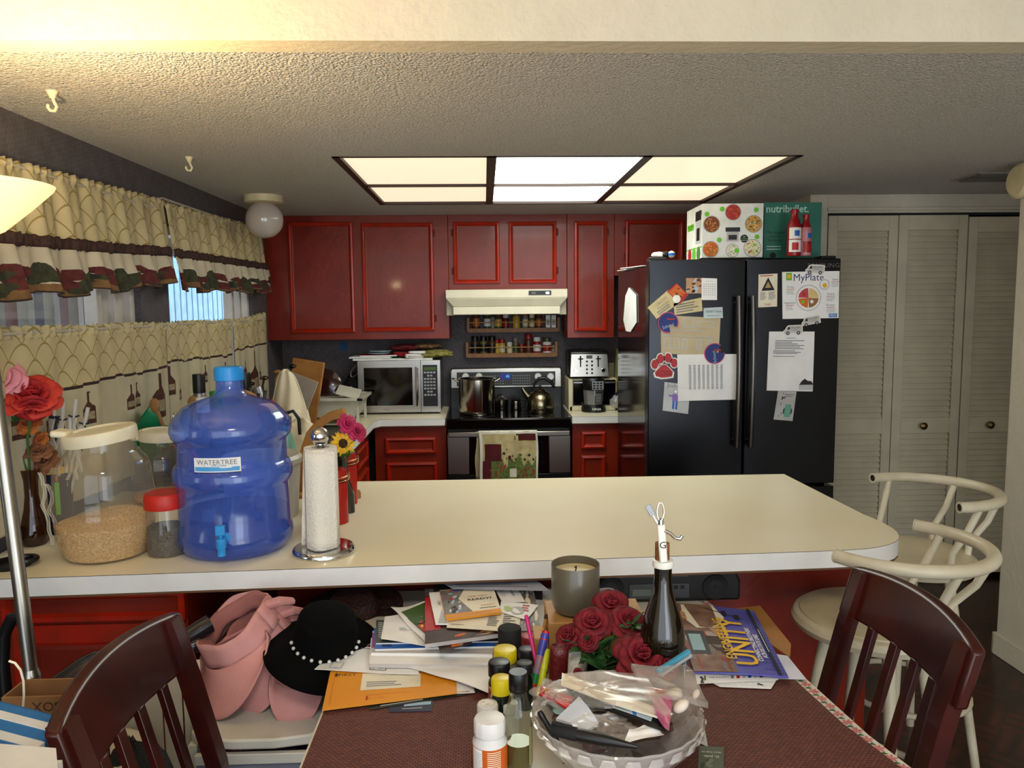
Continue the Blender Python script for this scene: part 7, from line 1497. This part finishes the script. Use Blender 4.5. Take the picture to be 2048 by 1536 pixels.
for k, (px, py, S, Y, n, lb) in enumerate(((1195, 1318, 50, 1.57, 9, 'dark green silk leaves in the middle under the roses'), (1165, 1310, 42, 1.58, 7, 'dark green silk leaves at the left under the roses'), (1225, 1325, 44, 1.56, 8, 'dark green silk leaves at the right under the roses'), (1265, 1262, 34, 1.57, 5, 'green silk leaves at the right side of the upper roses'), (1205, 1350, 44, 1.53, 8, 'lowest dark green silk leaves just behind the crystal bowl'))):
    c = ay(px, py, Y); c.z += .012; leafy('leaf_bunch', lb, c, n, msz(S, c)*1.15, msz(S*.5, c), DLF, 60+k, up=.15, spread=1.0)
# ------------------------------------------------------------------ crystal bowl and what it holds
Yo = 1.335; c = ay(1234, 1421, Yo); R = msz(169, c); h = c.z-ZT8
CRY = film('crystal', 'e6e0dc', .26, .04, tint='f8f5f2')
t = thing('crystal_bowl', 'large cut crystal bowl full of odds and ends at the bottom of the picture', 'bowl', (c.x, Yo, ZT8)); BO = Vector((c.x, Yo, ZT8))
pb = [(0, .004), (.42, .0), (.46, .006), (.44, .014), (.55, .12*h+.01), (.74, .42*h), (.88, .70*h), (.97, .93*h), (1.0, h), (.985, h+.003), (.95, h-.002), (.86, .72*h), (.70, .42*h), (.50, .14*h), (0, .10*h)]
pb = [(r_*R, z) for r_, z in pb]
make('bowl_glass', MB().lathe(pb, CRY, 96, fn=lambda a, z: 1+(.018*abs(math.sin(12*a))**.5 if z < .95*h else .008*math.sin(24*a))), t, ang=20)
b = MB()
for k in range(24):
    a = 2*PI*k/24; ca, sa = math.cos(a), math.sin(a)
    b.M = Matrix.Rotation(a, 4, 'Z') 
    b.hexa([(.60*R, -.012, .25*h), (.60*R, .012, .25*h), (.93*R, .017, .80*h), (.93*R, -.017, .80*h), (.65*R, -.005, .25*h), (.65*R, .005, .25*h), (.985*R, .008, .80*h), (.985*R, -.008, .80*h)], film('crystal_cut', 'f0ece8', .22, .03, tint='ffffff')).hexa([(.985*R, -.015, .82*h), (.985*R, .015, .82*h), (1.01*R, .010, .97*h), (1.01*R, -.010, .97*h), (1.0*R, -.008, .82*h), (1.0*R, .008, .82*h), (1.03*R, .006, .97*h), (1.03*R, -.006, .97*h)], film('crystal_cut', 'f0ece8', .38))
b.M = Matrix.Identity(4); make('cut_flutes', b, t)
def inb(px, py, dz=0.0, Y=None): return az(px, py, ZT8+h+dz)
def bs(name, pts, dz, lb, cat, draws=(), m=None, **k):
    if isinstance(dz, (int, float)): dz = [dz]*4
    cs = [az(px, py, ZT8+h+d) for (px, py), d in zip(pts, dz)]
    return paper(name, cs, lb, cat, draws, m, group='odds and ends in the crystal bowl', out=UP, **k)
bs('plastic_pick', ((1158, 1398), (1197, 1450), (1170, 1468), (1112, 1442)), (.015, .0, -.01, 0), 'white rounded-triangle plastic piece standing in the crystal bowl', 'plastic piece', (), mat('pick_white', 'c3c8d2', .35), th=.006, loft=lambda u, v: .004*math.sin(PI*u))
bs('candy_packet', ((1082, 1375), (1147, 1402), (1138, 1424), (1078, 1392)), .004, 'red packet with gold lettering at the left in the crystal bowl', 'packet', [('t', 'XO', .28, .28, .5, YEL), ('t', 'XO', .28, .72, .5, YEL), ('r', .47, .1, .52, .9, BRN)], MKR, th=.004, wave=.004, seed=3)
bs('film_packet', ((1118, 1362), (1345, 1452), (1330, 1470), (1150, 1402)), (.012, .004, .0, .008), 'long black packet lying across the crystal bowl', 'packet', [('r', .45, .1, .85, .95, mat('pale_sticker', '9fb0bc', .5)), ('r', .66, .1, .70, .95, BLU), ('l', .48, .2, .62, .8, 5, GRY)], BLK, th=.006, wave=.006, seed=5)
bs('paper_strip', ((1124, 1352), (1345, 1432), (1322, 1444), (1122, 1374)), (.024, .014, .014, .02), 'long white paper strip in clear film across the crystal bowl', 'paper', (), PAP2, th=.003, wave=.005, seed=7)
bs('pink_pouch', ((1302, 1398), (1345, 1412), (1338, 1465), (1310, 1440)), .012, 'small bright pink pouch at the right in the crystal bowl', 'pouch', (), mat('pink_pouch', 'b8587a', .3), th=.012, wave=.006, seed=8)
bs('torn_paper', ((1256, 1462), (1300, 1448), (1328, 1470), (1245, 1492)), (.004, .0, -.004, -.004), 'torn white paper scrap at the front of the crystal bowl', 'paper', (), PAPER, th=.001, wave=.006, seed=9)
A = az(1100, 1458, ZT8+h+.008); B = az(1275, 1494, ZT8+h+.004); d = B-A; L = d.length
t = thing('marker', 'black marker lying along the front rim of the crystal bowl', 'marker', A); t.rotation_euler = d.to_track_quat('Z', 'Y').to_euler()
make('barrel', MB().lathe([(0, L*.28), (.010, L*.28), (.011, L*.4), (.010, L*.62), (.006, L*.86), (.0035, L), (0, L)], BLK, 18), t); make('pen_cap', MB().lathe([(0, 0), (.008, .0), (.0085, L*.03), (.0105, L*.05), (.0115, L*.3), (.0105, L*.32), (0, L*.32)], BLKM, 18).box((-.003, .010, L*.02), (.003, .014, L*.26), BLKM), t, bev=.001)
A = az(1078, 1422, ZT8+h+.002); B = az(1098, 1462, ZT8+h-.02)
pen('black pen leaning on the left inside rim of the crystal bowl', A, B+Vector((.02, 0, -.03)), .005, BLK, BLK, .2, group='odds and ends in the crystal bowl')
CBG = film('clear_film_bag', 'e8e2dc', .16, .18, tint='fbf8f4')
def crumple(name, lb, px, py, dz, rx_, ry_, rz_, m, seed, amp=.14):
    c = az(px, py, ZT8+h+dz); b = lump(MB(), (0, 0, 0), rx_, ry_, rz_, m, seed, amp, 22); return solo(name, b, lb, 'bag', c, group='clear bags in the crystal bowl', ang=20)
crumple('plastic_bag', 'crumpled clear bag at the left rim of the crystal bowl', 1110, 1385, .004, .035, .03, .018, CBG, 71, .2)
crumple('plastic_bag', 'crumpled clear bag in the front middle of the crystal bowl', 1205, 1455, -.008, .06, .035, .018, CBG, 72, .2)
crumple('plastic_bag', 'clear bag over the long strip in the crystal bowl', 1200, 1392, .012, .09, .045, .022, CBG, 73, .14)
q4 = [az(1262, 1348, ZT8+h+.028), az(1372, 1346, ZT8+h+.03), az(1416, 1420, ZT8+h+.015), az(1298, 1412, ZT8+h+.012)]
paper('plastic_bag', q4, 'large clear zip bag rising over the right rim of the crystal bowl', 'bag', (), CBG, group='clear bags in the crystal bowl', out=UP, th=.012, wave=.014, seed=11)
paper('plastic_bag', [az(1130, 1364, ZT8+h+.018), az(1280, 1360, ZT8+h+.02), az(1342, 1440, ZT8+h+.02), az(1210, 1412, ZT8+h+.02)], 'long clear film sleeve around the white strip in the crystal bowl', 'bag', (), CBG, group='clear bags in the crystal bowl', out=UP, th=.01, wave=.010, seed=12)
for k, (px, py, lb) in enumerate(((1345, 1392, 'large pale clove inside the clear bag on the bowl'), (1362, 1412, 'lower pale clove inside the clear bag on the bowl'), (1392, 1388, 'small pale piece in the corner of the clear bag on the bowl'))):
    c = az(px, py, ZT8+h+.022+.006*(k == 2)); solo('garlic_clove', MB().at((0, 0, 0), (.4, .9, .6*k)).sph((0, 0, 0), (.013, .010, .006)[k], mat('clove_cream', 'cdbfae', .5), 10, 1.6), lb, 'garlic', c, group='pale pieces in the clear bag')
c = az(1312, 1388, ZT8+h+.012); solo('orange_wrapper', lump(MB(), (0, 0, 0), .018, .012, .01, mat('bright_orange', 'c2571a', .4), 81, .2, 10), 'bit of orange wrapper beside the pink pouch in the bowl', 'wrapper', c)
c = az(1225, 1430, ZT8+h-.035); solo('cloth_scraps', lump(MB(), (0, 0, 0), .10, .085, .03, mat('dark_scraps', '3a2a22', .6, col2='6b4a30', cs=60), 82, .12, 16), 'dark jumble at the bottom of the crystal bowl', 'scraps', c)
c = az(1150, 1410, ZT8+h-.012); solo('tin_packet', lump(MB(), (0, 0, 0), .05, .03, .014, mat('pale_aqua_packet', '8fa8a4', .3), 84, .15, 14), 'pale aqua crinkled packet under the white triangle in the bowl', 'packet', c)
# slips of paper near the bowl
pp('receipt', .7565, ((1372, 1434), (1405, 1434), (1416, 1494), (1385, 1480)), 'narrow printed slip sticking out right of the crystal bowl', 'receipt', [('l', .05, .05, .95, .95, 12, GRY)], mat('slip_grey', 'a8a49e', .8), group=RG)
JG = mat('card_olive', '4d5340', .5)
pp('prayer_card', .7575, ((1447, 1560), (1394, 1560), (1398, 1492), (1448, 1495)), 'dark olive prayer card lying upside down right of the crystal bowl', 'card', [('t', 'St. Jude,', .2, .5, .32, PAP2), ('t', 'PRAY FOR US', .13, .5, .18, PAP2), ('n', .1, .4, .9, .95, 10, [mat('card_olive2', '6b7058', .5), mat('card_olive3', '33382c', .5)])], JG, group=RG)
CLP = mat('cyan_clip', '4a9ab8', .35)
A = ay(1335, 1330, 1.43); B = ay(1378, 1302, 1.47)
t = thing('bag_clip', 'light blue and clear bag clip leaning against the rose by the wine bottle', 'clip', A); d = B-A; t.rotation_euler = d.to_track_quat('Z', 'Y').to_euler()
make('clip_bar', MB().box((-.004, -.004, -.03), (.004, .004, d.length), CLP), t, bev=.001); make('clip_lever', MB().box((-.006, -.012, -.025), (.006, -.006, d.length+.002), film('clear_clip', 'd0d8dc', .5, .1)), t, bev=.001)
solo('blue_packet', MB().box((-.012, -.002, 0), (.012, .002, .10), CLP), 'upright cyan packet beneath the clear clip beside the wine bottle', 'packet', (ay(1367, 1330, 1.50).x+.004, 1.56, ZT8), (0, .05, 0))
# ------------------------------------------------------------------ mahogany dining chairs
def make_chair(lb, loc, rz):
    t = thing('dining_chair', lb, 'chair', loc, rz, group='mahogany dining chairs')
    make('seat', MB().prism([(-.20, -.20), (.21, -.23), (.21, .23), (-.20, .20)], .435, .465, MAH), t, bev=.008)
    for s in (-1, 1):
        make('leg', MB().hexa([(.17, s*.19-.018, 0), (.205, s*.19-.018, 0), (.205, s*.19+.018, 0), (.17, s*.19+.018, 0), (.17, s*.195-.02, .435), (.21, s*.195-.02, .435), (.21, s*.195+.02, .435), (.17, s*.195+.02, .435)], MAH), t, bev=.003)
        ys = s*.197; b = MB()
        pr = [(-.255, 0), (-.205, .20), (-.19, .45), (-.215, .66), (-.262, .85), (-.30, .975)]
        for i in range(len(pr)-1):
            (x0, z0), (x1, z1) = pr[i], pr[i+1]; w0, w1 = .019, .019
            b.hexa([(x0-.016, ys-w0, z0), (x0+.016, ys-w0, z0), (x0+.016, ys+w0, z0), (x0-.016, ys+w0, z0), (x1-.016, ys-w1, z1), (x1+.016, ys-w1, z1), (x1+.016, ys+w1, z1), (x1-.016, ys+w1, z1)], MAH)
        make('leg', b, t)
    def rail(z0, z1, x0, x1, bow, th, nm):
        n = 14; vs = []
        for j, (z, xx) in enumerate(((z0, x0), (z1, x1))):
            for i in range(n+1):
                y = -.232+.464*i/n if nm == 'top_rail' else -.18+.36*i/n; bx = -bow*(1-(2*i/n-1)**2); crown = (.020*(1-(2*i/n-1)**2) if j == 1 and nm == 'top_rail' else 0)
                vs += [(xx+bx-th/2, y, z+crown), (xx+bx+th/2, y, z+crown)]
        m_ = 2*(n+1); fs = []
        for i in range(n):
            a = 2*i
            fs += [(a, a+2, m_+a+2, m_+a), (a+1, m_+a+1, m_+a+3, a+3), (m_+a, m_+a+2, m_+a+3, m_+a+1), (a, a+1, a+3, a+2)]
        fs += [(0, m_, m_+1, 1), (2*n, 2*n+1, m_+2*n+1, m_+2*n)]
        make(nm, MB().add(vs, fs, MAH), t, bev=.006)
    rail(.865, .975, -.268, -.298, .035, .026, 'top_rail'); rail(.54, .58, -.20, -.205, .02, .02, 'lower_rail')
    for k in range(4):
        y = -.12+.08*k; bw = .9*(1-(y/.2)**2)
        make('slat', MB().hexa([(-.207-.02*bw, y-.013, .57), (-.195-.02*bw, y-.013, .57), (-.195-.02*bw, y+.013, .57), (-.207-.02*bw, y+.013, .57), (-.275-.032*bw, y-.013, .87), (-.261-.032*bw, y-.013, .87), (-.261-.032*bw, y+.013, .87), (-.275-.032*bw, y+.013, .87)], MAH), t, bev=.002)
    for s in (-1, 1): make('stretcher', MB().box((-.20, s*.195-.01, .18), (.18, s*.195+.01, .20), MAH), t, bev=.002)
    return t
make_chair('mahogany slat-back dining chair at the left side of the table, by the lamp pole', (-.355, 1.345, 0), 0)
make_chair('mahogany slat-back dining chair at the right side of the table, before the stools', (.585, 1.53, 0), PI)
# ------------------------------------------------------------------ white bar stools
STW = mat('stool_white', 'c9bfa6', .4, col2='b3a88e', cs=7); STS = mat('stool_seat_vinyl', 'bdb092', .4, col2='ac9f82', cs=5); BLC = mat('stool_dark_hole', '15120f', .8)
def make_stool(lb, loc, rz):
    t = thing('bar_stool', lb, 'bar stool', loc, rz, group='white bar stools'); zs = .735
    make('seat_ring', MB().lathe([(0, zs-.035), (.19, zs-.035), (.208, zs-.028), (.215, zs-.012), (.208, zs+.003), (.198, zs+.008), (0, zs+.006)], STW, 48), t)
    make('seat_cushion', MB().lathe([(.196, zs+.006), (.193, zs+.013), (.15, zs+.024), (.08, zs+.029), (0, zs+.030)], STS, 48), t)
    a = [PI/2+1.36+(2*PI-2.72)*i/36 for i in range(37)]; R = .215
    def rp(q): u = abs(q-1.5*PI)/PI; return (R*math.cos(q)*(1+.06*u), R*math.sin(q)*1.05-.055, .955)
    b = MB().tube([rp(q) for q in a], .0175, STW, 14)
    for q in (a[0], a[-1]):
        p = Vector(rp(q)); q2 = Vector(rp(a[1] if q == a[0] else a[-2])); d = (p-q2).normalized(); 
        b.M = Matrix.Translation(p+d*.0005) @ d.to_track_quat('Z', 'Y').to_matrix().to_4x4(); b.lathe([(.0, .0004), (.012, .0004)], BLC, 12); b.lathe([(.0125, 0), (.0185, 0), (.0185, .003), (.0125, .003)], STW, 14)
    b.M = Matrix.Identity(4); make('arm_ring', b, t)
    for q in (a[3], a[13], a[23], a[33]):
        p = Vector(rp(q)); c, s = math.cos(q), math.sin(q)
        make('spindle', MB().tube([(.178*c, .178*s, zs-.01), (.185*c, .185*s, zs+.06), (.205*c, .215*s-.03, zs+.13), (p.x, p.y, p.z-.012)], [.011, .011, .011, .0115], STW, 12), t)
    for k in range(4):
        q = PI/4+k*PI/2; c, s = math.cos(q), math.sin(q)
        make('leg', MB().tube([(.12*c, .12*s, zs-.035), (.17*c, .17*s, .40), (.235*c, .235*s, .0)], [.017, .0155, .014], STW, 12), t)
    make('foot_ring', MB().tube([(.205*math.cos(2*PI*i/32), .205*math.sin(2*PI*i/32), .25) for i in range(32)], .010, STW, 10, closed=True), t)
    make('swivel_plate', MB().cyl((0, 0, zs-.055), .10, .02, STW, 20), t)
    return t
make_stool('nearer white bar stool with curved tube arm ring, behind the right dining chair', (1.07, 2.03, 0), math.radians(36))
make_stool('farther white bar stool with curved tube arm ring, beyond the bar corner', (1.46, 2.55, 0), math.radians(98))
# ------------------------------------------------------------------ plastic drawers with hats
PDR = mat('drawer_white', 'c3bfb4', .4); PDC = film('drawer_clear', 'a5a8b5', .45, .25, tint='c4c8d4')
xa = ax(0, 0, 1).x; A = az(402, 1428, .62); B = az(640, 1425, .62)
x0, x1, y0, y1 = -.70, -.385, 1.70, 2.02
t = thing('plastic_drawer_tower', 'white plastic drawer tower with a frosted clear drawer beside the table, under the hats', 'drawers', ((x0+x1)/2, 1.86, 0)); W = (x1-x0)/2
make('drawer_top', MB().prism([(-W, .16), (-W, -.12), (-W*.8, -.15), (-W*.3, -.165), (W*.3, -.165), (W*.8, -.15), (W, -.12), (W, .16)], .595, .62, PDR), t, bev=.005)
b = MB()
for (xx, yy) in ((-W, -.14), (W-.02, -.14), (-W, .14), (W-.02, .14)): b.box((xx, yy, 0), (xx+.02, yy+.02, .595), PDR)
b.box((-W, -.14, .30), (W, .16, .315), PDR).box((-W, -.14, 0), (W, .16, .015), PDR); make('drawer_frame', b, t)
for z in (.02, .32):
    q = make('drawer', MB().box((-W+.022, -.155, z), (W-.022, -.15, z+.265), PDC).box((-W+.022, -.165, z+.24), (W-.022, -.15, z+.265), PDR).box((-W+.022, -.15, z), (-W+.026, .14, z+.2), PDC).box((W-.026, -.15, z), (W-.022, .14, z+.2), PDC), t, bev=.002)
solo('folded_clothes', lump(MB(), (0, 0, .08), .11, .10, .08, mat('plum_cloth', '6a2c50', .9, col2='3a3a44', cs=12), 90, .08), 'plum and dark folded clothes inside the upper clear drawer', 'clothes', ((x0+x1)/2, 1.86, .336))
solo('folded_clothes', lump(MB(), (0, 0, .08), .11, .10, .08, mat('dark_cloth', '2c3038', .9), 91, .08), 'dark folded clothes inside the lower clear drawer', 'clothes', ((x0+x1)/2, 1.86, .036))
HPI = mat('pink_hat_cloth', 'c98f8a', .85, col2='bd827d', cs=8, bump=.1, bs=120); HPD = mat('pink_hat_inner', '9c6460', .9); HBL = mat('black_hat_felt', '060606', .95, spec=.1); PRL = mat('pearl', 'c9c4b8', .2); STRW = mat('brown_straw', '3a150c', .6, col2='180a07', cs=160, bump=.7, bs=170)
def visor(lb, P, r, rot, seed, group):
    t = thing('sun_visor', lb, 'visor', P, rot, group=group)
    def fn(u, v):
        a = -PI*.95+PI*.9*u; rr = r*(1+.68*v*math.sin(PI*u)**.7); return (rr*math.cos(a)*1.0, rr*math.sin(a)*1.08, .01-.055*v*math.sin(PI*u)-.03*v+.05*(v*math.cos(a))**2)
    make('brim', MB().grid(fn, 30, 10, HPI), t, sol=.004)
    def bd(u, v):
        a = 2*PI*u; rr = r*(1.0-.10*v+.02*math.sin(9*a)); return (rr*math.cos(a), rr*math.sin(a)*1.05, .005+.065*v+.008*math.sin(3*a+seed))
    make('head_band', MB().grid(bd, 48, 4, HPI), t, sol=.005)
    def cr(u, v):
        a = 2*PI*u; rr = r*(.90-.25*v); return (rr*math.cos(a), rr*math.sin(a), .068+.004*math.sin(5*a)-.035*v)
    make('crown_fold', MB().grid(cr, 40, 4, HPD), t, sol=.003)
    make('back_strap', MB().tube([(r*.7, r*.55, .02), (r*1.15, r*.75, .03), (r*1.2, r*.45, .06), (r*.85, r*.4, .06)], .012, HPI, 8), t)
    return t
# black bag and dark clothes heaped on the drawers carry the hats
solo('black_bag', lump(MB(), (0, 0, .09), .13, .09, .085, BLKM, 95, .08), 'soft black bag under the straw hat on the plastic drawers', 'bag', (-.47, 1.96, .622))
solo('dark_sweater', lump(MB(), (0, 0, .045), .08, .06, .048, mat('dark_grey_knit', '1c1c20', .95, bump=.4, bs=80), 96, .08), 'dark grey crumpled sweater under the pink visor', 'clothes', (-.60, 1.93, .622))
P = az(492, 1240, .80)
visor('large pink cloth sun visor on top of the hats at the left of the table', (P.x+.01, P.y-.03, .765), .104, (.42, -.30, -.5), 1, 'pink visors on the drawers')
visor('second pink sun visor nested underneath the large one, only its rim showing', (P.x+.05, P.y-.01, .735), .088, (.42, -.30, -.38), 2, 'pink visors on the drawers')
P = ay(655, 1290, 1.80)
t = thing('felt_hat', 'black felt hat with a pearl band beside the straw hat', 'hat', (P.x-.015, 1.84, P.z-.02), (.30, .1, .2))
def ht_(u, v): a = 2*PI*u; r = .072+.072*v; return (r*math.cos(a), r*math.sin(a), .01-.03*v*v+.008*math.sin(2*a))
make('brim', MB().grid(ht_, 48, 8, HBL), t, sol=.004)
make('crown', MB().lathe([(.078, 0), (.076, .05), (.068, .085), (.045, .10), (0, .10)], HBL, 36), t)
for k in range(12):
    a = -PI*.95+PI*.9*k/11; make('pearl', MB().sph((.081*math.cos(a), .081*math.sin(a), .022), .0045, PRL, 8), t)
P = ay(706, 1222, 2.10)
t = thing('straw_hat', 'brown woven straw hat tucked under the bar edge above the pearl hat', 'hat', (P.x, 2.10, P.z), (.30, -.05, 0))
def sb(u, v): a = 2*PI*u; r = .070+.060*v; return (r*math.cos(a)*1.08, r*math.sin(a), .0-.012*v+.022*(v*math.cos(a))**2)
make('brim', MB().grid(sb, 56, 8, STRW), t, sol=.003); make('crown', MB().lathe([(.072, 0), (.066, .025), (.055, .042), (.03, .046), (0, .045)], STRW, 40, sx=1.08), t)
P = ay(596, 1330, 1.86); visor('small pink sun visor with its brim toward the camera at the drawer front', (P.x, 1.86, P.z-.03), .056, (.12, .0, .1), 3, 'pink visors on the drawers')
P = az(560, 1385, .63); solo('camouflage_cap', lump(MB(), (0, 0, .012), .10, .05, .013, mat('olive_cap', '3a3a28', .9, col2='55503a', cs=40), 97, .06), 'flattened olive cap with gold studs on the drawer top', 'cap', (P.x, P.y+.01, .622))
P = az(536, 1396, .64); Q = az(470, 1345, .70); d = Vector(Q)-Vector(P); t = thing('wrapped_roll', 'black plastic-wrapped roll pointing out under the pink visor', 'roll', P); t.rotation_euler = d.to_track_quat('Z', 'Y').to_euler()
make('roll_body', MB().lathe([(0, .004), (.010, .0), (.0165, 0), (.017, .01), (.016, .20), (0, .2)], mat('black_film', '141416', .15), 24), t)
pp('letter', .622, ((375, 1355), (480, 1350), (490, 1392), (390, 1412)), 'white printed sheet hanging over the left corner of the plastic drawers', 'letter', [('l', .6, .2, .95, .9, 7, GRY)], wave=.006, seed=33, group='papers by the drawers')
# ------------------------------------------------------------------ lower left corner
GBG = mat('garment_bag_black', '131214', .18, col2='1e1c20', cs=9); 
for k, (pa, pb, z0, z1, r, lb) in enumerate((((92, 1396), (420, 1252), .74, .80, .045, 'upper shiny black garment bag leaning behind the left chair'), ((100, 1420), (400, 1292), .70, .76, .04, 'lower shiny black garment bag leaning behind the left chair'))):
    A = az(*pa, z0); B = az(*pb, z1); d = B-A; b = MB()
    n = 14; b.tube([tuple(d*(i/n)+Vector((0, 0, .01*math.sin(7*i/n+k)))) for i in range(n+1)], [r*(.5+.5*math.sin(PI*min(1, .15+i/n)))*(1+.08*math.sin(5*i)) for i in range(n+1)], GBG, 16)
    o = solo('garment_bag', b, lb, 'bag', A, group='black garment bags')
P = az(190, 1440, .40); P = Vector((-.99, 1.62, 0))
solo('waste_bin', MB().lathe([(0, 0), (.09, 0), (.115, .60), (.12, .62), (.10, .655), (.05, .67), (0, .672)], mat('bin_white', 'cfcabd', .4), 44), 'white round bin under the garment bags at lower left', 'bin', (ay(185, 1390, 1.60).x, 1.60, .0))
BLD = mat('slatted_cream', 'c4bca8', .7); b = MB()
for k in range(7): b.box((-.16+.045*k, -.004, 0), (-.16+.045*k+.041, .004, .76), BLD)
solo('folded_blind', b, 'cream folded vertical blind slats standing behind the left chair', 'blind', (ay(268, 1400, 1.78).x, 1.78, .0), .2)
solo('mesh_bag', lump(MB(), (0, 0, .20), .10, .08, .20, mat('grey_mesh', '2c2c2c', .9, bump=.8, bs=200), 99, .08), 'dark grey mesh bag on the floor behind the left chair', 'bag', (-.765, 1.58, 0.28))
solo('dark_crate', MB().box((-.10, -.07, 0), (.10, .07, .278), BLKM), 'dark crate under the mesh bag behind the left chair', 'crate', (-.765, 1.58, 0))
CBD = mat('cardboard', '8a6038', .85, col2='7d552f', cs=8); 
A = ay(25, 1395, 1.36); B = ay(150, 1392, 1.36); w_ = (B.x-A.x)/2+.02; h = A.z
t = thing('cardboard_box', 'open brown cardboard box with upside-down lettering beside the lamp pole', 'box', ((A.x+B.x)/2, 1.36, 0)); 
make('box_front', MB().box((-w_, 0, 0), (w_, .004, h), CBD).text('D.O.', .035, BRN, (0, -.0006, h-.05), (PI/2, PI, 0)).text('BOX', .026, BRN, (.005, -.0006, h-.018), (PI/2, PI, 0)), t)
make('box_sides', MB().box((-w_, .004, 0), (-w_+.004,   .07, h), CBD).box((w_-.004, .004, 0), (w_,   .07, h), CBD).box((-w_, .066, 0), (w_, .07, h), CBD).box((-w_, 0, 0), (w_, .07, .004), CBD), t)
LBB = mat('lunch_blue', '14609c', .6, bump=.15, bs=60); LBW = mat('lunch_white', 'c9c9c6', .6); LBG = mat('lunch_grey', '5e5a52', .7)
P = ay(-8, 1466, 1.17)
t = thing('lunch_bag', 'blue insulated lunch bag with white stripes at the lower left corner', 'bag', (P.x, 1.17, P.z-.11), (0, .12, -.25))
def lb_(z0, z1, k): return MB().box((-.085*k, -.055*k, z0), (.085*k, .055*k, z1), LBB)
make('bag_body', lb_(0, .10, 1), t, bev=.02); make('bag_lid', MB().box((-.088, -.058, .101), (.088, .058, .125), LBB), t, bev=.01)
make('white_stripe', MB().box((-.089, -.03, .1), (.0885, -.012, .1262), LBW).box((-.089, .012, .1), (.0885, .03, .1262), LBW), t, bev=.001)
make('zip_pocket', MB().box((-.06, -.060, .01), (.06, -.054, .085), LBG), t, bev=.004); make('zip', MB().tube([(-.085, -.06, .1), (.085, -.06, .1)], .003, LBW, 6), t)
solo('stool_crate', MB().box((-.09, -.06, 0), (.09, .06, P.z-.125), BLKM), 'dark crate under the blue lunch bag at the lower left', 'crate', (P.x, 1.17, 0), -.25)
c = [az(-160, 1475, .97), az(112, 1496, .97), az(130, 1700, .97), az(-300, 1700, .97)]; cc = sum(c, Vector())/4
b = MB().prism([(p.x-cc.x, p.y-cc.y) for p in c][::-1], -.02, 0, mat('desk_white', 'd6d3cc', .4))
for p in c: b.box(((p.x-cc.x)*.9-.012, (p.y-cc.y)*.9-.012, -.97), ((p.x-cc.x)*.9+.012, (p.y-cc.y)*.9+.012, -.02), mat('desk_white'))
solo('side_table', b, 'white table corner at the bottom left edge of the picture', 'table', cc)
CAN_ = mat('cane_black', '0d0d0e', .3)
A = ay(12, 1400, 1.75)
solo('walking_cane', MB().tube([ay(x, y, 1.75)-Vector((A.x, 1.75, 0)) for x, y in ((14, 1800), (12, 1400), (6, 1330), (8, 1270), (24, 1236), (46, 1232))], .014, CAN_, 12), 'black curved walking cane handle behind the lamp pole', 'cane', (A.x, 1.75, 0))
solo('cord', MB().tube([ay(x, y, 1.30)-Vector((A.x, 1.30, 0)) for x, y in ((18, 1322), (30, 1326), (41, 1340), (47, 1362), (48, 1390), (44, 1440), (40, 1700))], .002, PAP2, 8), 'thin cream cord curving behind the lamp pole over the box', 'cord', (A.x, 1.30, 0))
